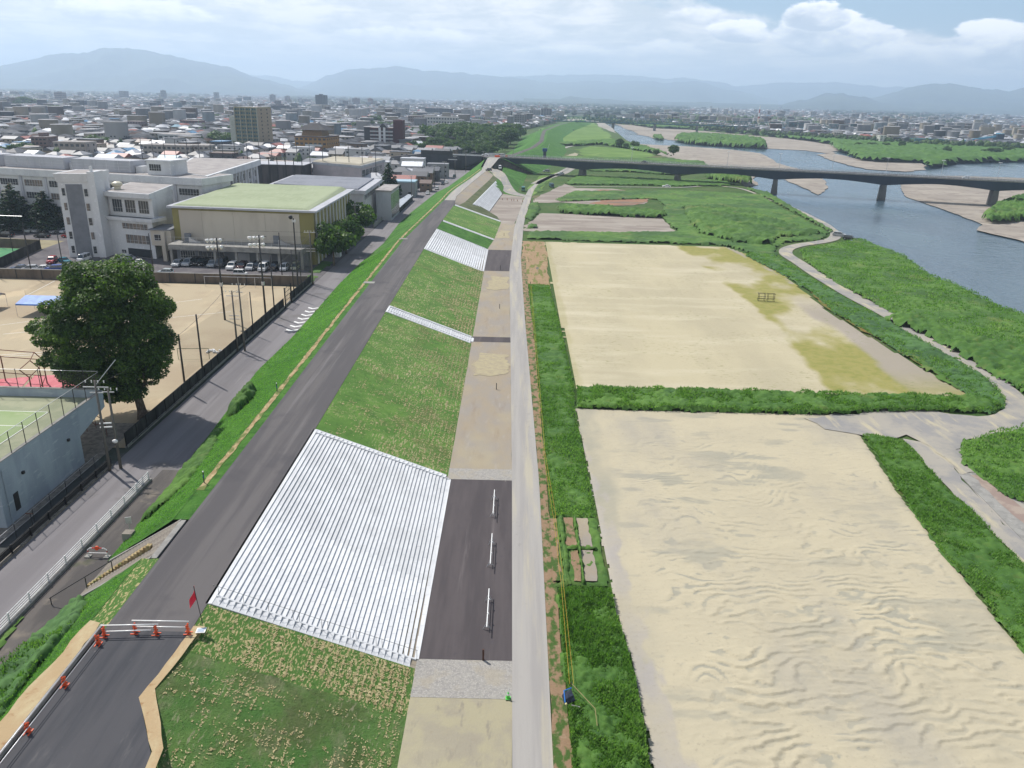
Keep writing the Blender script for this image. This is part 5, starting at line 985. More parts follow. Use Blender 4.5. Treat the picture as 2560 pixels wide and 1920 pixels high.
def hall():
    b=empty('sports_hall',(-73,212,1),0,'large cream and olive sports hall with a pale green roof','building')
    A=(-20.2,1.3);B_=(18.9,-1.8);C_=(18.4,49.5);D=(-20.5,53)
    MB().prism([A,B_,C_,D],0,14.1).build('wall',m_oliv,b)
    d=(Vector(B_)-Vector(A)).normalized(); n=Vector((d.y,-d.x)); Lw=(Vector(B_)-Vector(A)).length
    def pt(u,o): return (A[0]+d.x*u+n.x*o,A[1]+d.y*u+n.y*o)
    for k,(u0,u1) in enumerate(((1.9,8.2),(8.25,17.),(17.05,25.8),(25.85,35.3))): MB().prism([pt(u0,.12),pt(u1,.12),pt(u1,-.1),pt(u0,-.1)],5.3,13.5).build('wall_panel',m_cream,b)
    MB().prism([pt(-.9,1.0),pt(Lw+1.2,1.0),(19.6,50.8),(-21.6,54.2)],14.1,14.6).build('eaves',m_wallp,b)
    mb=MB(); z0,z1=14.62,15.0
    mb.hexa([(*pt(.3,.0),z0),(*pt(Lw-1.2,.0),z0),(17.2,49.2,z0),(-20.3,52.8,z0)],[(*pt(1.2,-.8),z1),(*pt(Lw-2.6,-.8),z1),(15.8,48.4,z1+.5),(-19.5,52,z1+.5)]); mb.build('roof',m_groof,b)
    rm=MB().box(0,.35,-.25,.25,0,14.05).mesh('rib',m_wallw)
    for k in range(12): 
        q=Vector(B_).lerp(Vector(C_),(k+.5)/12); obj('rib',rm,b,(q.x,q.y,0))
    MB().tube((Lw-19.5,-3.9,5),(Lw-19.5,-3.9,14),.06,5).build('drain_pipe',m_dark,b)
    # podium with garage
    P0=(-19,-6.6);P1=(17.2,-9.4)
    MB().prism([P0,P1,(18.2,-2.),(-19.4,.8)],4.2,5.5).build('podium',m_conc,b)
    MB().prism([(-18.6,-2.4),(17.4,-4.2),(17.6,-2.),(-18.6,1.)],0,4.2).build('garage_wall',m_wallg,b)
    cm=MB().box(-.3,.3,-.3,.3,0,4.2).mesh('column',m_conc)
    for t in (.01,.34,.5,.66,.82,.99): q=Vector(P0).lerp(Vector(P1),t); obj('column',cm,b,(q.x+.2,q.y+.5,0))
    facade(b,(-18.6,-2.4),(17.4,-4.2),[(1,5),(6,13)],m_dwin,(1.2,3.2),panes=6); facade(b,(-18.6,-2.4),(17.4,-4.2),[(16,20),(22,26)],m_wallp,(.1,3),frame=False,name='shutter')
    r=MB(); 
    for k in range(19): t=k/18; q=Vector(P0).lerp(Vector(P1),t); r.tube((q.x,q.y+.2,5.5),(q.x,q.y+.2,7.5),.035,4)
    a_,b_=Vector((P0[0],P0[1]+.2,7.5)),Vector((P1[0],P1[1]+.2,7.5)); r.tube(a_,b_,.03,4); r.tube(a_-Vector((0,0,.9)),b_-Vector((0,0,.9)),.025,4); r.build('railing',m_galv,b)
    for x in (-16.5,7.5): MB().box(x,x+1.6,-1.4,-.6,5.5,7.6).build('door_porch',m_wallg,b); MB().hexa([(x+2,-3.5,5.5),(x+5,-3.6,5.5),(x+5,-2.6,5.5),(x+2,-2.5,5.5)],[(x+2,-3.5,6.8),(x+2.2,-3.6,6.8),(x+2.2,-2.6,6.8),(x+2,-2.5,6.8)]).build('steps',m_galv,b)
    # link to the white block
    MB().prism([(-26,-.5),(-20.3,-1),(-20.3,8),(-26,8)],4,8.2).build('link_wall',m_cream,b); MB().box(-26.2,-20.2,-1.2,8.2,8.2,8.5).build('link_roof',m_wallg,b); MB().box(-22.6,-21.6,-2.2,-1.3,0,8).build('pillar',m_cream,b)
    facade(b,(-26,-.5),(-20.3,-1),[(1,3.4)],m_dwin,(5.4,7),panes=2)
hall()
def hall2():
    b=empty('grey_roofed_hall',(-72,300,1),0,'white hall with a wide grey roof behind the yellow hall','building')
    A=(-18,-9);B_=(18.2,-20.5);C_=(17,21);D=(-19,27)
    MB().prism([A,B_,C_,D],0,11).build('wall',m_wallp,b); MB().prism([(A[0]-.8,A[1]-.8),(B_[0]+.9,B_[1]-.9),(C_[0]+.9,C_[1]+.8),(D[0]-.8,D[1]+.8)],11,12.3).build('roof_fascia',m_wallp,b)
    q=[(A[0]+1,A[1]+.5),(B_[0]-2,B_[1]+.8),(C_[0]-2,C_[1]-1),(D[0]+1,D[1]-1)]
    MB().hexa([(x,y,12.3) for x,y in q],[(x*.99,y*.98,12.75) for x,y in q]).build('roof',nmat('grey_roof',P(156,160,170),[(P(144,148,158),.1,T,.42,.6,6),(P(168,172,180),.8,(3,.3,1),.5,.62,5,.6)]),b)
    for k in range(14): qv=Vector(B_).lerp(Vector(C_),(k+.5)/14); MB().box(qv.x,qv.x+.5,qv.y-.2,qv.y+.2,0,9).build('fin',m_wallw,b)
    facade(b,B_,C_,[(2+k*6,7+k*6) for k in range(6)],m_dwin,(8.6,10.6),panes=4)
    MB().prism([(20,-6),(25.6,-7),(25.6,14),(20,14)],0,10.4).build('annex',m_wallp,b); MB().prism([(19.8,-6.3),(25.9,-7.3),(25.9,14.3),(19.8,14.3)],10.4,11).build('annex_roof',m_roofd,b)
    facade(b,(25.6,-7),(25.6,14),[(.6+k*3.4,3.6+k*3.4) for k in range(6)],m_glass,(.8,9.6),panes=2)
hall2()
def hall3():
    b=empty('cream_roofed_hall',(-87,405,1),0,'pinkish hall with a cream roof farther behind','building')
    q=[(-15.3,-2.5),(11.8,-18.7),(16.3,23),(-11.6,30)]
    MB().prism(q,0,10.6).build('wall',nmat('pinkish_wall',(.46,.41,.42),[((.4,.36,.37),.2,T,.42,.6,5)]),b); MB().prism([(x*1.03,y*1.03) for x,y in q],10.6,11.8).build('roof_fascia',m_wallp,b); MB().hexa([(x,y,11.8) for x,y in q],[(x*.94,y*.94,12.5) for x,y in q]).build('roof',nmat('cream_roof',P(214,206,186),[(P(196,188,168),.1,T,.42,.6,6)]),b)
    facade(b,q[1],q[2],[(2+k*6,7+k*6) for k in range(6)],m_dwin,(6.5,9.5),panes=4)
hall3()
def netcage():
    b=empty('practice_cage',(-118,398,1),0,'dark netted practice cage on many tall posts','cage')
    MB().box(-14,14,-9,9,0,11).build('net_box',nmat('dense_net',(.10,.09,.09),[((.06,.055,.055),.4,(1,1,.1),.4,.6,4)]),b)
    for k in range(8): MB().tube((-14+k*4,-9.3,0),(-14+k*4,-9.3,14.5),.22,6).build('post',m_dark,b)
    MB().box(-15,15,-9.5,9.5,11,11.2).build('net_roof',m_wallp,b)
netcage()
# tall net posts behind the school
for k in range(20):
    x=-200+k*6.9; y=430-k*2.; pole(x,y,20,'one of the thin dark net posts in a long row behind the school','net_pole',r=.2,group='net posts behind the school')
def shelter():
    b=empty('bicycle_shelter',(-47.5,335,1),0,'long bicycle shelter with a pale sheet roof beside the street','shelter')
    MB().hexa([(-3.,-21,2.4),(1.3,-22,2.1),(1.3,20,2.1),(-1.,21,2.4)],[(-3.,-21,2.55),(1.3,-22,2.25),(1.3,20,2.25),(-1.,21,2.55)]).build('roof',nmat('sheet_roof',P(206,214,224),[(P(190,198,208),1.2,(.2,3,1),.45,.6,4)],rough=.5),b)
    pm=MB().tube((0,0,0),(0,0,2.2),.06,6).mesh('post',m_dark)
    for k in range(9): obj('post',pm,b,(1.1,-21+k*5,0)); obj('post',pm,b,(-2.6+k*.2,-21+k*5,0))
    MB().box(1.15,1.2,-21.5,19.5,0,1.9).build('back_panel',m_dscreen,b)
    mb=MB(); rr=random.Random(8)
    for k in range(40): mb.box(-2+rr.random()*2,-1.6+rr.random()*2+.4,-20+k,-19.6+k,.2,1.0)
    tag(mb.build('parked_bicycles',m_dark,b),kind='stuff')
shelter()
w2=empty('low_block_wall',(-50,290,1),0,'low pale wall along the street before the bicycle shelter','wall'); MB().box(-.15,.15,-14,18,0,1.3).build('wall',m_conc,w2); MB().box(-.2,.2,-14,18,1.3,1.38).build('cap',m_conc,w2)
for (x,y,l) in ((-51.2,222.5,'small white hut under the round trees, nearer one'),(-51.4,233,'small white hut under the round trees, farther one')):
    h_=empty('hut',(x,y,1),0,l,'hut'); MB().box(-1.1,1.1,-1.2,1.2,0,2.3).build('wall',m_wallw,h_); MB().box(-1.2,1.2,-1.3,1.3,2.3,2.45).build('roof',m_wallp,h_)
# ------------------------------------------------------------------ road bridge over river and flood land
m_girder=nmat('bridge_steel',P(48,60,78,1.2),[(P(40,50,66,1.2),.15,(1,1,.4),.4,.62,5)],rough=.55,spec=.4)
m_pier=nmat('pier_concrete',P(126,126,124),[(P(104,104,102),.3,(1,1,.25),.42,.62,6)],bump=[(4,.02)])
m_deck=nmat('bridge_road',P(128,126,128),[(P(112,110,112),.2,T,.42,.62,5)])
ZB=9.5
def bridge():
    a=Vector((-13,515.5)); e=Vector((430,375.5)); d=(e-a).normalized(); n=Vector((-d.y,d.x)); Lg=(e-a).length
    root=empty('road_bridge',(a.x,a.y,0),math.atan2(d.y,d.x),'long dark steel girder road bridge on concrete piers across the river','bridge')
    Wd=10.2
    def umin(px_):
        lo,hi=0,Lg
        for _ in range(50):
            m=(lo+hi)/2; q=a+d*m+n*(Wd/2)
            if pr(q.x,q.y,ZB-4)[0]<px_: lo=m
            else: hi=m
        return lo
    us=[umin(p) for p in (1457,1695,1940,2210,2488)]; us.append(us[-1]+62)
    print('piers',[(round(u),tuple(round(c) for c in (a+d*u))) for u in us])
    # girders with haunches over the piers
    def depth(u):
        k=min(abs(u-p) for p in us+[0-6]); return 2.9+2.0*max(0,1-k/26)**1.5
    for yy in (.9,Wd-.9-1.2):
        mb=MB(); N_=int(Lg/4)
        for i in range(N_):
            u0,u1=Lg*i/N_,Lg*(i+1)/N_
            mb.hexa([(u0,yy,ZB-.5-depth(u0)),(u1,yy,ZB-.5-depth(u1)),(u1,yy+1.2,ZB-.5-depth(u1)),(u0,yy+1.2,ZB-.5-depth(u0))],[(u0,yy-.5,ZB-.45),(u1,yy-.5,ZB-.45),(u1,yy+1.7,ZB-.45),(u0,yy+1.7,ZB-.45)])
        mb.build('girder',m_girder,root)
    MB().box(0,Lg,0,Wd,ZB-.42,ZB+.02).build('deck',m_deck,root)
    for y in (0,Wd-.32):
        mb=MB(); mb.box(0,Lg,y,y+.3,ZB+.02,ZB+.34); mb.build('kerb',m_conc,root)
    for y in (.12,Wd-.18):
        r=MB(); 
        for z in (.7,1.0,1.3): r.box(0,Lg,y,y+.07,ZB+z,ZB+z+.07)
        for k in range(int(Lg/3)): r.box(k*3,k*3+.12,y,y+.1,ZB+.34,ZB+1.32)
        r.build('railing',m_galv,root)
    mb=MB(); mb.box(0,Lg,-.03,-.003,ZB-.4,ZB+.3); mb.build('edge_beam',m_conc,root)
    MB().box(0,Lg,Wd/2-.07,Wd/2+.07,ZB+.024,ZB+.03).build('centre_line',m_paintw,root)
    zb=[.0,.0,-4.3,-4.3,-4.0,-4.0]
    for u,z in zip(us,zb):
        p=MB(); t=ZB-.5-4.8
        for y0 in (0,):
            p.hexa([(u-1.9,1.2,z),(u+1.9,1.2,z),(u+1.9,Wd-1.2,z),(u-1.9,Wd-1.2,z)],[(u-1.3,.6,t-.5),(u+1.3,.6,t-.5),(u+1.3,Wd-.6,t-.5),(u-1.3,Wd-.6,t-.5)])
            p.box(u-1.3,u+1.3,.6,3.2,t-.5,t); p.box(u-1.3,u+1.3,Wd-3.2,Wd-.6,t-.5,t)
        p.build('pier',m_pier,root)
    for i,pxs in enumerate((1581,1822,1953,2086,2222,2361,2503)):
        lo,hi=0,Lg
        for _ in range(40):
            m=(lo+hi)/2; q=a+d*m+n*(Wd-.4)
            if pr(q.x,q.y,ZB+9)[0]<pxs: lo=m
            else: hi=m
        q=a+d*lo+n*(Wd+.25)
        l=empty('bridge_lamp',(q.x,q.y,ZB),math.atan2(d.y,d.x),['slender lamp on the bridge, leftmost over the green plain','slender lamp on the bridge beside the river shallows','slender lamp on the bridge above the first river pier','slender lamp on the bridge between the first two river piers','slender lamp on the bridge above the second river pier','slender lamp on the bridge over the large gravel bar','slender lamp on the bridge near the right edge'][i],'street lamp','lamps along the bridge')
        MB().tube((0,0,0),(0,0,8.6),.13,6,r2=.08).build('post',m_galv,l); MB().box(-.9,.9,-.35,.35,8.6,8.85).build('lamp_head',m_white,l)
    ab=empty('bridge_abutment',(-13,520,0),0,'dark concrete abutment under the left end of the bridge','abutment')
    MB().prism([(-2,-6),(3.5,-7.5),(6,6),(0,8)],0,9.0).build('wall',m_pier,ab)
    MB().hexa([(3.5,-9,0),(24,-8,0),(28,12,0),(5,12,0)],[(3.3,-7.5,7.6),(4.4,-7.5,7.6),(7,8,7.6),(5,8,7.6)]).build('stone_apron',nmat('stone_apron',P(120,114,110),[(P(100,96,94),.6,T,.42,.6,5)]),ab)
    return a,d,n,Wd
BA,BD,BN,BW=bridge()
sheet('bridge_road',[(-21,511),(-13,513.5),(-9,526),(-24,530),(-30,531),(-60,537),(-62,528),(-24,520)],9.53,m_deck,step=99,amp=0,label='road junction at the left end of the bridge')
v=empty('approach_viaduct',(-25,520,0),0,'dark walled road embankment leading from the bridge into the town','viaduct')
MB().prism([(-38,7.2),(2,-.5),(4,9.5),(-36,18)],0,9.45).build('wall',nmat('dark_retaining_wall',P(84,86,92),[(P(66,68,74),.2,(1,1,.3),.42,.62,5)]),v)
MB().hexa([(-95,18,0),(-38.1,7.2,0),(-36.1,18,0),(-93,29,0)],[(-95,18,2.5),(-38.1,7.2,9.4),(-36.1,18,9.4),(-93,29,2.5)]).build('ramp',m_deck,v); MB().prism([(-38,7.2),(-17,3.),(-17,3.4),(-38,7.6)],9.45,11.9).build('noise_barrier',m_dark,v); MB().prism([(-16.9,2.9),(2,-.5),(2,-.2),(-16.9,3.2)],9.45,10.3).build('railing',m_galv,v)
MB().prism([(-22,3.2),(-11,1.2),(-11,1.0),(-22,3.0)],1,6.5).build('underpass',m_black,v)  # black slab before the wall stands in for the shade inside the opening
MB().prism([(-20,2.8),(-14,1.7),(-14,1.6),(-20,2.7)],5.4,7.0).build('sign_board',m_galv,v)
# far green truss bridge and one more behind
m_truss=nmat('truss_green',P(66,122,128),rough=.6)
def truss(a,b,z,h,label,n=56,piers=7):
    a=Vector((*a,z)); b=Vector((*b,z)); d=(b-a); L_=d.length; d.normalize(); s=Vector((-d.y,d.x,0))
    root=empty('truss_bridge',(a.x,a.y,0),math.atan2(d.y,d.x),label,'bridge')
    mb=MB()
    for y in (0,9):
        mb.box(0,L_,y,y+.9,z-1.2,z+.4); mb.box(0,L_,y,y+.6,z+h-.6,z+h)
        for i in range(n):
            u=L_*i/n; u1=L_*(i+1)/n; mb.tube((u,y+.3,z),((u+u1)/2,y+.3,z+h-.3),.32,4); mb.tube(((u+u1)/2,y+.3,z+h-.3),(u1,y+.3,z),.32,4)
    mb.build('truss',m_truss,root); MB().box(0,L_,0,9.6,z-1.4,z-.6).build('deck',m_girder,root)
    for k in range(piers):
        u=L_*(k+.5)/piers; MB().box(u-2,u+2,.5,9,-5,z-1.2).build('pier',m_pier,root)
A1=at(1415,322,8)
truss((110,1240),(400,1335),8,7.5,'long blue green truss bridge crossing the river far away') if 0 else truss((60,1480),(560,1370),8.5,8,'long blue green truss bridge crossing the river far away',60,7)
def slab(a,b,z,label,n):
    a=Vector((*a,0)); b=Vector((*b,0)); d=b-a; L_=d.length; r=empty('girder_bridge',(a.x,a.y,0),math.atan2(d.y,d.x),label,'bridge')
    MB().box(0,L_,0,9,z-2.5,z).build('deck',m_pier,r)
    for k in range(n): u=L_*(k+.5)/n; MB().box(u-2,u+2,1,8,-4,z-2.5).build('pier',m_pier,r)
slab((150,2300),(640,2060),11,'thin grey road bridge behind the truss bridge',8)
# ------------------------------------------------------------------ town
m_mass=nmat('town_mass','Col',[((.0,.0,.0),.35,T,.6,.9,4,.15)],rough=.85)
m_hw=nmat('house_wall',None,[((.12,.12,.12),.9,(1,1,.4),.5,.8,5,.35)],objcol=True,rough=.9)
m_hr=nmat('house_roof',None,[((.03,.03,.03),1.4,(1,1,1),.5,.8,5,.4)],objcol=True,rough=.55,spec=.5)
ROOFS=[('dark grey',(.055,.058,.068)),('slate grey',(.10,.105,.12)),('grey',(.19,.195,.21)),('pale grey',(.40,.41,.44)),('white metal',(.68,.70,.73)),('brown',(.11,.065,.05)),('reddish',(.30,.11,.09)),('blue',(.10,.22,.36)),('pale blue',(.28,.42,.50))]
RW=[.25,.24,.2,.10,.06,.07,.05,.02,.01]
WALLS=[('white',(.46,.46,.46)),('cream',(.42,.38,.30)),('beige',(.34,.29,.22)),('grey',(.25,.25,.26)),('brown',(.16,.11,.08)),('pale blue',(.30,.35,.38)),('dark',(.08,.08,.085))]
WW=[.20,.18,.19,.19,.10,.06,.08]
def pick(r,L_,W_):
    x=r.random()*sum(W_)
    for a,b in zip(L_,W_):
        x-=b
        if x<=0: return a
    return L_[-1]
def houses_mesh(name,cx,cy,rz,w,d,h,rh,gx,gy,wc,rc,zb=1.,ov=.4,win=None,label=None):
    n=len(cx); c,s=np.cos(rz),np.sin(rz)
    def ring(a,b,z): 
        q=[]
        for sx,sy in ((-1,-1),(1,-1),(1,1),(-1,1)):
            lx=sx*a; ly=sy*b; q.append(np.stack([cx+lx*c-ly*s,cy+lx*s+ly*c,z+np.zeros(n)],1))
        return q
    zb=np.zeros(n)+zb
    V=ring(w/2,d/2,zb)+ring(w/2,d/2,zb+h)+ring(w/2+ov,d/2+ov,zb+h)+ring(np.maximum(w/2*gx,.1),np.maximum(d/2*gy,.1),zb+h+rh)
    V=np.stack(V,1)                                   # n,16,3
    q=[(0,1,5,4),(1,2,6,5),(2,3,7,6),(3,0,4,7),(8,9,13,12),(9,10,14,13),(10,11,15,14),(11,8,12,15),(12,13,14,15)]
    Fq=np.array(q)[None]+16*np.arange(n)[:,None,None]
    C=np.concatenate([np.repeat(wc[:,None],8,1),np.repeat(rc[:,None],8,1)],1)
    V=V.reshape(-1,3); C=C.reshape(-1,3); Fq=Fq.reshape(-1,4)
    if win is not None:                               # dark window strips on the two sides that face the camera
        vs_,cs=[],[]
        for fl in range(3):
            for side in (0,1):
                for k in range(4):
                    sel=np.where((h>2.9*(fl+1)-.2)&(win>k*.22)&((np.arange(n)+k+fl)%5>0))[0]
                    if not len(sel): continue
                    z0=zb[sel]+1.+fl*2.9; u0=(-.8+k*.44); uw=.22
                    W2,D2=w[sel]/2,d[sel]/2; cc,ss=c[sel],s[sel]
                    def pt(u,z): 
                        lx,ly=(u*W2,-D2-.04) if side==0 else (W2+.04,u*D2)
                        return np.stack([cx[sel]+lx*cc-ly*ss,cy[sel]+lx*ss+ly*cc,z],1)
                    vs_.append(np.stack([pt(u0,z0),pt(u0+uw,z0),pt(u0+uw,z0+1.2),pt(u0,z0+1.2)],1)); cs.append(np.full((len(sel),4,3),.035))
        vv=np.concatenate(vs_).reshape(-1,3); ff=np.arange(len(vv)).reshape(-1,4)+len(V); V=np.r_[V,vv]; C=np.r_[C,np.concatenate(cs).reshape(-1,3)]; Fq=np.r_[Fq,ff]
    return tag(obj(name,npmesh(name,V,Fq,m_mass,{'Col':C})),label,kind='stuff')
xl=lambda y:np.interp(y,[330,400,460,505,530,600,700,860,950,1275,1500,1900,2300],[-62,-58,-54,-50,-60,-40,-30,-85,-62,20,60,110,150])
LM=[]     # footprints of large buildings kept free: (x,y,r)
def free(x,y,m=6):
    if 590<y<1010 and x>-80-.0*y and x<60 and not (y<640 and x<-30): return False
    if -330<x<-35 and y<438: return False
    if -62-.3*0<x and 500<y<545: return False
    return all((x-a)**2+(y-b)**2>(r+m)**2 for a,b,r in LM)
# ---- large buildings, placed from their foot and measured height
m_band=flat('balcony_band',(.34,.33,.31),.8)
def block(x0,x1,yb,yt,depth,wall,label,floors=5,cols=8,rot=0.,roof=None,band=None,win=m_dwin,name='apartment_block',side=True,cat='building',top=None,wfrac=.6,far=False):
    X0,Y0=at(x0,yb,1); X1,Y1=at(x1,yb,1); cx=(X0+X1)/2; w_=abs(X1-X0)/max(.3,math.cos(rot)); h=hgt(cx,Y0,1,yt)
    if rot: w_=w_*.97
    e=empty(name,(cx,(Y0+Y1)/2,1),rot,label,cat); mw=flat('block_wall',wall,.9)
    LM.append((cx,Y0+depth/2,max(w_,depth)/2))
    MB().box(-w_/2,w_/2,0,depth,0,h).build('wall',mw,e); 
    rf=MB().box(-w_/2-.2,w_/2+.2,-.2,depth+.2,h,h+.7).build('roof_parapet',flat('p',roof or tuple(c*1.15 for c in wall)),e)
    MB().box(-w_/2+.4,w_/2-.4,.4,depth-.4,h+.7,h+.72).build('roof',m_roofd,e)
    if top: MB().box(w_*top[0]-w_/2,w_*top[1]-w_/2,depth*.3,depth*.8,h,h+top[2]).build('penthouse',mw,e)
    fh=h/floors; cw=w_/cols
    if band:
        bm=flat('band',band)
        for f in range(floors): MB().box(-w_/2,w_/2,-1.1,0,f*fh+.1,f*fh+fh*.42).build('balcony',bm,e)
    wm=MB().box(-cw*wfrac/2,cw*wfrac/2,-.06,.05,0,fh*.45).mesh('window',win)
    if far:
        mb=MB()
        for f in range(floors):
            for c in range(cols): x=-w_/2+cw*(c+.5); mb.box(x-cw*wfrac/2,x+cw*wfrac/2,-.06,.05,f*fh+fh*.38,f*fh+fh*.82)
        if side:
            nd=max(2,int(depth/5))
            for f in range(floors):
                for c in range(nd): y=depth*(c+.5)/nd; sx=-1 if cx>0 else 1; mb.box(sx*w_/2-.05,sx*w_/2+.06,y-.8,y+.8,f*fh+fh*.4,f*fh+fh*.8)
        tag(mb.build('window_rows',win,e),kind='stuff')
    else:
        for f in range(floors):
            for c in range(cols): obj('window',wm,e,(-w_/2+cw*(c+.5),-.01,f*fh+fh*.38))
        if side:
            nd=max(2,int(depth/5)); sm=MB().box(-.05,.06,-.8,.8,0,fh*.4).mesh('window',win); sx=-1 if cx>0 else 1
            for f in range(floors):
                for c in range(nd): obj('window',sm,e,(sx*w_/2,depth*(c+.5)/nd,f*fh+fh*.4))
    return e,w_,h
e,w_,h=block(589,656,374,270,26,(.17,.18,.14),'tall apartment tower with greenish balconies and a beige flank',11,8,-.12,band=(.23,.235,.16),win=nmat('teal_glass',(.05,.13,.15),[((.12,.26,.28),.4,T,.5,.6,3)],rough=.2),roof=(.30,.29,.18))
MB().box(w_/2+.01,w_/2+.3,0,26,0,h).build('side_wall',flat('beige_side',(.36,.29,.20)),e); MB().box(-w_/2-6,-w_/2-.01,2,20,0,h*.80).build('low_wing',flat('w',(.44,.46,.40)),e)
for k in range(5): MB().box(-w_/2+w_*k/4-.3,-w_/2+w_*k/4+.3,-1.3,0,0,h).build('column',flat('c',(.36,.35,.27)),e)
for f in range(11):
    for y in (7,18): MB().box(w_/2+.3,w_/2+.36,y-.9,y+.9,h*(f+.35)/11,h*(f+.75)/11).build('side_window',m_dark,e)
e,w_,h=block(733,824,389,344,30,(.30,.17,.05),'ochre brown building with a dark pagoda like roof',4,7,-.1,roof=(.08,.05,.04),band=None)
mb=MB(); mb.hexa([(-9,6,h+.7),(7,6,h+.7),(7,22,h+.7),(-9,22,h+.7)],[(-8,7,h+5),(6,7,h+5),(6,21,h+5),(-8,21,h+5)]); mb.build('lantern_wall',flat('l',(.22,.13,.05)),e)
mb=MB(); mb.hexa([(-13,3,h+5),(11,3,h+5),(11,25,h+5),(-13,25,h+5)],[(-4,12,h+9.5),(2,12,h+9.5),(2,16,h+9.5),(-4,16,h+9.5)]); mb.build('pagoda_roof',flat('r',(.035,.032,.035)),e); MB().box(-4,9,-1.2,0,h*.52,h*.62).build('awning',m_wallw,e)
e,w_,h=block(925,985,376,322,14,(.07,.02,.022),'dark red apartment block with white columns and balconies',6,6,0,band=(.42,.42,.43),roof=(.08,.03,.03))
for x in (-1.2,2.6): MB().box(x-.9,x+.9,-1.8,-1.1,0,h+1).build('column',m_wallw,e)
MB().box(w_/2+.02,w_/2+8,3,16,0,h*1.4).build('tower',flat('red_tower',(.075,.018,.02)),e); MB().hexa([(-2,-1,h+.7),(5,-1,h+.7),(5,9,h+.7),(-2,9,h+.7)],[(1.2,-1,h+4.2),(1.8,-1,h+4.2),(1.8,9,h+4.2),(1.2,9,h+4.2)]).build('gable',m_dark,e)
B_=(
(786,817,278,238,35,(.07,.075,.08),'tall dark office tower far over the town, the highest on the skyline',16,5),
(670,690,259,237,30,(.22,.19,.19),'distant square tower left of the dark tower',9,4),
(529,550,256,231,28,(.30,.32,.34),'distant pale tower with a dark flank at the left',10,3),
(681,721,285,264,30,(.10,.10,.11),'long dark distant block right of the green apartment tower',5,9),
(707,728,257,241,25,(.24,.17,.17),'brownish distant block with a roof hut',6,5),
(731,785,259,248,30,(.24,.24,.26),'long low grey distant block before the dark tower',4,12),
(1058,1147,319,294,16,(.44,.43,.41),'white school block with rows of windows behind the orange building',3,12),
(1019,1055,317,291,22,(.20,.15,.13),'brownish grey block left of the white school block',4,6),
(1058,1134,291,272,22,(.05,.06,.08),'dark blue building with a brick front behind the white school block',4,10),
(960,1023,296,272,20,(.28,.28,.28),'grey apartment row behind the dark red apartment block',5,9),
(1123,1148,361,342,12,(.40,.39,.35),'windowless pale box building near the riverside trees',1,1),
(255,353,249,227,40,(.22,.20,.21),'wide distant grey brown block on the left skyline',4,12),
(388,425,250,226,30,(.18,.16,.17),'distant stepped grey block on the left skyline',5,6),
(116,176,256,231,30,(.26,.21,.20),'distant pinkish block left on the skyline',5,8),
(184,223,270,252,20,(.06,.065,.09),'small dark blue distant block on the left',4,6),
(0,56,265,248,25,(.10,.06,.06),'dark brown distant block at the left edge',3,8),
(353,486,402,366,13,(.36,.33,.30),'long beige three storey apartment behind the school',3,10),
(486,527,403,366,12,(.38,.35,.32),'short beige wing at the end of the long apartment',3,3),
(81,127,392,345,14,(.17,.12,.11),'narrow brick coloured apartment behind the school at the left',5,4),
(133,226,401,358,14,(.34,.30,.27),'beige apartment building beside the yellow green tree',3,6),
(390,486,366,339,25,(.44,.45,.46),'large white shop building with a blue mark on its wall',2,6),
(315,359,328,305,14,(.24,.18,.18),'pinkish grey block in the middle of the left town',4,5),
(445,509,322,303,16,(.13,.05,.045),'dark red brick block left of the apartment tower',3,7),
(855,870,269,252,20,(.16,.13,.14),'small distant tower, left of the trio on the skyline',7,3),
(877,902,266,246,25,(.20,.14,.15),'distant brownish block, middle of the trio on the skyline',7,5),
(917,934,267,247,20,(.24,.13,.13),'distant reddish tower, right of the trio on the skyline',7,4),
(982,993,266,251,18,(.12,.11,.13),'slim dark distant tower in the middle of the skyline',7,2),
(1280,1316,317,288,20,(.20,.19,.19),'grey apartment block at the town edge left of the far lawn',6,6),
(1323,1350,296,276,20,(.22,.21,.21),'distant grey block at the town edge near the levee bend',6,5),
(1352,1378,296,272,22,(.19,.18,.19),'taller distant block at the town edge near the levee bend',7,4),
(2200,2213,355,340,12,(.55,.54,.50),'white tower house on the right bank behind the trees',4,2),
(2316,2345,338,325,20,(.60,.58,.56),'white stepped building on the right bank left of the conveyor',2,5),
(2148,2178,345,331,20,(.30,.31,.32),'grey hall on the right bank',2,5),
(1650,1690,292,283,30,(.26,.24,.25),'low distant block beyond the river bend',2,7),
(576,600,296,286,18,(.5,.5,.5),'white distant block before the green apartment tower',3,5),
(830,868,312,300,18,(.5,.49,.47),'long white low building among the town trees',2,8),
(240,262,300,290,20,(.45,.44,.44),'small pale block in the left middle distance',3,5),
(455,480,288,279,20,(.40,.40,.41),'pale low block left of the green apartment tower',3,5),
(20,70,316,303,16,(.34,.28,.24),'wide low brownish block at the left edge',3,8),
(640,690,399,386,14,(.34,.24,.24),'pink roofed low building behind the practice cage',2,6))
for q in B_: block(*q[:7],floors=q[7],cols=q[8],far=True,top=(.3,.6,3) if q[8]>3 and q[7]>4 else None)
e,w_,h=block(1058,1138,347,322,26,(.26,.085,.035),'orange brown school building with white slanted buttresses',2,5,far=True,roof=(.30,.10,.05))
for x in (-.36,-.14,.16,.38): MB().hexa([(x*w_-1,-3.2,0),(x*w_+1,-3.2,0),(x*w_+1,0,0),(x*w_-1,0,0)],[(x*w_-.6,-1,h*.8),(x*w_+.6,-1,h*.8),(x*w_+.6,0,h*.8),(x*w_-.6,0,h*.8)]).build('buttress',m_wallw,e)
MB().box(-w_/2-12,-w_/2-.1,0,22,0,h*.5).build('low_wing',flat('ow',(.20,.07,.04)),e)
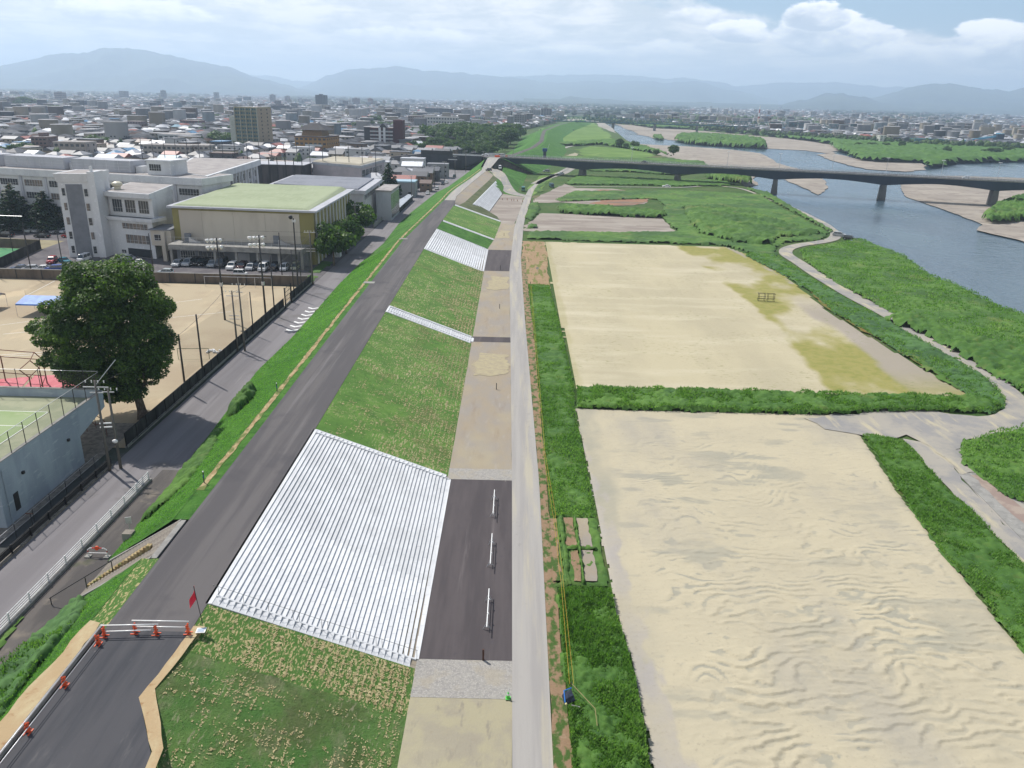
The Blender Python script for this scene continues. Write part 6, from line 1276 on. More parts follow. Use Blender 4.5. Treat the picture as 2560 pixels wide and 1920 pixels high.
# ---- individual houses
def house_tpl(w,d,h,rh,kind,r):
    """list of (name, mesh) parts; kind gable / hip / flat / mono"""
    out=[('wall',MB().box(-w/2,w/2,-d/2,d/2,0,h,0).mesh('wall',m_hw))]
    mb=MB(); o=.5; A=[(-w/2-o,-d/2-o,h),(w/2+o,-d/2-o,h),(w/2+o,d/2+o,h),(-w/2-o,d/2+o,h)]
    if kind=='flat': mb.box(-w/2-.15,w/2+.15,-d/2-.15,d/2+.15,h,h+.5)
    else:
        ins=0 if kind=='gable' else min(w,d)*.42; e_=.12
        if kind=='mono': Tt=[(-w/2-o,d/2+o-e_,h+rh),(w/2+o,d/2+o-e_,h+rh),(w/2+o,d/2+o,h+rh),(-w/2-o,d/2+o,h+rh)]
        else: Tt=[(-w/2-o+ins,-e_,h+rh),(w/2+o-ins,-e_,h+rh),(w/2+o-ins,e_,h+rh),(-w/2-o+ins,e_,h+rh)]
        mb.hexa(A,Tt)
        mb.box(-w/2-o,w/2+o,-d/2-o-.02,d/2+o+.02,h-.12,h-.001)
    out.append(('roof',mb.mesh('roof',m_hr)))
    n=max(2,int(w/3.2)); fl=max(1,int((h+.3)/2.8)); wm=MB().box(-.7,.7,-.05,.02,0,1.15).mesh('window',m_dwin); sm=MB().box(-.02,.05,-.6,.6,0,1.1).mesh('window',m_dwin)
    for f in range(fl):
        for k in range(n):
            if r.random()<.8: out.append(('window',wm,(-w/2+w*(k+.5)/n,-d/2-.01,1.+f*2.8)))
        if r.random()<.8: out.append(('window',sm,(w/2+.01,(r.random()-.5)*d*.5,1.+f*2.8)))
    if kind!='flat' and h>5 and r.random()<.6: out.append(('lean_to',MB().hexa([(-w/2,-d/2-2.2,0),(w*.2,-d/2-2.2,0),(w*.2,-d/2,0),(-w/2,-d/2,0)],[(-w/2,-d/2-2.2,2.5),(w*.2,-d/2-2.2,2.5),(w*.2,-d/2-.01,3.1),(-w/2,-d/2-.01,3.1)]).mesh('lean_to',m_hr)))
    return out
rh_=random.Random(11); TPL=[]
for k,(w,d,h,rh,kd) in enumerate(((10,8,5.8,2.,'gable'),(9,8,5.8,2.2,'hip'),(12,8.5,5.8,2.,'gable'),(8,7.5,5.9,1.8,'hip'),(11,9,3.1,2.2,'hip'),(9,9,6.2,.5,'flat'),(14,9,8.8,.5,'flat'),(8,10,6,1.4,'mono'),(13,10,4.2,1.8,'gable'),(7.5,9.5,5.8,2.,'gable'))): TPL.append((kd,h,w,house_tpl(w,d,h,rh,kd,rh_)))
NSEEN={}
PLACES=[(-225,650,'green apartment tower'),(-150,560,'ochre pagoda building'),(-95,620,'dark red apartment block'),(-330,470,'brick apartment'),(-260,520,'long beige apartment'),(-200,460,'white sheds'),(-115,400,'practice cage'),(-87,430,'cream roofed hall'),(-60,520,'dark noise barrier'),(-150,780,'town trees'),(-60,780,'orange school building'),(-420,700,'left town edge'),(420,1300,'levee trees'),(620,1080,'conveyor plant'),(760,1080,'right town edge'),(520,1150,'white stepped building'),(440,1120,'slim white towers')]
def where(x,y):
    a,b,n=min(PLACES,key=lambda p:(p[0]-x)**2+(p[1]-y)**2); dx,dy=x-a,y-b
    return ('left of' if dx<0 else 'right of')+' the '+n if abs(dx)>abs(dy) else ('behind' if dy>0 else 'in front of')+' the '+n
def place_house(x,y,rz,ti,roof,wall,label=None,group=None,s=1.,zb=1.,near=True):
    kd,h,w,parts=TPL[ti]
    st='single storey' if h<3.5 else 'two storey' if h<7 else 'three storey'
    kn={'gable':'gabled','hip':'hipped','flat':'flat','mono':'lean to'}[kd]
    lab=label or f'{st} {wall[0]} house, {roof[0]} {kn} roof, {where(x,y)}'
    e=empty('house',(x,y,zb),rz,lab,'house',group or ('town houses left of the levee' if x<0 else 'houses on the far right bank')); e.scale=(s,s,s)
    for p in parts:
        if p[0]=='window' and not near: continue
        o=obj(p[0],p[1],e,p[2] if len(p)>2 else (0,0,0)); o.color=(*(roof[1] if p[0] in('roof','lean_to') else wall[1]),1)
    return e
RD=dict(ROOFS); WD=dict(WALLS); rf=lambda n:(n,RD[n]); wl=lambda n:(n,WD[n])
# the row along the street, from the shelter to the underpass
row=[(-51.5,371,.0,5,'pale blue','grey','modern grey cube house with dark garage door at the end of the shelter',1.05),(-63,372,0,7,'dark grey','dark','dark house left of the grey cube house',.9),(-55.5,392,0,2,'reddish','beige','beige house with a long reddish roof behind the grey cube house',.95),(-70,394,0,1,'pale grey','dark','house with a shiny pale grey roof left of the reddish roofed one',1),(-44.5,392,0,9,'brown','brown','small dark brown house at the street corner beyond the cube house',.7),(-52,410,0,2,'dark grey','brown','dark roofed brown house in the row, third from the shelter',1.),(-66,410,0,4,'grey','dark','low grey roofed house behind the row',1.),(-50,428,0,0,'slate grey','brown','slate roofed house in the row, fourth from the shelter',1.),(-62,430,0,1,'slate grey','grey','slate roofed house set back behind the row',1.),(-47,444,0,7,'dark grey','dark','dark narrow house in the row near the white roofed one',.95),(-58,446,0,8,'pale grey','white','pale roofed low building behind the dark narrow house',1.),(-45.5,462,0,6,'grey','grey','three storey grey block at the far end of the row',.85),(-60,462,0,0,'white metal','white','white metal roofed house behind the three storey block',1.1),(-84,452,0,2,'pale grey','cream','wide pale grey roofed house right of the cream roofed hall',1.25),(-62,480,.0,6,'pale grey','white','whitish three storey building before the dark retaining wall',1.),(-80,474,0,5,'pale grey','white','whitish flat roofed building with roof rails',1.1),(-96,462,0,8,'pale blue','cream','low building with a pale blue roof behind the cedar',1.),(-101,476,0,8,'reddish','white','small orange edged roof building behind the cedar',.8)]
for x,y,rz,ti,a,b_,lab,s in row: place_house(x,y,rz,ti,rf(a),wl(b_),lab,'row of houses along the street below the levee',s)
cand=[]
r=random.Random(23)
def rot(x,y,a): return x*math.cos(a)-y*math.sin(a),x*math.sin(a)+y*math.cos(a)
BL=[]
for i in range(-110,40):
    for j in range(0,150):
        gx=i*13.2+(i//4)*5+r.uniform(-1.2,1.2); gy=j*12.5+(j//3)*5.5+r.uniform(-1,1); x,y=rot(gx,gy,-.16); y+=300
        if r.random()<.10: continue
        BL.append((x,y,-.16))
for i in range(0,150):
    for j in range(0,60):
        gx=i*13.5+(i//4)*5+r.uniform(-1.5,1.5); gy=j*13+(j//3)*6+r.uniform(-1,1); x,y=rot(gx,gy,-.1); x+=180; y+=1010
        if r.random()<.12: continue
        BL.append((x,y,-.1))
for x,y,a in BL:
    if y<345 or y>2050: continue
    left=x<xl(y)-8 and y>438
    right=(x>150 and y>ry(x)+30 and x>S0(y)+60)
    if not(left or right): continue
    p=pr(x,y,1)
    if not(-40<p[0]<2600 and p[1]>150): continue
    if not free(x,y): continue
    if left and -108<x and y<455: continue
    if left and any(abs(x-q[0])<10 and abs(y-q[1])<9 for q in row): continue
    if left and fbm(np.array([x/70.]),np.array([y/70.]),2,5)[0]>.70: continue
    cand.append((y,x,a,left))
L1=sorted(c for c in cand if c[3]); R1=sorted(c for c in cand if not c[3])
ind=L1[:212]+R1[:60]; rest=L1[212:]+R1[60:]
for y,x,a,left in ind:
    ti=r.randrange(10); 
    if r.random()<.35: ti=r.choice((0,1,3,2))
    place_house(x,y,a+r.choice((0,0,math.pi/2))+r.uniform(-.04,.04),ti,pick(r,ROOFS,RW),pick(r,WALLS,WW),s=r.uniform(.88,1.05),near=y<640)
print('houses',len(ind),'rest',len(rest))
nr=np.random.RandomState(3)
def mass(name,pts,label,sc_=1.,hm=1.,win=True,bigf=.035):
    pts=np.array(pts); n=len(pts); wci=nr.choice(len(WALLS),n,p=np.array(WW)/sum(WW)); rci=nr.choice(len(ROOFS),n,p=np.array(RW)/sum(RW))
    wc=np.array([w[1] for w in WALLS])[wci]*(.45+.4*nr.rand(n,1)); rc=np.array([w[1] for w in ROOFS])[rci]*(.55+.35*nr.rand(n,1)); rc=np.where(nr.rand(n,1)<.05,.72,rc)
    w=(8+5*nr.rand(n))*sc_; d=(7+3.5*nr.rand(n))*sc_; fl=nr.rand(n); h=np.where(fl<.15,3.2,np.where(fl<.92-bigf,5.8,np.where(fl<1-bigf,8.6,13+7*nr.rand(n))))*hm
    big=h>8.5*hm; w=np.where(big,w*1.5,w); rh=np.where(big|(nr.rand(n)<.12),.5,1.9+.6*nr.rand(n)); gy=np.where(rh<.6,.98,.02); gx=np.where(rh<.6,.98,np.where(nr.rand(n)<.5,1.,.5))
    rc=np.where(big[:,None],np.array([.34,.34,.35])*(.5+.6*nr.rand(n,1)),rc)
    houses_mesh(name,pts[:,0],pts[:,1],pts[:,2]+np.where(nr.rand(n)<.35,math.pi/2,0),w,d,h,rh,gx,gy,wc,rc,win=nr.rand(n) if win else None,label=label)
mass('town_houses',[(x,y,a) for y,x,a,l in rest],'dense mass of small town houses too far to count')
far=[]
for y0,y1,pit,n_ in ((2050,3400,24,9000),(3400,6500,48,9500),(6500,12500,95,8000)):
    k=0
    while k<n_:
        y=math.sqrt(y0*y0+(y1*y1-y0*y0)*r.random()); x=(r.random()-.5)*2*y*.72; k+=1
        dn=vn(np.array([x/(y0*.16)]),np.array([y/(y0*.22)]),7)[0]
        if dn<.33 and x>-200: continue
        if x>0 and y<2400 and x<700 and not y>ry(x)+40: continue
        if abs(x-110-(y-2000)*.25)<170 and y<4200: continue
        far.append((x,y,r.uniform(-.3,.3),y0))
for y0,s in ((2050,1.1),(3400,1.6),(6500,2.5)): mass('distant_town',[(a,b,c) for a,b,c,d in far if d==y0],'distant town fading into haze',s,1.+.1*s,win=False,bigf=.012)
# sheds with shiny roofs behind the school
for (x0,x1,yb,yt,lab) in ((226,286,399,381,'long white roofed shed behind the school, left one'),(287,352,399,381,'long white roofed shed behind the school, right one'),(776,833,404,392,'white roofed shed right of the practice cage')):
    X0,Y0=at(x0,yb,1); X1,_=at(x1,yb,1); e=empty('shed',((X0+X1)/2,Y0,1),0,lab,'shed'); w_=X1-X0
    MB().box(-w_/2,w_/2,0,18,0,4.2).build('wall',m_wallp,e); MB().hexa([(-w_/2-.5,-.6,4.2),(w_/2+.5,-.6,4.2),(w_/2+.5,18.6,4.2),(-w_/2-.5,18.6,4.2)],[(-w_/2-.5,8.8,6.2),(w_/2+.5,8.8,6.2),(w_/2+.5,9.2,6.2),(-w_/2-.5,9.2,6.2)]).build('roof',flat('shiny_roof',(.75,.76,.78),.35,.6),e)
# conveyor plant on the right bank
X0,Y0=at(2374,361,1); X1,_=at(2458,361,1)
e=empty('conveyor_plant',(X0,Y0,1),0,'gravel plant with a long pale blue sloping conveyor on the far bank','industrial plant'); w_=X1-X0
zt_=hgt(X1,Y0,1,341)
m_cb=flat('conveyor_blue',P(110,190,225)); MB().tube((0,0,2),(w_,0,zt_),1.5,4).build('conveyor',m_cb,e)
MB().box(w_-1,w_+8,-4,6,zt_-8,zt_+3).build('head_house',m_girder,e); MB().box(w_+1,w_+7,-5,5,zt_+3,zt_+4).build('roof',m_cb,e)
for x in (-8,4): MB().hexa([(w_+x,-2,0),(w_+x+2.5,-2,0),(w_+x+2.5,2,0),(w_+x,2,0)],[(w_+x+2,-2,zt_-6),(w_+x+4.5,-2,zt_-6),(w_+x+4.5,2,zt_-6),(w_+x+2,2,zt_-6)]).build('leg',flat('plant_leg',P(190,190,140)),e)
for k in (.35,.62): MB().box(w_*k-.6,w_*k+.6,-1,1,0,2+(zt_-2)*k).build('leg',m_galv,e)
MB().box(-48,0,-2,12,0,6.5).build('shed_wall',flat('plant_shed',P(90,140,150)),e)
# masts
def mast(px_,yb,yt,label,cols=None,z=1,r_=1.2):
    X,Y=at(px_,yb,z); h=hgt(X,Y,z,yt); e=empty('lattice_mast',(X,Y,z),0,label,'mast')
    n=6; 
    for k in range(n): a=1-k/n*.75; b_=1-(k+1)/n*.75; MB().hexa([(-r_*a,-r_*a,h*k/n),(r_*a,-r_*a,h*k/n),(r_*a,r_*a,h*k/n),(-r_*a,r_*a,h*k/n)],[(-r_*b_,-r_*b_,h*(k+1)/n),(r_*b_,-r_*b_,h*(k+1)/n),(r_*b_,r_*b_,h*(k+1)/n),(-r_*b_,r_*b_,h*(k+1)/n)]).build('section',(cols or (m_galv,m_galv))[k%2],e)
mr_=flat('mast_red',(.35,.05,.03)); mast(1347,279,251,'red and white lattice mast beyond the town blocks',(mr_,m_white),r_=1.6); mast(1894,318,264,'red and white lattice mast on the right bank',(mr_,m_white),r_=2.); mast(1086,268,247,'thin grey mast on the middle skyline',r_=1.2)
for i,(x,yb,yt) in enumerate(((2228,332,315),(2290,334,317),(2250,321,305),(2380,314,297),(1963,303,284),(1178,262,248),(1160,262,250),(2052,297,282))):
    if i<2: 
        X,Y=at(x,yb,1); h=hgt(X,Y,1,yt); e=empty('water_tower',(X,Y,1),0,('slim white tower on the right bank, left one','slim white tower on the right bank, right one')[i],'tower'); MB().tube((0,0,0),(0,0,h*.7),2.2,8).build('shaft',m_wallw,e); MB().tube((0,0,h*.7),(0,0,h),3.4,8).build('tank',m_wallw,e)
    else: mast(x,yb,yt,['','','thin pylon left of the conveyor plant','thin pylon above the conveyor plant','grey pylon behind the far truss bridge','faint mast on the middle skyline, right one','faint mast on the middle skyline, left one','thin pylon behind the right bank houses'][i],r_=1.)
# ------------------------------------------------------------------ mountains
m_mt=nmat('forested_mountain',(.022,.040,.030),[((.05,.07,.04),.0012,T,.42,.6,6),((.012,.024,.02),.004,T,.5,.65,6)])
def mountain(ridge,D,seed,label,rough=1.,depthf=.28):
    xs=np.arange(ridge[0][0],ridge[-1][0]+1,5.); ty=np.interp(xs,[p[0] for p in ridge],[p[1] for p in ridge])+(fbm(xs/42,xs*0+seed,5,seed)-.5)*9*rough+(fbm(xs/12,xs*0+seed,3,seed+3)-.5)*2.4
    cols=[]; nv=15
    for x,y in zip(xs,ty):
        a,_=at(x,900,0); X9,Y9=at(x,600,0); ux,uy=X9/Y9,1.
        hor=245+.025*(x-1280); h=max(0,(hor-y)*D/F/math.cos(TH))+H
        cols.append((ux*D,D,h))
    cols=np.array(cols); n=len(cols); V=[]
    for k in range(nv):
        t=k/(nv-1); f=1-depthf*(1-t)                       # from the foot (near) to the ridge
        prof=t**1.35
        nx=cols[:,0]*f; ny=cols[:,1]*f; spur=(fbm(nx/(D*.035),ny/(D*.09),5,seed)-.5)
        z=cols[:,2]*(prof+rough*.5*spur*math.sin(math.pi*min(1,t*1.0))**.8*(1 if t<1 else 0))+(fbm(nx/(D*.012),ny/(D*.012),3,seed+9)-.5)*cols[:,2]*.05*(t>0)
        V.append(np.c_[nx,ny,np.maximum(z,-3) if k else z*0-5])
    V.append(np.c_[cols[:,0]*1.2,cols[:,1]*1.2,cols[:,2]*0-5])
    V=np.array(V); I=np.arange(V.shape[0]*n).reshape(V.shape[0],n); f=np.c_[I[:-1,:-1].ravel(),I[:-1,1:].ravel(),I[1:,1:].ravel(),I[1:,:-1].ravel()]
    tag(obj('mountain',npmesh('mountain',V.reshape(-1,3),f,m_mt,smooth=True)),label,kind='structure')
mountain([(-500,236),(-300,222),(0,192),(133,168),(190,153),(232,149),(295,148),(330,141),(370,140),(417,145),(463,153),(521,164),(567,170),(608,179),(666,200),(700,205),(770,223),(850,240)],11500,1,'broad hazy mountain on the left')
mountain([(640,238),(760,229),(828,203),(885,188),(984,181),(1018,179),(1071,188),(1157,192),(1244,203),(1340,212),(1500,213),(1700,214),(1800,232),(1900,250)],14500,2,'long hazy mountain range in the middle')
mountain([(500,234),(620,205),(660,196),(720,200),(800,212),(1000,215),(1160,201),(1280,200),(1488,197),(1600,204),(1725,208),(1789,221),(1850,219),(1916,215),(2026,212),(2090,221),(2200,226),(2300,240)],18500,3,'faint farthest range behind the plain')
mountain([(1300,250),(1367,253),(1407,243),(1471,248),(1569,253),(1731,256),(1860,262),(1950,268)],9000,4,'low hazy foothills in the middle',.6)
mountain([(1860,266),(1916,260),(1998,240),(2044,237),(2119,252),(2206,262),(2400,268),(2560,262),(2800,262)],9500,5,'rounded hill on the right')
mountain([(1980,264),(2119,250),(2189,231),(2258,217),(2293,219),(2351,226),(2437,233),(2495,223),(2560,213),(2700,203),(2850,224),(3000,250)],11500,6,'higher blue mountains at the right edge')
# ------------------------------------------------------------------ haze
hm=bpy.data.materials.new('haze'); hm.use_nodes=True; n=hm.node_tree.nodes; n.clear(); oo=n.new('ShaderNodeOutputMaterial'); pv=n.new('ShaderNodeVolumePrincipled'); hm.node_tree.links.new(pv.outputs[0],oo.inputs['Volume'])
pv.inputs['Color'].default_value=(.62,.79,1.,1); pv.inputs['Density'].default_value=1.25e-4; pv.inputs['Anisotropy'].default_value=.3
hz_=MB().box(-20000,20000,-400,20500,-9,720).build('haze',hm); tag(hz_,kind='stuff')
# ------------------------------------------------------------------ trees
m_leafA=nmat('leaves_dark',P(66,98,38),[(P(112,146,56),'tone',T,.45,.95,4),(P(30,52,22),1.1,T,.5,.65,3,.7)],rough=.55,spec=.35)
m_leafB=nmat('leaves_mid',P(74,102,50),[(P(108,138,66),'tone',T,.45,.95,4),(P(44,68,34),.7,T,.5,.65,3,.7)],rough=.6)
m_leafC=nmat('leaves_cedar',P(34,58,38),[(P(54,82,48),'tone',T,.45,.95,4)],rough=.6)
m_leafA,m_leafB,m_leafC=leafy(m_leafA,.35),leafy(m_leafB,.35),leafy(m_leafC,.3)
m_leafL=nmat('leaves_light',P(92,122,46),[(P(124,150,66),'tone',T,.45,.95,4)],rough=.6)
def crown_mesh(name,m,clumps,n,size,seed,flatn=.35):
    """clumps: (x,y,z,r,rz)"""
    r=np.random.RandomState(seed); cl=np.array(clumps,float); wgt=cl[:,3]**2; k=r.choice(len(cl),n,p=wgt/wgt.sum())
    v=r.normal(size=(n,3)); v/=np.linalg.norm(v,axis=1)[:,None]; rad=(.62+.42*r.rand(n)**.6)
    c=cl[k,:3]+v*np.c_[cl[k,3],cl[k,3],cl[k,4]]*rad[:,None]
    nn=v+r.normal(size=(n,3))*.7; nn[:,2]+=flatn; nn/=np.linalg.norm(nn,axis=1)[:,None]
    t=np.cross(nn,r.normal(size=(n,3))); t/=np.linalg.norm(t,axis=1)[:,None]; b=np.cross(nn,t); s=size*(.6+.8*r.rand(n))[:,None]
    V=np.stack([c-t*s*.5,c-b*s*.32,c+t*s*.5,c+b*s*.32],1).reshape(-1,3); Fq=np.arange(4*n).reshape(-1,4)
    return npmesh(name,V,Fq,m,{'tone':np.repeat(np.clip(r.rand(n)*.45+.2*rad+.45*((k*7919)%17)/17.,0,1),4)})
def blob_clumps(seed,rx,rz,h0,n=26,cr=.38):
    r=random.Random(seed); out=[(0,0,h0,rx*.72,rz*.72)]
    for i in range(n):
        a=r.random()*6.283; u=r.uniform(-.75,.95); q=math.sqrt(max(0,1-u*u)); f=r.uniform(.55,.80); s=r.uniform(.7,1.25)*cr*rx
        out.append((math.cos(a)*q*rx*f,math.sin(a)*q*rx*f,h0+u*rz*f,s,s*.8))
    return out
def trunk_mesh(h,r,limbs=()):
    mb=MB().tube((0,0,0),(0,0,h*.5),r,8,r2=r*.8); mb.tube((0,0,h*.5),(.1*r,0,h),r*.8,8,r2=r*.4)
    for a,b in limbs: mb.tube(a,b,r*.45,6,r2=r*.16)
    return mb.mesh('trunk',m_trunk,True)
TT=[]
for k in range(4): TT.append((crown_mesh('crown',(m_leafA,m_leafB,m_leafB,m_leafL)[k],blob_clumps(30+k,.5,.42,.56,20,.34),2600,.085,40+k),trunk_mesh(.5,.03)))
def cone_clumps(seed,n=34,w=.22):
    r=random.Random(seed); out=[]
    for i in range(n):
        t=i/n; rr=w*(1-t)**.75; a=i*2.4; out.append((math.cos(a)*rr*.62,math.sin(a)*rr*.62,.10+.84*t,max(.03,rr*.62),.055))
    return out
CT=[(crown_mesh('crown',m_leafC,cone_clumps(50+k,34,(.24,.17)[k]),2600,.05,60+k,.1),trunk_mesh(.95,.02)) for k in range(2)]
PT=(crown_mesh('crown',m_leafL,[(math.cos(i)*.03,math.sin(i)*.03,.12+.8*i/20,.085*(1.15-i/24),.08) for i in range(21)],1500,.05,77),trunk_mesh(.9,.014))
def tree(x,y,h,wd,kind,label,z=1.,rz=0,group=None,name='tree'):
    cm,tm=(TT[kind] if kind<4 else CT[kind-4] if kind<6 else PT)
    e=empty(name,(x,y,z),rz,label,'tree',group); bw={0:1,1:1,2:1,3:1,4:.48,5:.34,6:.2}[kind]
    s=wd/bw; c=obj('crown',cm,e,(0,0,0),0,(s,s,h)); t=obj('trunk',tm,e,(0,0,0),0,(s*.8+.2*h,s*.8+.2*h,h)); return e
def ptree(px_,yb,yt,wpx,kind,label,z=1.,group=None):
    X,Y=at(px_,yb,z); h=hgt(X,Y,z,yt); s=F/(Y*math.cos(TH)+(H-z)*math.sin(TH)); return tree(X,Y,h,wpx/s,kind,label,z,rz=px_*.7,group=group)
# the big tree
def big_tree():
    X,Y=-52.4,102.5; e=empty('big_tree',(X,Y,1),0,'huge round dark green tree standing beside the street','tree')
    r=random.Random(4); cl=[(-3.2,0,13.0,6.4,6.4),(-2.4,0,18.0,5.2,4.4),(-5.4,.5,9.8,4.8,4.0),(.2,-.5,11.5,5.2,5.0)]
    for i in range(230):
        a=r.random()*6.283; u=r.uniform(-1,.96); q=math.sqrt(max(0,1-u*u)); prof=1.0 if u>-.2 else 1-.28*(-u-.2); f=r.uniform(.82,1.02); s=r.uniform(.9,1.75)
        cl.append((-2.6-(.9 if u<0 else 0)+math.cos(a)*q*7.9*f*prof,math.sin(a)*q*7.0*f*prof,12.9+u*9.9*f,s,s*.72))
    for (x,y,z,s) in ((-11.2,-1.5,13.6,1.7),(-12.3,-1.6,13.3,1.2),(-11.2,-2,8.8,1.2),(-12.,-2,8.5,.8),(3.2,-1,7.4,1.6),(4.2,-1,8.6,1.2),(-5,-3,4.6,1.6),(-2.6,-3,4.2,1.2),(-8,-2,5.2,1.5),(2.4,-1,6.,1.)): cl.append((x,y,z,s,s*.7))
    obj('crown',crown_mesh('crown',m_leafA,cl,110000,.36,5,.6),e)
    tb=MB(); tb.tube((.2,-.6,0),(-.1,-.3,1.2),.95,10,r2=.62).tube((-.1,-.3,1.2),(-.7,0,4.4),.62,10,r2=.5); 
    for a,b,ra,rb in (((-.7,0,4.4),(-3.2,.4,9),.42,.26),((-.7,0,4.4),(-.3,-.2,9.5),.4,.25),((-.5,-.1,3.6),(1.0,-.5,5.2),.26,.2),((1.0,-.5,5.2),(2.2,-.6,5.6),.2,.14),((1.0,-.5,5.2),(.9,-.3,7.4),.18,.12),((-3.2,.4,9),(-6.5,-1,12),.24,.1),((-3.2,.4,9),(-2.8,.4,15),.24,.1),((-.3,-.2,9.5),(2.2,0,13),.2,.08)): tb.tube(a,b,ra,8,r2=rb)
    tb.build('trunk',m_trunk,e,smooth=True)
big_tree()
ptree(43,576,453,112,4,'dark pointed conifer before the school building, left one'); ptree(121,577,472,96,4,'dark pointed conifer before the school building, right one')
ptree(835,664,549,100,0,'round dark tree beside the yellow hall, nearest of three'); ptree(866,634,532,92,0,'round dark tree beside the yellow hall, middle of three'); ptree(897,592,496,88,0,'round dark tree beside the yellow hall, farthest of three')
ptree(915,450,399,54,4,'dark layered cedar behind the grey roofed hall, left one'); ptree(973,502,402,62,4,'tall dark cedar beside the row of houses, right one')
ptree(652,462,417,20,5,'small dark conifer right of the white school wing'); ptree(671,464,408,16,6,'slim bright green poplar right of the white school wing')
C_=[(10,392,363,26,0),(38,392,358,30,0),(70,392,354,40,0),(60,396,372,36,3),(179,397,350,24,6),(240,375,337,66,0),(353,363,345,34,0),(388,372,352,44,1),(330,398,378,30,2),(382,410,392,26,2),(312,372,354,26,6),(555,364,326,56,0),(580,372,352,60,1),(612,374,354,60,2),(500,380,362,40,1),(868,372,353,36,1),(751,318,292,15,5),(735,320,302,26,0),(715,318,303,28,1),(700,332,316,32,1),(830,322,304,32,0),(860,322,302,34,0),(880,322,305,30,2),(900,324,303,34,0),(920,322,300,36,2),(938,318,287,34,1),(960,322,302,30,0),(1016,342,318,26,4),(1004,340,322,26,0),(1038,338,318,26,1),(1158,337,310,24,4),(1188,337,315,22,4),(1089,346,325,15,5),(1102,347,321,16,5),(420,321,306,26,6),(365,318,304,24,3),(505,318,300,16,3),(690,306,292,26,1),(30,278,262,24,1),(60,268,240,44,1),(90,268,245,40,1),(130,282,262,34,1),(455,385,372,26,1),(210,400,384,24,2),(640,388,372,36,1),(560,430,400,10,6),(540,300,284,30,1),(480,330,314,24,1),(780,404,390,24,2),(1040,300,286,22,2),(1290,300,286,24,1)]
for i,(x,yb,yt,wp,k) in enumerate(C_):
    X,Y=at(x,yb,1)
    ptree(x,yb,yt,wp*(1.25 if k<4 else 1.1),k,('rounded dark tree','rounded green tree','broad green tree','light green tree','dark pointed conifer','slim dark conifer','slim bright green poplar')[k]+' among the town houses '+('behind the school' if yb>350 else 'in the middle distance'),group='trees among the town houses')
rr=random.Random(9)
for i in range(120):
    Y=rr.uniform(640,1000)
    X=rr.uniform(-90,float(np.interp(Y,[640,760,900,1000],[-20,-7,2,8]))); h=rr.uniform(11,19) if Y>780 else rr.uniform(6,11)
    tree(X,Y,h,h*rr.uniform(1.1,1.5),rr.choice((0,0,1,1,2)),('tall ' if h>12 else 'low ' if h<8 else '')+'round tree '+('at the near end of' if Y<720 else 'in the middle of' if Y<860 else 'at the far end of')+' the grove beside the levee',rz=rr.random()*6,group='trees crowded beside the far levee')
for i in range(18):
    x=1028+i*5.6; X,Y=at(x,362+rr.uniform(-3,3),1); tree(X,Y,5.5+rr.random()*2,9,rr.choice((1,2)),'low rounded tree in a green row behind the street houses',rz=i,group='low trees in a row behind the street houses')
for x,yb,yt,wp,k,l in ((1684,388,361,35,1,'lone round tree on the green edge of the gravel beyond the bridge'),(1549,369,345,26,1,'round tree left of the pair near the river beyond the bridge'),(1587,371,351,24,0,'round tree right of the pair near the river beyond the bridge'),(1565,372,357,18,2,'bush between the two round trees beyond the bridge'),(1640,388,373,20,1,'bush left of the lone round tree'),(1370,370,358,18,0,'dark bush on the green levee beyond the bridge')):
    ptree(x,yb,yt,wp,k,l,z=0)
for x,yb,yt,wp,k in ((2254,370,351,20,0),(2366,383,364,24,0),(2335,377,368,12,1),(2306,375,369,14,1),(2398,378,372,12,1),(2145,368,355,22,1),(2180,366,355,26,1),(2215,368,356,22,1),(2110,366,357,16,0),(2290,362,346,26,0),(2310,362,343,26,0),(2365,358,340,18,1),(2485,385,368,36,1),(2460,384,372,26,1),(2520,380,366,30,1),(2545,372,356,26,1),(2430,366,350,18,0)): ptree(x,yb,yt,wp,k,'round bush or tree on the green far bank of the river',z=-1,group='bushes on the far river bank')
tree(*at(2668,985,0),11,12,0,'dark tree at the right edge above the river weeds',z=0)
for i,(x,y,s) in enumerate(((*at(545,1275,1),1.),)): pass
# distant tree masses
def tree_mass(name,pts,label,m=None):
    V=[];Fc=[];tn=[]; r=np.random.RandomState(5); pts=np.array(pts); n=len(pts)
    rings=[(0.,.55),(.35,1.),(.75,.8),(1.,.25)]; k=7; B=[]
    for zz,rr_ in rings:
        for j in range(k):
            a=6.283*j/k; jit=.75+.5*r.rand(n); B.append(np.stack([pts[:,0]+np.cos(a)*rr_*pts[:,2]*jit,pts[:,1]+np.sin(a)*rr_*pts[:,2]*jit,pts[:,4]+pts[:,3]*zz*(.85+.3*r.rand(n))],1))
    V=np.stack(B,1); q=[(a*k+j,a*k+(j+1)%k,(a+1)*k+(j+1)%k,(a+1)*k+j) for a in range(3) for j in range(k)]; q+=[(21,22,23,24),(24,25,27,21)][:1]+[(24,25,26,27)]
    Fq=(np.array(q)[None]+28*np.arange(n)[:,None,None]).reshape(-1,4)
    tag(obj(name,npmesh(name,V.reshape(-1,3),Fq,m or m_leafB,{'tone':np.repeat(r.rand(n),28)})),label,kind='stuff')
pts=[]
for i in range(2600):
    y=math.sqrt(rr.uniform(460**2,2400**2)); x=rr.uniform(-.72,.72)*y
    ok=(x<xl(y)-6 and y>460) or (x>150 and y>ry(x)+15)
    if not ok or not free(x,y,2) and rr.random()<.8: continue
    if vn(np.array([x/60]),np.array([y/60]),9)[0]<.55 and rr.random()<.75: continue
    pts.append((x,y,rr.uniform(2,4.5),rr.uniform(4,9),1))
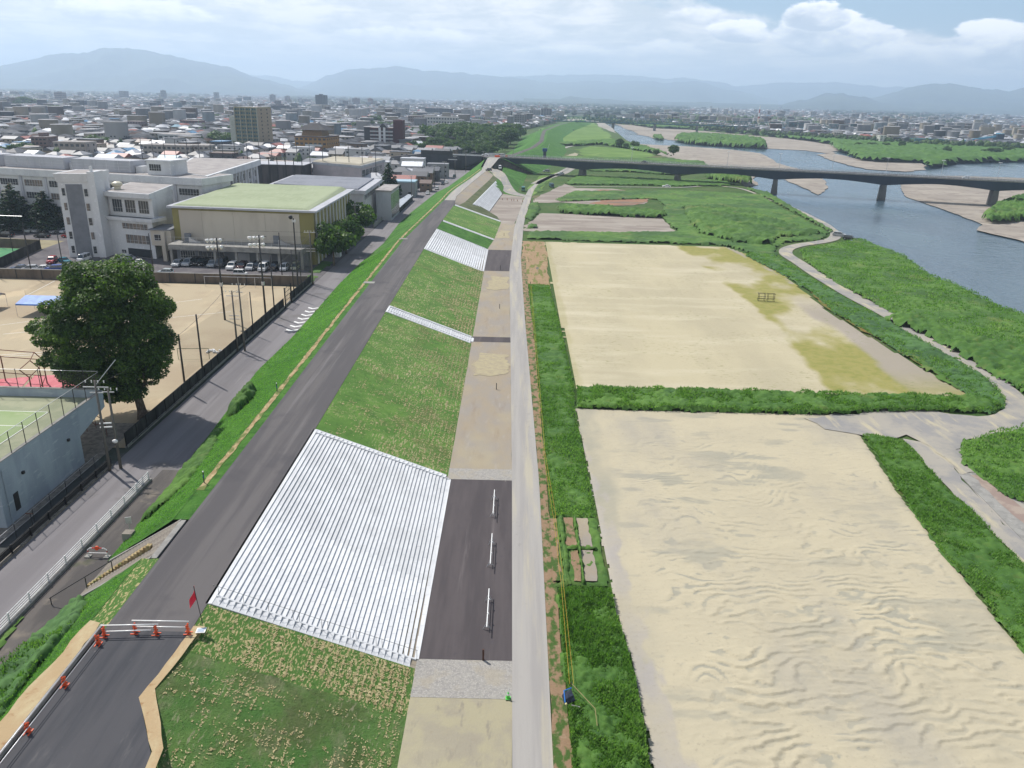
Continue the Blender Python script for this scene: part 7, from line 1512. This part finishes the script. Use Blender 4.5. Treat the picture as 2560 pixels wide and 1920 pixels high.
for i in range(1300): 
    x=rr.uniform(160,1500); y=float(ry(x))+rr.uniform(-4,26); pts.append((x,y,rr.uniform(2,5),rr.uniform(3,8),0))
for i in range(500): 
    y=rr.uniform(1500,2600); x=float(np.interp(y,[1500,1900,2600],[250,300,500]))+rr.uniform(-20,420); 
    if y>ry(x): pts.append((x,y,rr.uniform(5,9),rr.uniform(7,13),0))
tree_mass('town_trees',pts,'garden trees and groves scattered through the town')
pts=[]
for i in range(6500):
    y=math.sqrt(rr.uniform(2300**2,11000**2)); x=rr.uniform(-.74,.74)*y
    if vn(np.array([x/(y*.11)]),np.array([y/(y*.11)]),19)[0]<.45: continue
    s=y/2600; pts.append((x,y,rr.uniform(8,16)*s,rr.uniform(7,11)*(1+.25*s),0))
tree_mass('distant_groves',pts,'distant groves and fields edges fading into haze',m_leafC)
# ------------------------------------------------------------------ vehicles
def car_tpl(L_,W_,hb,ht,cab,van=False):
    """cab = (x_front_base,x_front_top,x_rear_top,x_rear_base) along the length, front at -L/2"""
    x0,x1=-L_/2,L_/2; w=W_/2; P_=[]
    prof=[(x0,.32,hb*.78),(x0+.12,.22,hb*.90),(x0+.9,.20,hb),(x1-.7,.20,hb*1.02),(x1-.08,.24,hb*.96),(x1,.34,hb*.85)]
    mb=MB()
    for (a,zl,zh),(b,zl2,zh2) in zip(prof,prof[1:]):
        k=.93; mb.hexa([(a,-w*k,zl),(b,-w*k,zl2),(b,w*k,zl2),(a,w*k,zl)],[(a,-w,zl+.25),(b,-w,zl2+.25),(b,w,zl2+.25),(a,w,zl+.25)]); mb.hexa([(a,-w,zl+.25),(b,-w,zl2+.25),(b,w,zl2+.25),(a,w,zl+.25)],[(a,-w*.94,zh),(b,-w*.94,zh2),(b,w*.94,zh2),(a,w*.94,zh)])
    body=mb.mesh('body',m_paint)
    a,b,c,d=cab; g=MB().hexa([(a,-w*.9,hb*.97),(d,-w*.9,hb*.97),(d,w*.9,hb*.97),(a,w*.9,hb*.97)],[(b,-w*.74,ht-.06),(c,-w*.74,ht-.06),(c,w*.74,ht-.06),(b,w*.74,ht-.06)]).mesh('windows',m_glass)
    rf_=MB().hexa([(b-.06,-w*.77,ht-.07),(c+.06,-w*.77,ht-.07),(c+.06,w*.77,ht-.07),(b-.06,w*.77,ht-.07)],[(b+.12,-w*.66,ht),(c-.1,-w*.66,ht),(c-.1,w*.66,ht),(b+.12,w*.66,ht)])
    for sx in (-1,1):
        for (p,q) in (((a,b)),((d,c))): rf_.tube((p,sx*w*.9,hb*.97),(q,sx*w*.75,ht-.05),.045,4)
        m_=(b+c)/2; rf_.tube((m_,sx*w*.905,hb*.97),(m_,sx*w*.755,ht-.05),.04,4)
    rf=rf_.mesh('roof',m_paint)
    wh=MB().tube((0,-.1,0),(0,.1,0),.32,12).mesh('wheel',m_tyre); rim=MB().tube((0,-.11,0),(0,.11,0),.19,8).mesh('rim',m_galv)
    hl=MB().box(-.06,.06,-.2,.2,-.08,.08).mesh('headlight',m_lamp); tl=MB().box(-.05,.05,-.12,.12,-.1,.12).mesh('tail_light',m_red)
    parts=[('body',body,(0,0,0)),('windows',g,(0,0,0)),('roof',rf,(0,0,0))]
    for x in (x0+.8,x1-.8):
        for s in (-1,1): parts.append(('wheel',wh,(x,s*(w-.08),.32)))
    for s in (-1,1): parts.append(('headlight',hl,(x0+.06,s*w*.68,hb*.72))); parts.append(('tail_light',tl,(x1-.02,s*w*.8,hb*.75)))
    parts.append(('licence_plate',MB().box(-.02,.02,-.17,.17,-.08,.08).mesh('licence_plate',m_white),(x0-.01,0,.42)))
    return parts,rim
CARS={'hatch':car_tpl(3.9,1.7,.88,1.5,(-1.05,-.4,1.35,1.8)),'sedan':car_tpl(4.5,1.75,.86,1.42,(-.95,-.25,1.0,1.7)),'wagon':car_tpl(4.6,1.78,.98,1.66,(-1.2,-.55,1.75,2.15)),'van':car_tpl(4.6,1.75,1.05,1.92,(-1.9,-1.25,2.0,2.2)),'kei':car_tpl(3.4,1.48,.95,1.72,(-1.25,-.8,1.4,1.6))}
def car(x,y,rz,typ,col,label,z=1.,group=None,name='car'):
    e=empty(name,(x,y,z+.045),rz,label,'van' if typ=='van' else 'car',group); ps,rim=CARS[typ]
    for p in ps:
        o=obj(p[0],p[1],e,p[2]); o.color=(*col,1)
        if p[0]=='wheel': obj('rim',rim,o)
    return e
Wc,Sc,Kc,Gc=(.72,.72,.72),(.42,.44,.46),(.012,.012,.015),(.12,.12,.13)
lot=[(445,665,'hatch',Sc,'silver car with a glaring sun flash, leftmost in the hall car park row'),(472,663,'wagon',Sc,'silver wagon, second from the left in the hall car park row'),(488,661,'wagon',Kc,'black wagon behind the floodlight pole, third in the row'),(507,662,'wagon',Kc,'black car, fourth in the hall car park row'),(533,666,'hatch',(.35,.38,.40),'greyish silver hatchback, fifth in the hall car park row'),(556,664,'van',Gc,'dark van beside the lamp cluster in the car park row'),(582,672,'wagon',Wc,'white wagon between two dark cars in the car park row'),(606,672,'wagon',(.05,.012,.015),'dark wine red wagon in the car park row'),(628,674,'hatch',Sc,'silver hatchback right of the wine red wagon'),(642,672,'wagon',Kc,'black car right of the silver hatchback'),(661,676,'van',Wc,'white van right of the tall floodlight mast'),(686,674,'wagon',(.03,.022,.022),'dark brown car beside the white van'),(712,676,'kei',(.55,.58,.62),'small white kei car in the car park row'),(739,674,'kei',(.42,.42,.28),'small cream green car, rightmost in the car park row')]
for x,y,t,c,l in lot: X,Y=at(x,y,1); car(X,Y,math.pi/2,t,c,l,group='cars in the hall car park row').scale=(1.12,1.12,1.12)
for x,y,t,c,l,rz in ((601,690,'kei',Wc,'white kei car parked just behind the brown yard wall',math.pi),(131,657,'wagon',(.30,.02,.03),'dark red car parked before the white stair tower',math.pi/2+.25),(162,657,'sedan',(.01,.14,.19),'teal car parked beside the dark red one',math.pi/2+.9),(211,652,'van',Wc,'white van half hidden left of the big tree',math.pi/2),(329,638,'van',(.6,.62,.6),'white van at the school entrance above the big tree',0.),(350,662,'sedan',Wc,'white car right of the entrance van behind the big tree',math.pi/2+.6),(318,650,'sedan',Sc,'silver car half hidden by the top of the big tree',0),(50,676,'sedan',(.06,.09,.16),'dark blue car behind the yard wall, leftmost',.3),(76,677,'hatch',Sc,'grey car behind the yard wall, second from the left',.3),(106,677,'sedan',Wc,'white roofed car behind the yard wall',.3),(138,678,'wagon',(.05,.09,.30),'blue car behind the yard wall',.3),(415,686,'hatch',(.4,.45,.47),'pale car roof behind the yard wall right of the big tree',0),
  (16,577,'van',Sc,'silver van under the dark conifers, leftmost',1.2),(58,577,'hatch',Kc,'dark hatchback under the dark conifers',1.4),(80,580,'van',(.5,.55,.55),'pale van under the dark conifers',1.4),(98,580,'van',Sc,'silver van right of the pale van',1.4),(118,580,'hatch',Kc,'black hatchback between silver cars under the conifers',1.4),(142,582,'wagon',(.2,.2,.21),'grey wagon under the right conifer',1.4),(164,582,'hatch',(.5,.52,.55),'silver hatchback next to the stair tower',1.4),(106,594,'sedan',Kc,'black car with a bright windscreen on the inner drive',.0),(15,592,'wagon',Kc,'dark wagon at the left edge of the inner drive',0),(172,594,'hatch',(.3,.02,.02),'red hatchback beside the tennis court fence',0)):
    X,Y=at(x,y,1); car(X,Y,rz,t,c,l)
for x,y,t,c,l,rz,z in ((2098,591,'wagon',(.32,.33,.34),'silver grey wagon parked on the river shore',2.6,0),(2124,600,'wagon',Kc,'black wagon parked on the river shore',2.5,0),(1666,468,'sedan',Wc,'white car on the thin track across the green plain',0.05,0),(1250,422,'van',Wc,'white van at the top of the ramp road',1.6,6.1),(1402,436,'sedan',(.6,.68,.72),'pale blue white car on the grey track in the bridge shadow',.35,0),(1366,430,'wagon',Sc,'silver car parked in the shade under the bridge',0,0),(1222,428,'kei',Kc,'dark small car at the head of the ramp',0,6.2)):
    X,Y=at(x,y,z); car(X,Y,rz,t,c,l,z=z)
for u,y_,t,c,l in ((268,2.8,'hatch',(.7,.72,.74),'white car driving on the bridge above the river'),(93,7,'sedan',Kc,'dark car on the far lane of the bridge')):
    q=BA+BD*u+BN*y_; car(q.x,q.y,math.atan2(BD.y,BD.x)+(0 if y_<5 else math.pi),t,c,l,z=ZB)
q=BA+BD*4+BN*3; car(q.x-2,q.y,math.atan2(BD.y,BD.x),'van',(.6,.6,.58),'pale van at the left end of the bridge',z=ZB); 
car(-21,523,0,'sedan',Wc,'white car waiting at the bridge head junction',z=ZB)
for i,(x,y,c,l) in enumerate(((1069,486,Wc,'white car parked by the cube house'),(1092,474,(.5,.5,.5),'silver car on the street beyond the cube house'),(1116,458,Wc,'white car at the kerb of the street houses'),(1136,443,(.02,.05,.04),'dark green car on the street near the grey block'),(1107,462,Kc,'black car beside a street house'))):
    X,Y=at(x,y,1); car(X,Y,math.pi/2,'hatch',c,l)
def truck(x,y,rz,col,label):
    e=empty('small_truck',(x,y,.12),rz,label,'truck'); mc=flat('truck_paint',col,.4,.5)
    MB().hexa([(-2.3,-.85,.45),(-.9,-.85,.45),(-.9,.85,.45),(-2.3,.85,.45)],[(-2.0,-.8,2.0),(-.9,-.8,2.0),(-.9,.8,2.0),(-2.0,.8,2.0)]).build('cab',mc,e); MB().box(-2.25,-2.12,-.7,.7,1.2,1.75).build('windscreen',m_glass,e)
    MB().box(-.8,2.4,-.9,.9,.6,2.2).build('cargo_box',mc,e)
    wh=MB().tube((0,-.12,0),(0,.12,0),.36,10).mesh('wheel',m_tyre)
    for xx in (-1.6,1.6):
        for s in (-1,1): obj('wheel',wh,e,(xx,s*.8,.36))
X,Y=at(1308,478,0); truck(X,Y,math.pi/2,P(60,140,140),'teal small truck standing beside the river path')
X,Y=at(1379,469,0); truck(X,Y,math.pi/2+.2,P(60,100,120),'blue grey small truck on the grey track')
for i in range(16):
    x=1353+i*4.6+(3 if i>5 else 0)+(8 if i>9 else 0); X,Y=at(x,326+(i%2)*.7,0); car(X,Y,rr.random()*6,'hatch',rr.choice((Wc,Sc,Wc,Kc)),'one of the tiny cars parked in a line on the far lawn',z=0,group='cars parked on the far lawn')
# ------------------------------------------------------------------ small things on the works
def stand(x,y,z,rz,label):
    e=empty('barrier_stand',(x,y,z),rz,label,'barrier stand','orange barrier stands'); e.scale=(.78,.78,.78)
    MB().box(-.38,.38,-.26,-.16,0,.06).box(-.38,.38,.16,.26,0,.06).box(-.06,.06,-.25,.25,.04,.10).build('foot',m_orangep,e)
    mb=MB().ball((0,0,.36),.24,10,6,sx=.55,sz=1.2).ball((0,0,.78),.21,10,6,sx=.6,sz=1.05); 
    for s in (-1,1): mb.ball((0,s*.16,1.0),.10,8,5); mb.tube((0,s*.16,.55),(.06,s*.30,.30),.05,6); mb.tube((0,s*.1,.2),(.04,s*.24,.04),.06,6)
    mb.build('body',m_orangep,e,smooth=True)
    MB().box(-.16,-.13,-.10,.10,.55,.62).ball((-.13,-.07,.84),.035,6,4).ball((-.13,.07,.84),.035,6,4).build('face_mark',m_black,e)
    MB().tube((-.12,-.1,.95),(.12,-.1,.95),.035,6).box(-.05,.05,-.06,.06,.3,.4).build('clip',m_black,e)
    return e
zc_=6.03
for i,(x,y) in enumerate(((-30.35,48.5),(-28.25,49.0),(-26.6,48.9),(-24.25,49.1))): stand(x,y,zc_,0,['orange barrier stand at the left corner of the closed road','orange barrier stand second from the left across the road','orange barrier stand third from the left across the road','orange barrier stand at the right end by the white board'][i])
stand(-30.35,47.6,zc_,1.57,'orange barrier stand tucked behind the left corner one'); stand(-30.45,43.2,zc_,1.57,'orange barrier stand along the left kerb, upper one'); stand(-30.5,39.0,zc_,1.57,'orange barrier stand along the left kerb, lower one')
def pipes(name,segs,label,m=None):
    e=empty(name,segs[0][0],0,label,'barrier pipe'); o=Vector(segs[0][0])
    for a,b in segs: MB().tube(Vector(a)-o,Vector(b)-o,.045 if not m else .03,8).build('pipe',m or m_chrome,e,smooth=True)
pipes('barrier_pipes',[((-30.5,48.55,7.0),(-26.3,48.85,7.0)),((-30.2,48.5,6.5),(-26.9,48.8,6.5)),((-28.4,49.1,7.1),(-24.1,49.15,7.1)),((-28.2,49.05,6.6),(-24.2,49.1,6.6))],'bright steel pipes of the barrier across the road')
pipes('barrier_pipes',[((-30.45,48.3,7.0),(-30.5,30,7.0)),((-30.35,47.8,6.5),(-30.4,30,6.5))],'long steel pipes of the barrier along the left kerb',m_galv)
k_=empty('kerb_block',(-31,36,6),0,'grey concrete retaining kerb along the low road','kerb')
for j in range(14): MB().box(-.12,.08,-13+j*1.9,-13+j*1.9+1.87,0,.34).build('kerb_stone',m_conc,k_)
def flag():
    e=empty('red_flag',(-23.6,50.3,6),0,'red flag drooping from a leaning pole by the road barrier','flag')
    MB().tube((0,0,0),(-.55,.5,3.1),.03,6).build('pole',m_dark,e)
    mb=MB(); A=Vector((-.55,.5,3.1)); n_=8; pts=[]
    for i in range(n_+1):
        t=i/n_; top=A+Vector((-.06*i*.5,0,-.08*i*1.2)); pts.append((tuple(A.lerp(Vector((-.38,.32,2.05)),t)+Vector((0,.05*math.sin(t*9),0))),tuple(A.lerp(Vector((-.95,.1,1.35)),t)+Vector((.12*math.sin(t*7),.1*math.cos(t*8),0)))))
    for (a,b),(c,d) in zip(pts,pts[1:]): mb.quad(a,b,d,c)
    o=mb.build('cloth',nmat('flag_red',(.62,.03,.06),rough=.6),e); md=o.modifiers.new('thick','SOLIDIFY'); md.thickness=.012
flag()
s_=empty('white_board',(-23.35,49.35,6.0),.1,'small white framed board lying at the end of the barrier','board'); MB().box(-.35,.35,-.3,.3,.12,.17).build('frame',m_white,s_); MB().box(-.26,.26,-.22,.22,.171,.175).build('panel',flat('panel_blue',(.35,.42,.5)),s_)
def cone(x,y,label,col=(.12,.55,.10)):
    e=empty('traffic_cone',(x,y,.1),0,label,'traffic cone'); MB().box(-.2,.2,-.2,.2,0,.05).build('base',flat('cone_base',col),e); MB().tube((0,0,.05),(0,0,.6),.15,12,r2=.05).build('body',flat('cone_green',col,.5,.4),e,smooth=True); MB().tube((0,0,.33),(0,0,.45),.108,12,r2=.085).build('band',m_white,e); MB().tube((0,0,.6),(.05,.1,.95),.02,5).build('stick',m_white,e)
cone(*at(1270,1748,0),'green traffic cone with a thin stick beside the path')
def pad_gate(x,y0,y1,label):
    e=empty('pipe_gate',(x,(y0+y1)/2,.07),0,label,'pipe barrier','pipe barriers on the asphalt pad'); L_=(y1-y0)/2
    for y in (-L_*.72,L_*.72):
        MB().tube((-.35,y,0),(0,y,.85),.035,6).tube((.35,y,0),(0,y,.85),.035,6).tube((-.25,y,.25),(.25,y,.25),.03,6).build('trestle',m_galv,e)
    MB().tube((0,-L_,.88),(0,L_,.88),.05,8).build('pipe',m_chrome,e); MB().tube((0,-L_*.8,.45),(0,L_*.8,.45),.04,8).build('pipe',m_galv,e)
    for y in (-L_*.35,L_*.4): MB().ball((.05,y,.9),.11,8,5).build('clamp',m_white,e)
for (ya,yb,l) in ((1295,1235,'steel pipe barrier on the asphalt pad, farthest of three'),(1421,1345,'steel pipe barrier on the asphalt pad, middle of three'),(1580,1484,'steel pipe barrier on the asphalt pad, nearest of three')):
    xa,y_0=at(1217+(1580-ya)*.055,ya,.4); xb,y_1=at(1217+(1580-yb)*.055,yb,.4); pad_gate((xa+xb)/2,y_0,y_1,l)
def post(x,y,h,label,m=m_dark,z=.05,r_=.06): 
    o=MB().box(-r_,r_,-r_,r_,0,h).mesh('marker_post',m); tag(obj('marker_post',o,None,(x,y,z)),label,'post')
post(*at(1208,1651,0),1.1,'rusty square post at the near edge of the asphalt pad',flat('rust_brown',(.08,.04,.03)),r_=.08); post(*at(1241,974,0),1.1,'thin dark post on the bare ground below the long turf slope'); post(*at(1249,772,0),1.1,'thin dark post on the bare ground beyond the narrow stair'); post(*at(1251,675,0),1.3,'dark post at the edge of the second asphalt pad'); post(*at(1260,590,0),1.,'dark post on the sand beyond the second panel')
def crest_post(px_,py_,h,l): 
    X,Y=at(px_,py_,5.8); e=empty('marker_post',(X,Y,5.7),0,l,'post'); MB().tube((0,0,0),(0,0,h),.06,8).build('shaft',m_dark,e); MB().tube((0,0,h),(0,0,h+.12),.07,8).build('cap',m_white,e); MB().tube((0,0,h*.55),(0,0,h*.8),.064,8).build('sleeve',flat('sleeve_blue',(.03,.10,.25)),e)
crest_post(511,1210,1.5,'slim post with a blue sleeve on the bank beside the levee road, near one'); crest_post(693,981,1.4,'slim pale post on the bank beside the levee road, far one')
# drain ditches crossing the green bank
for (y,l) in ((169,'dark drain line crossing the green bank below the burlap strip'),(226,'second dark drain line crossing the green bank, farther along')):
    x0=float(foot(y-6)); x1=float(crL(y))-1.; mb=MB()
    for i in range(12):
        t0,t1=i/12,(i+1)/12; f_=lambda t:(x0+(x1-x0)*t, y-7*(1-t), 1+4.9*t+.14)
        a=f_(t0); b_=f_(t1); mb.hexa([(a[0],a[1]-.35,a[2]-.3),(b_[0],b_[1]-.35,b_[2]-.3),(b_[0],b_[1]+.35,b_[2]-.3),(a[0],a[1]+.35,a[2]-.3)],[(a[0],a[1]-.35,a[2]),(b_[0],b_[1]-.35,b_[2]),(b_[0],b_[1]+.35,b_[2]),(a[0],a[1]+.35,a[2])])
    tag(mb.build('drain_channel',nmat('dark_soil',P(80,74,52))),l,'drain')
    sheet('drain_inlet',[(x1-.5,y-.9),(x1+1.9,y-.9),(x1+1.9,y+.9),(x1-.5,y+.9)],6.035,m_conc,step=9,amp=0,label='concrete drain inlet beside the levee road')
# white and red barricade, block and signs by the lower stairs
def barricade():
    X,Y=at(246,1392,1); e=empty('barricade',(X,Y,1.05),0,'white and red tubular barricade with an orange disc on the lower path','barricade')
    tb=MB(); tb.tube((-.95,0,0),(-.95,0,.75),.05,6).tube((.95,0,0),(.95,0,.75),.05,6).tube((-.95,0,.4),(.95,0,.4),.04,6).tube((-.95,0,.75),(-.7,0,.95),.05,6).tube((.95,0,.75),(.7,0,.95),.05,6).tube((-.7,0,.95),(.7,0,.95),.05,6); tb.build('frame',m_white,e)
    MB().tube((-.5,0,.951),(-.1,0,.951),.056,6).tube((.15,0,.951),(.5,0,.951),.056,6).tube((-.95,0,.5),(-.95,0,.68),.056,6).tube((.95,0,.5),(.95,0,.68),.056,6).build('red_band',m_red,e)
    MB().tube((0,-.08,.95),(0,.08,.95),.22,14).build('disc',m_orangep,e); bs=MB().box(-.28,.28,-.25,.25,0,.10).mesh('foot',m_conc)
    for s in (-1,1): obj('foot',bs,e,(s*.95,-.1,0))
barricade()
X,Y=at(324,1352,1); e=empty('concrete_block',(X,Y,1.04),.0,'weathered concrete block at the foot of the stairs','block'); MB().box(-.5,.5,-.4,.5,0,.95).build('body',m_conc,e); MB().box(-.5,.5,-.4,.5,.951,1.0).build('cap',m_stair,e)
X,Y=at(322,1342,1); e=empty('sign_board',(X-.1,Y+.6,1.04),.3,'grey back of a small sign standing behind the concrete block','sign'); MB().tube((0,0,0),(0,0,1.9),.03,6).build('post',m_galv,e); MB().box(-.3,.3,-.02,.02,1.2,1.95).build('board',m_galv,e)
X,Y=at(83,1320,1); e=empty('round_mirror',(X,Y,1.05),0,'round brown backed traffic mirror on a post beside the black fence','mirror'); MB().tube((0,0,0),(0,0,1.6),.04,6).build('post',m_dark,e); MB().tube((-.15,0,1.62),(-.15,.05,1.70),.36,14).build('mirror',flat('mirror_brown',(.12,.06,.04)),e)
# river plain details
def rope():
    A=[at(1327,714,1.6),at(1358,1120,1.5),at(1385,1290,1.4),at(1403,1440,1.3),at(1428,1712,1.2)]
    m_rope=flat('yellow_rope',P(200,170,60)); e=empty('boundary_ropes',(0,0,0),0,'pair of thin yellow ropes strung along the weed strip','rope')
    for dx in (-.08,.12):
        mb=MB()
        zs=[1.7,1.6,1.5,1.4,1.3]
        for (a,b,z0,z1) in zip(A,A[1:],zs,zs[1:]): mb.tube((a[0]+dx,a[1],z0),(b[0]+dx*1.6,b[1],z1),.022,5)
        mb.build('rope',m_rope,e)
    MB().tube((*A[-1],0),(A[-1][0],A[-1][1],1.45),.05,6).tube((*A[0],0),(A[0][0],A[0][1],1.7),.06,6).build('post',m_dark,e)
    b=at(1487,1782,.9); c=at(1493,1817,.9); MB().tube((*A[-1],1.35),(*b,1.3),.035,6).tube((*b,1.3),(*c,1.0),.035,6).build('bamboo_pole',flat('bamboo',P(170,160,110)),e)
rope()
X,Y=at(1420,1758,.6); e=empty('tarp_bundle',(X,Y,.95),.5,'blue and black tarpaulin covered bundle lying in the weeds','bundle'); e.scale=(.75,.75,.75)
MB().hexa([(-.8,-.6,0),(.6,-.5,0),(.8,.7,0),(-.3,.8,0)],[(-.5,-.3,.5),(.5,-.2,.55),(.7,.6,.6),(-.1,.7,.5)]).build('cover',nmat('black_tarp',(.012,.018,.03),[((.03,.05,.10),2,T,.5,.65,4)],rough=.4),e); MB().tube((-.7,-.5,.3),(-.1,.75,.62),.06,6).tube((-.1,.75,.6),(.8,.7,.66),.06,6).build('edge',flat('tarp_blue',(.03,.16,.5)),e); MB().ball((-.75,-.75,.35),.13,8,5).build('bottle',flat('bottle_cream',(.7,.65,.3)),e); MB().tube((-.2,-.9,.1),(.5,-1.5,.05),.07,6).build('stick',m_conc,e)
def rack(x,y,l):
    e=empty('drying_rack',(x,y,.1),0,l,'frame'); mb=MB()
    for sx in (-.75,.75):
        for yy in (0,.8): mb.tube((sx,yy,0),(sx,yy,1.9),.045,6)
    mb.build('post',m_dark,e)
    for z,y_ in ((.1,0),(.75,0),(1.15,0),(1.85,0),(1.85,.8),(.4,.8)): MB().tube((-1.0,y_,z),(1.0,y_,z),.05,6).build('bar',m_dark,e)
rack(*at(1904,754,0),'dark wooden frame standing on the overgrown ground, left one'); rack(*at(1927,755,0),'dark wooden frame standing on the overgrown ground, right one')
for (px_,py_,l) in ((1343,680,'small grey sign on a post in the brown margin'),):
    X,Y=at(px_,py_,0); e=empty('sign_board',(X,Y,.05),0,l,'sign'); MB().tube((0,0,0),(0,0,1.2),.04,6).build('post',m_galv,e); MB().box(-.35,.35,-.02,.02,.7,1.3).build('board',m_galv,e)
for (px_,py_,l) in ((1326,714,'short dark stake at the head of the weed strip'),(1322,655,'short dark stake in the brown margin, middle one'),(1313,624,'short dark stake in the brown margin, far one')): post(*at(px_,py_,0),1.,l)
for k,(x,y) in enumerate(((800,1175),(885,1180),(960,1190),(1000,1192),(1060,1200),(1150,1210),(1285,1220),(1350,1190))):
    X,Y=at(1140+x*.1447,330+y*.1447,0); post(X,Y,.8,('orange brown marker post in the line across the toe of the ramp, number counted from the left'.replace('number counted',('first','second','third','fourth','fifth','sixth','seventh','eighth')[k]+' counted')),flat('marker_brown',(.30,.12,.06)),r_=.12)
X,Y=at(1361,408,0); e=empty('water_gauge',(X,Y,0),0,'dark blue river gauge tower standing on the green levee slope','tower'); MB().box(-1.1,1.1,-1.1,1.1,0,8.5).build('shaft',m_girder,e); MB().box(-1.7,1.7,-1.7,1.7,8.5,10.6).build('cabin',flat('gauge_blue',(.03,.07,.2)),e); MB().tube((1.5,0,8),(3.2,0,14),.12,5).build('antenna',m_galv,e)
# works site at the bridge head
for i,(x,y,c,l) in enumerate(((1243,393,m_orangep,'orange barrier at the bridge head works, left one'),(1262,392,m_orangep,'orange barrier at the bridge head works, right one'),(1232,388,m_galv,'long grey box lying at the bridge head works'))):
    X,Y=at(x,y,9.5); o=MB().box(-1.6 if i<2 else -5,1.6 if i<2 else 5,-.3,.3,0,1.2).box(-1.7,-1.5,-.5,.5,0,.12).box(1.5,1.7,-.5,.5,0,.12).mesh('works_barrier',c); tag(obj('works_barrier',o,None,(X,Y,9.53)),l,'barrier')
def person(x,y,label):
    me=bpy.data.meshes.new('person'); V=[(0,0,.92),(0,0,1.15),(0,0,1.42),(0,.02,1.52),(0,.03,1.66),(.2,0,1.38),(.27,.05,1.1),(.25,.18,.88),(-.2,0,1.38),(-.27,-.03,1.1),(-.25,.05,.88),(.1,0,.88),(.12,.12,.48),(.12,.05,.06),(-.1,0,.88),(-.12,-.1,.48),(-.12,-.2,.08),(.12,.2,.03),(-.12,-.06,.03)]
    E_=[(0,1),(1,2),(2,3),(3,4),(2,5),(5,6),(6,7),(2,8),(8,9),(9,10),(0,11),(11,12),(12,13),(0,14),(14,15),(15,16),(13,17),(16,18)]; Rr=[.15,.15,.17,.06,.11,.08,.055,.045,.08,.055,.045,.11,.075,.05,.11,.075,.05,.05,.05]
    me.from_pydata(V,E_,[]); me.materials.append(flat('dark_clothes',(.03,.03,.035))); o=tag(obj('person',me,None,(x,y,1.05)),label,'person'); o.modifiers.new('skin','SKIN')
    for i,r_ in enumerate(Rr): me.skin_vertices[0].data[i].radius=(r_,r_)
    me.skin_vertices[0].data[0].use_root=True; o.modifiers.new('sub','SUBSURF').levels=1
X,Y=at(1166,427,1)
for w3 in ((( -48.9,85.4,12.2),(-51,133.6,12),1.6),((-50,133.6,11.5),(-49.2,186.5,13.5),1.4),((-49.2,186.5,13.6),(-50.2,246,12.4),1.3)): tag(wire(*w3).build('power_line',m_dark),'thin power line hanging between the utility poles '+('near the big tree' if w3[0][1]<100 else 'along the school yard' if w3[0][1]<150 else 'beside the round trees'),'cable')
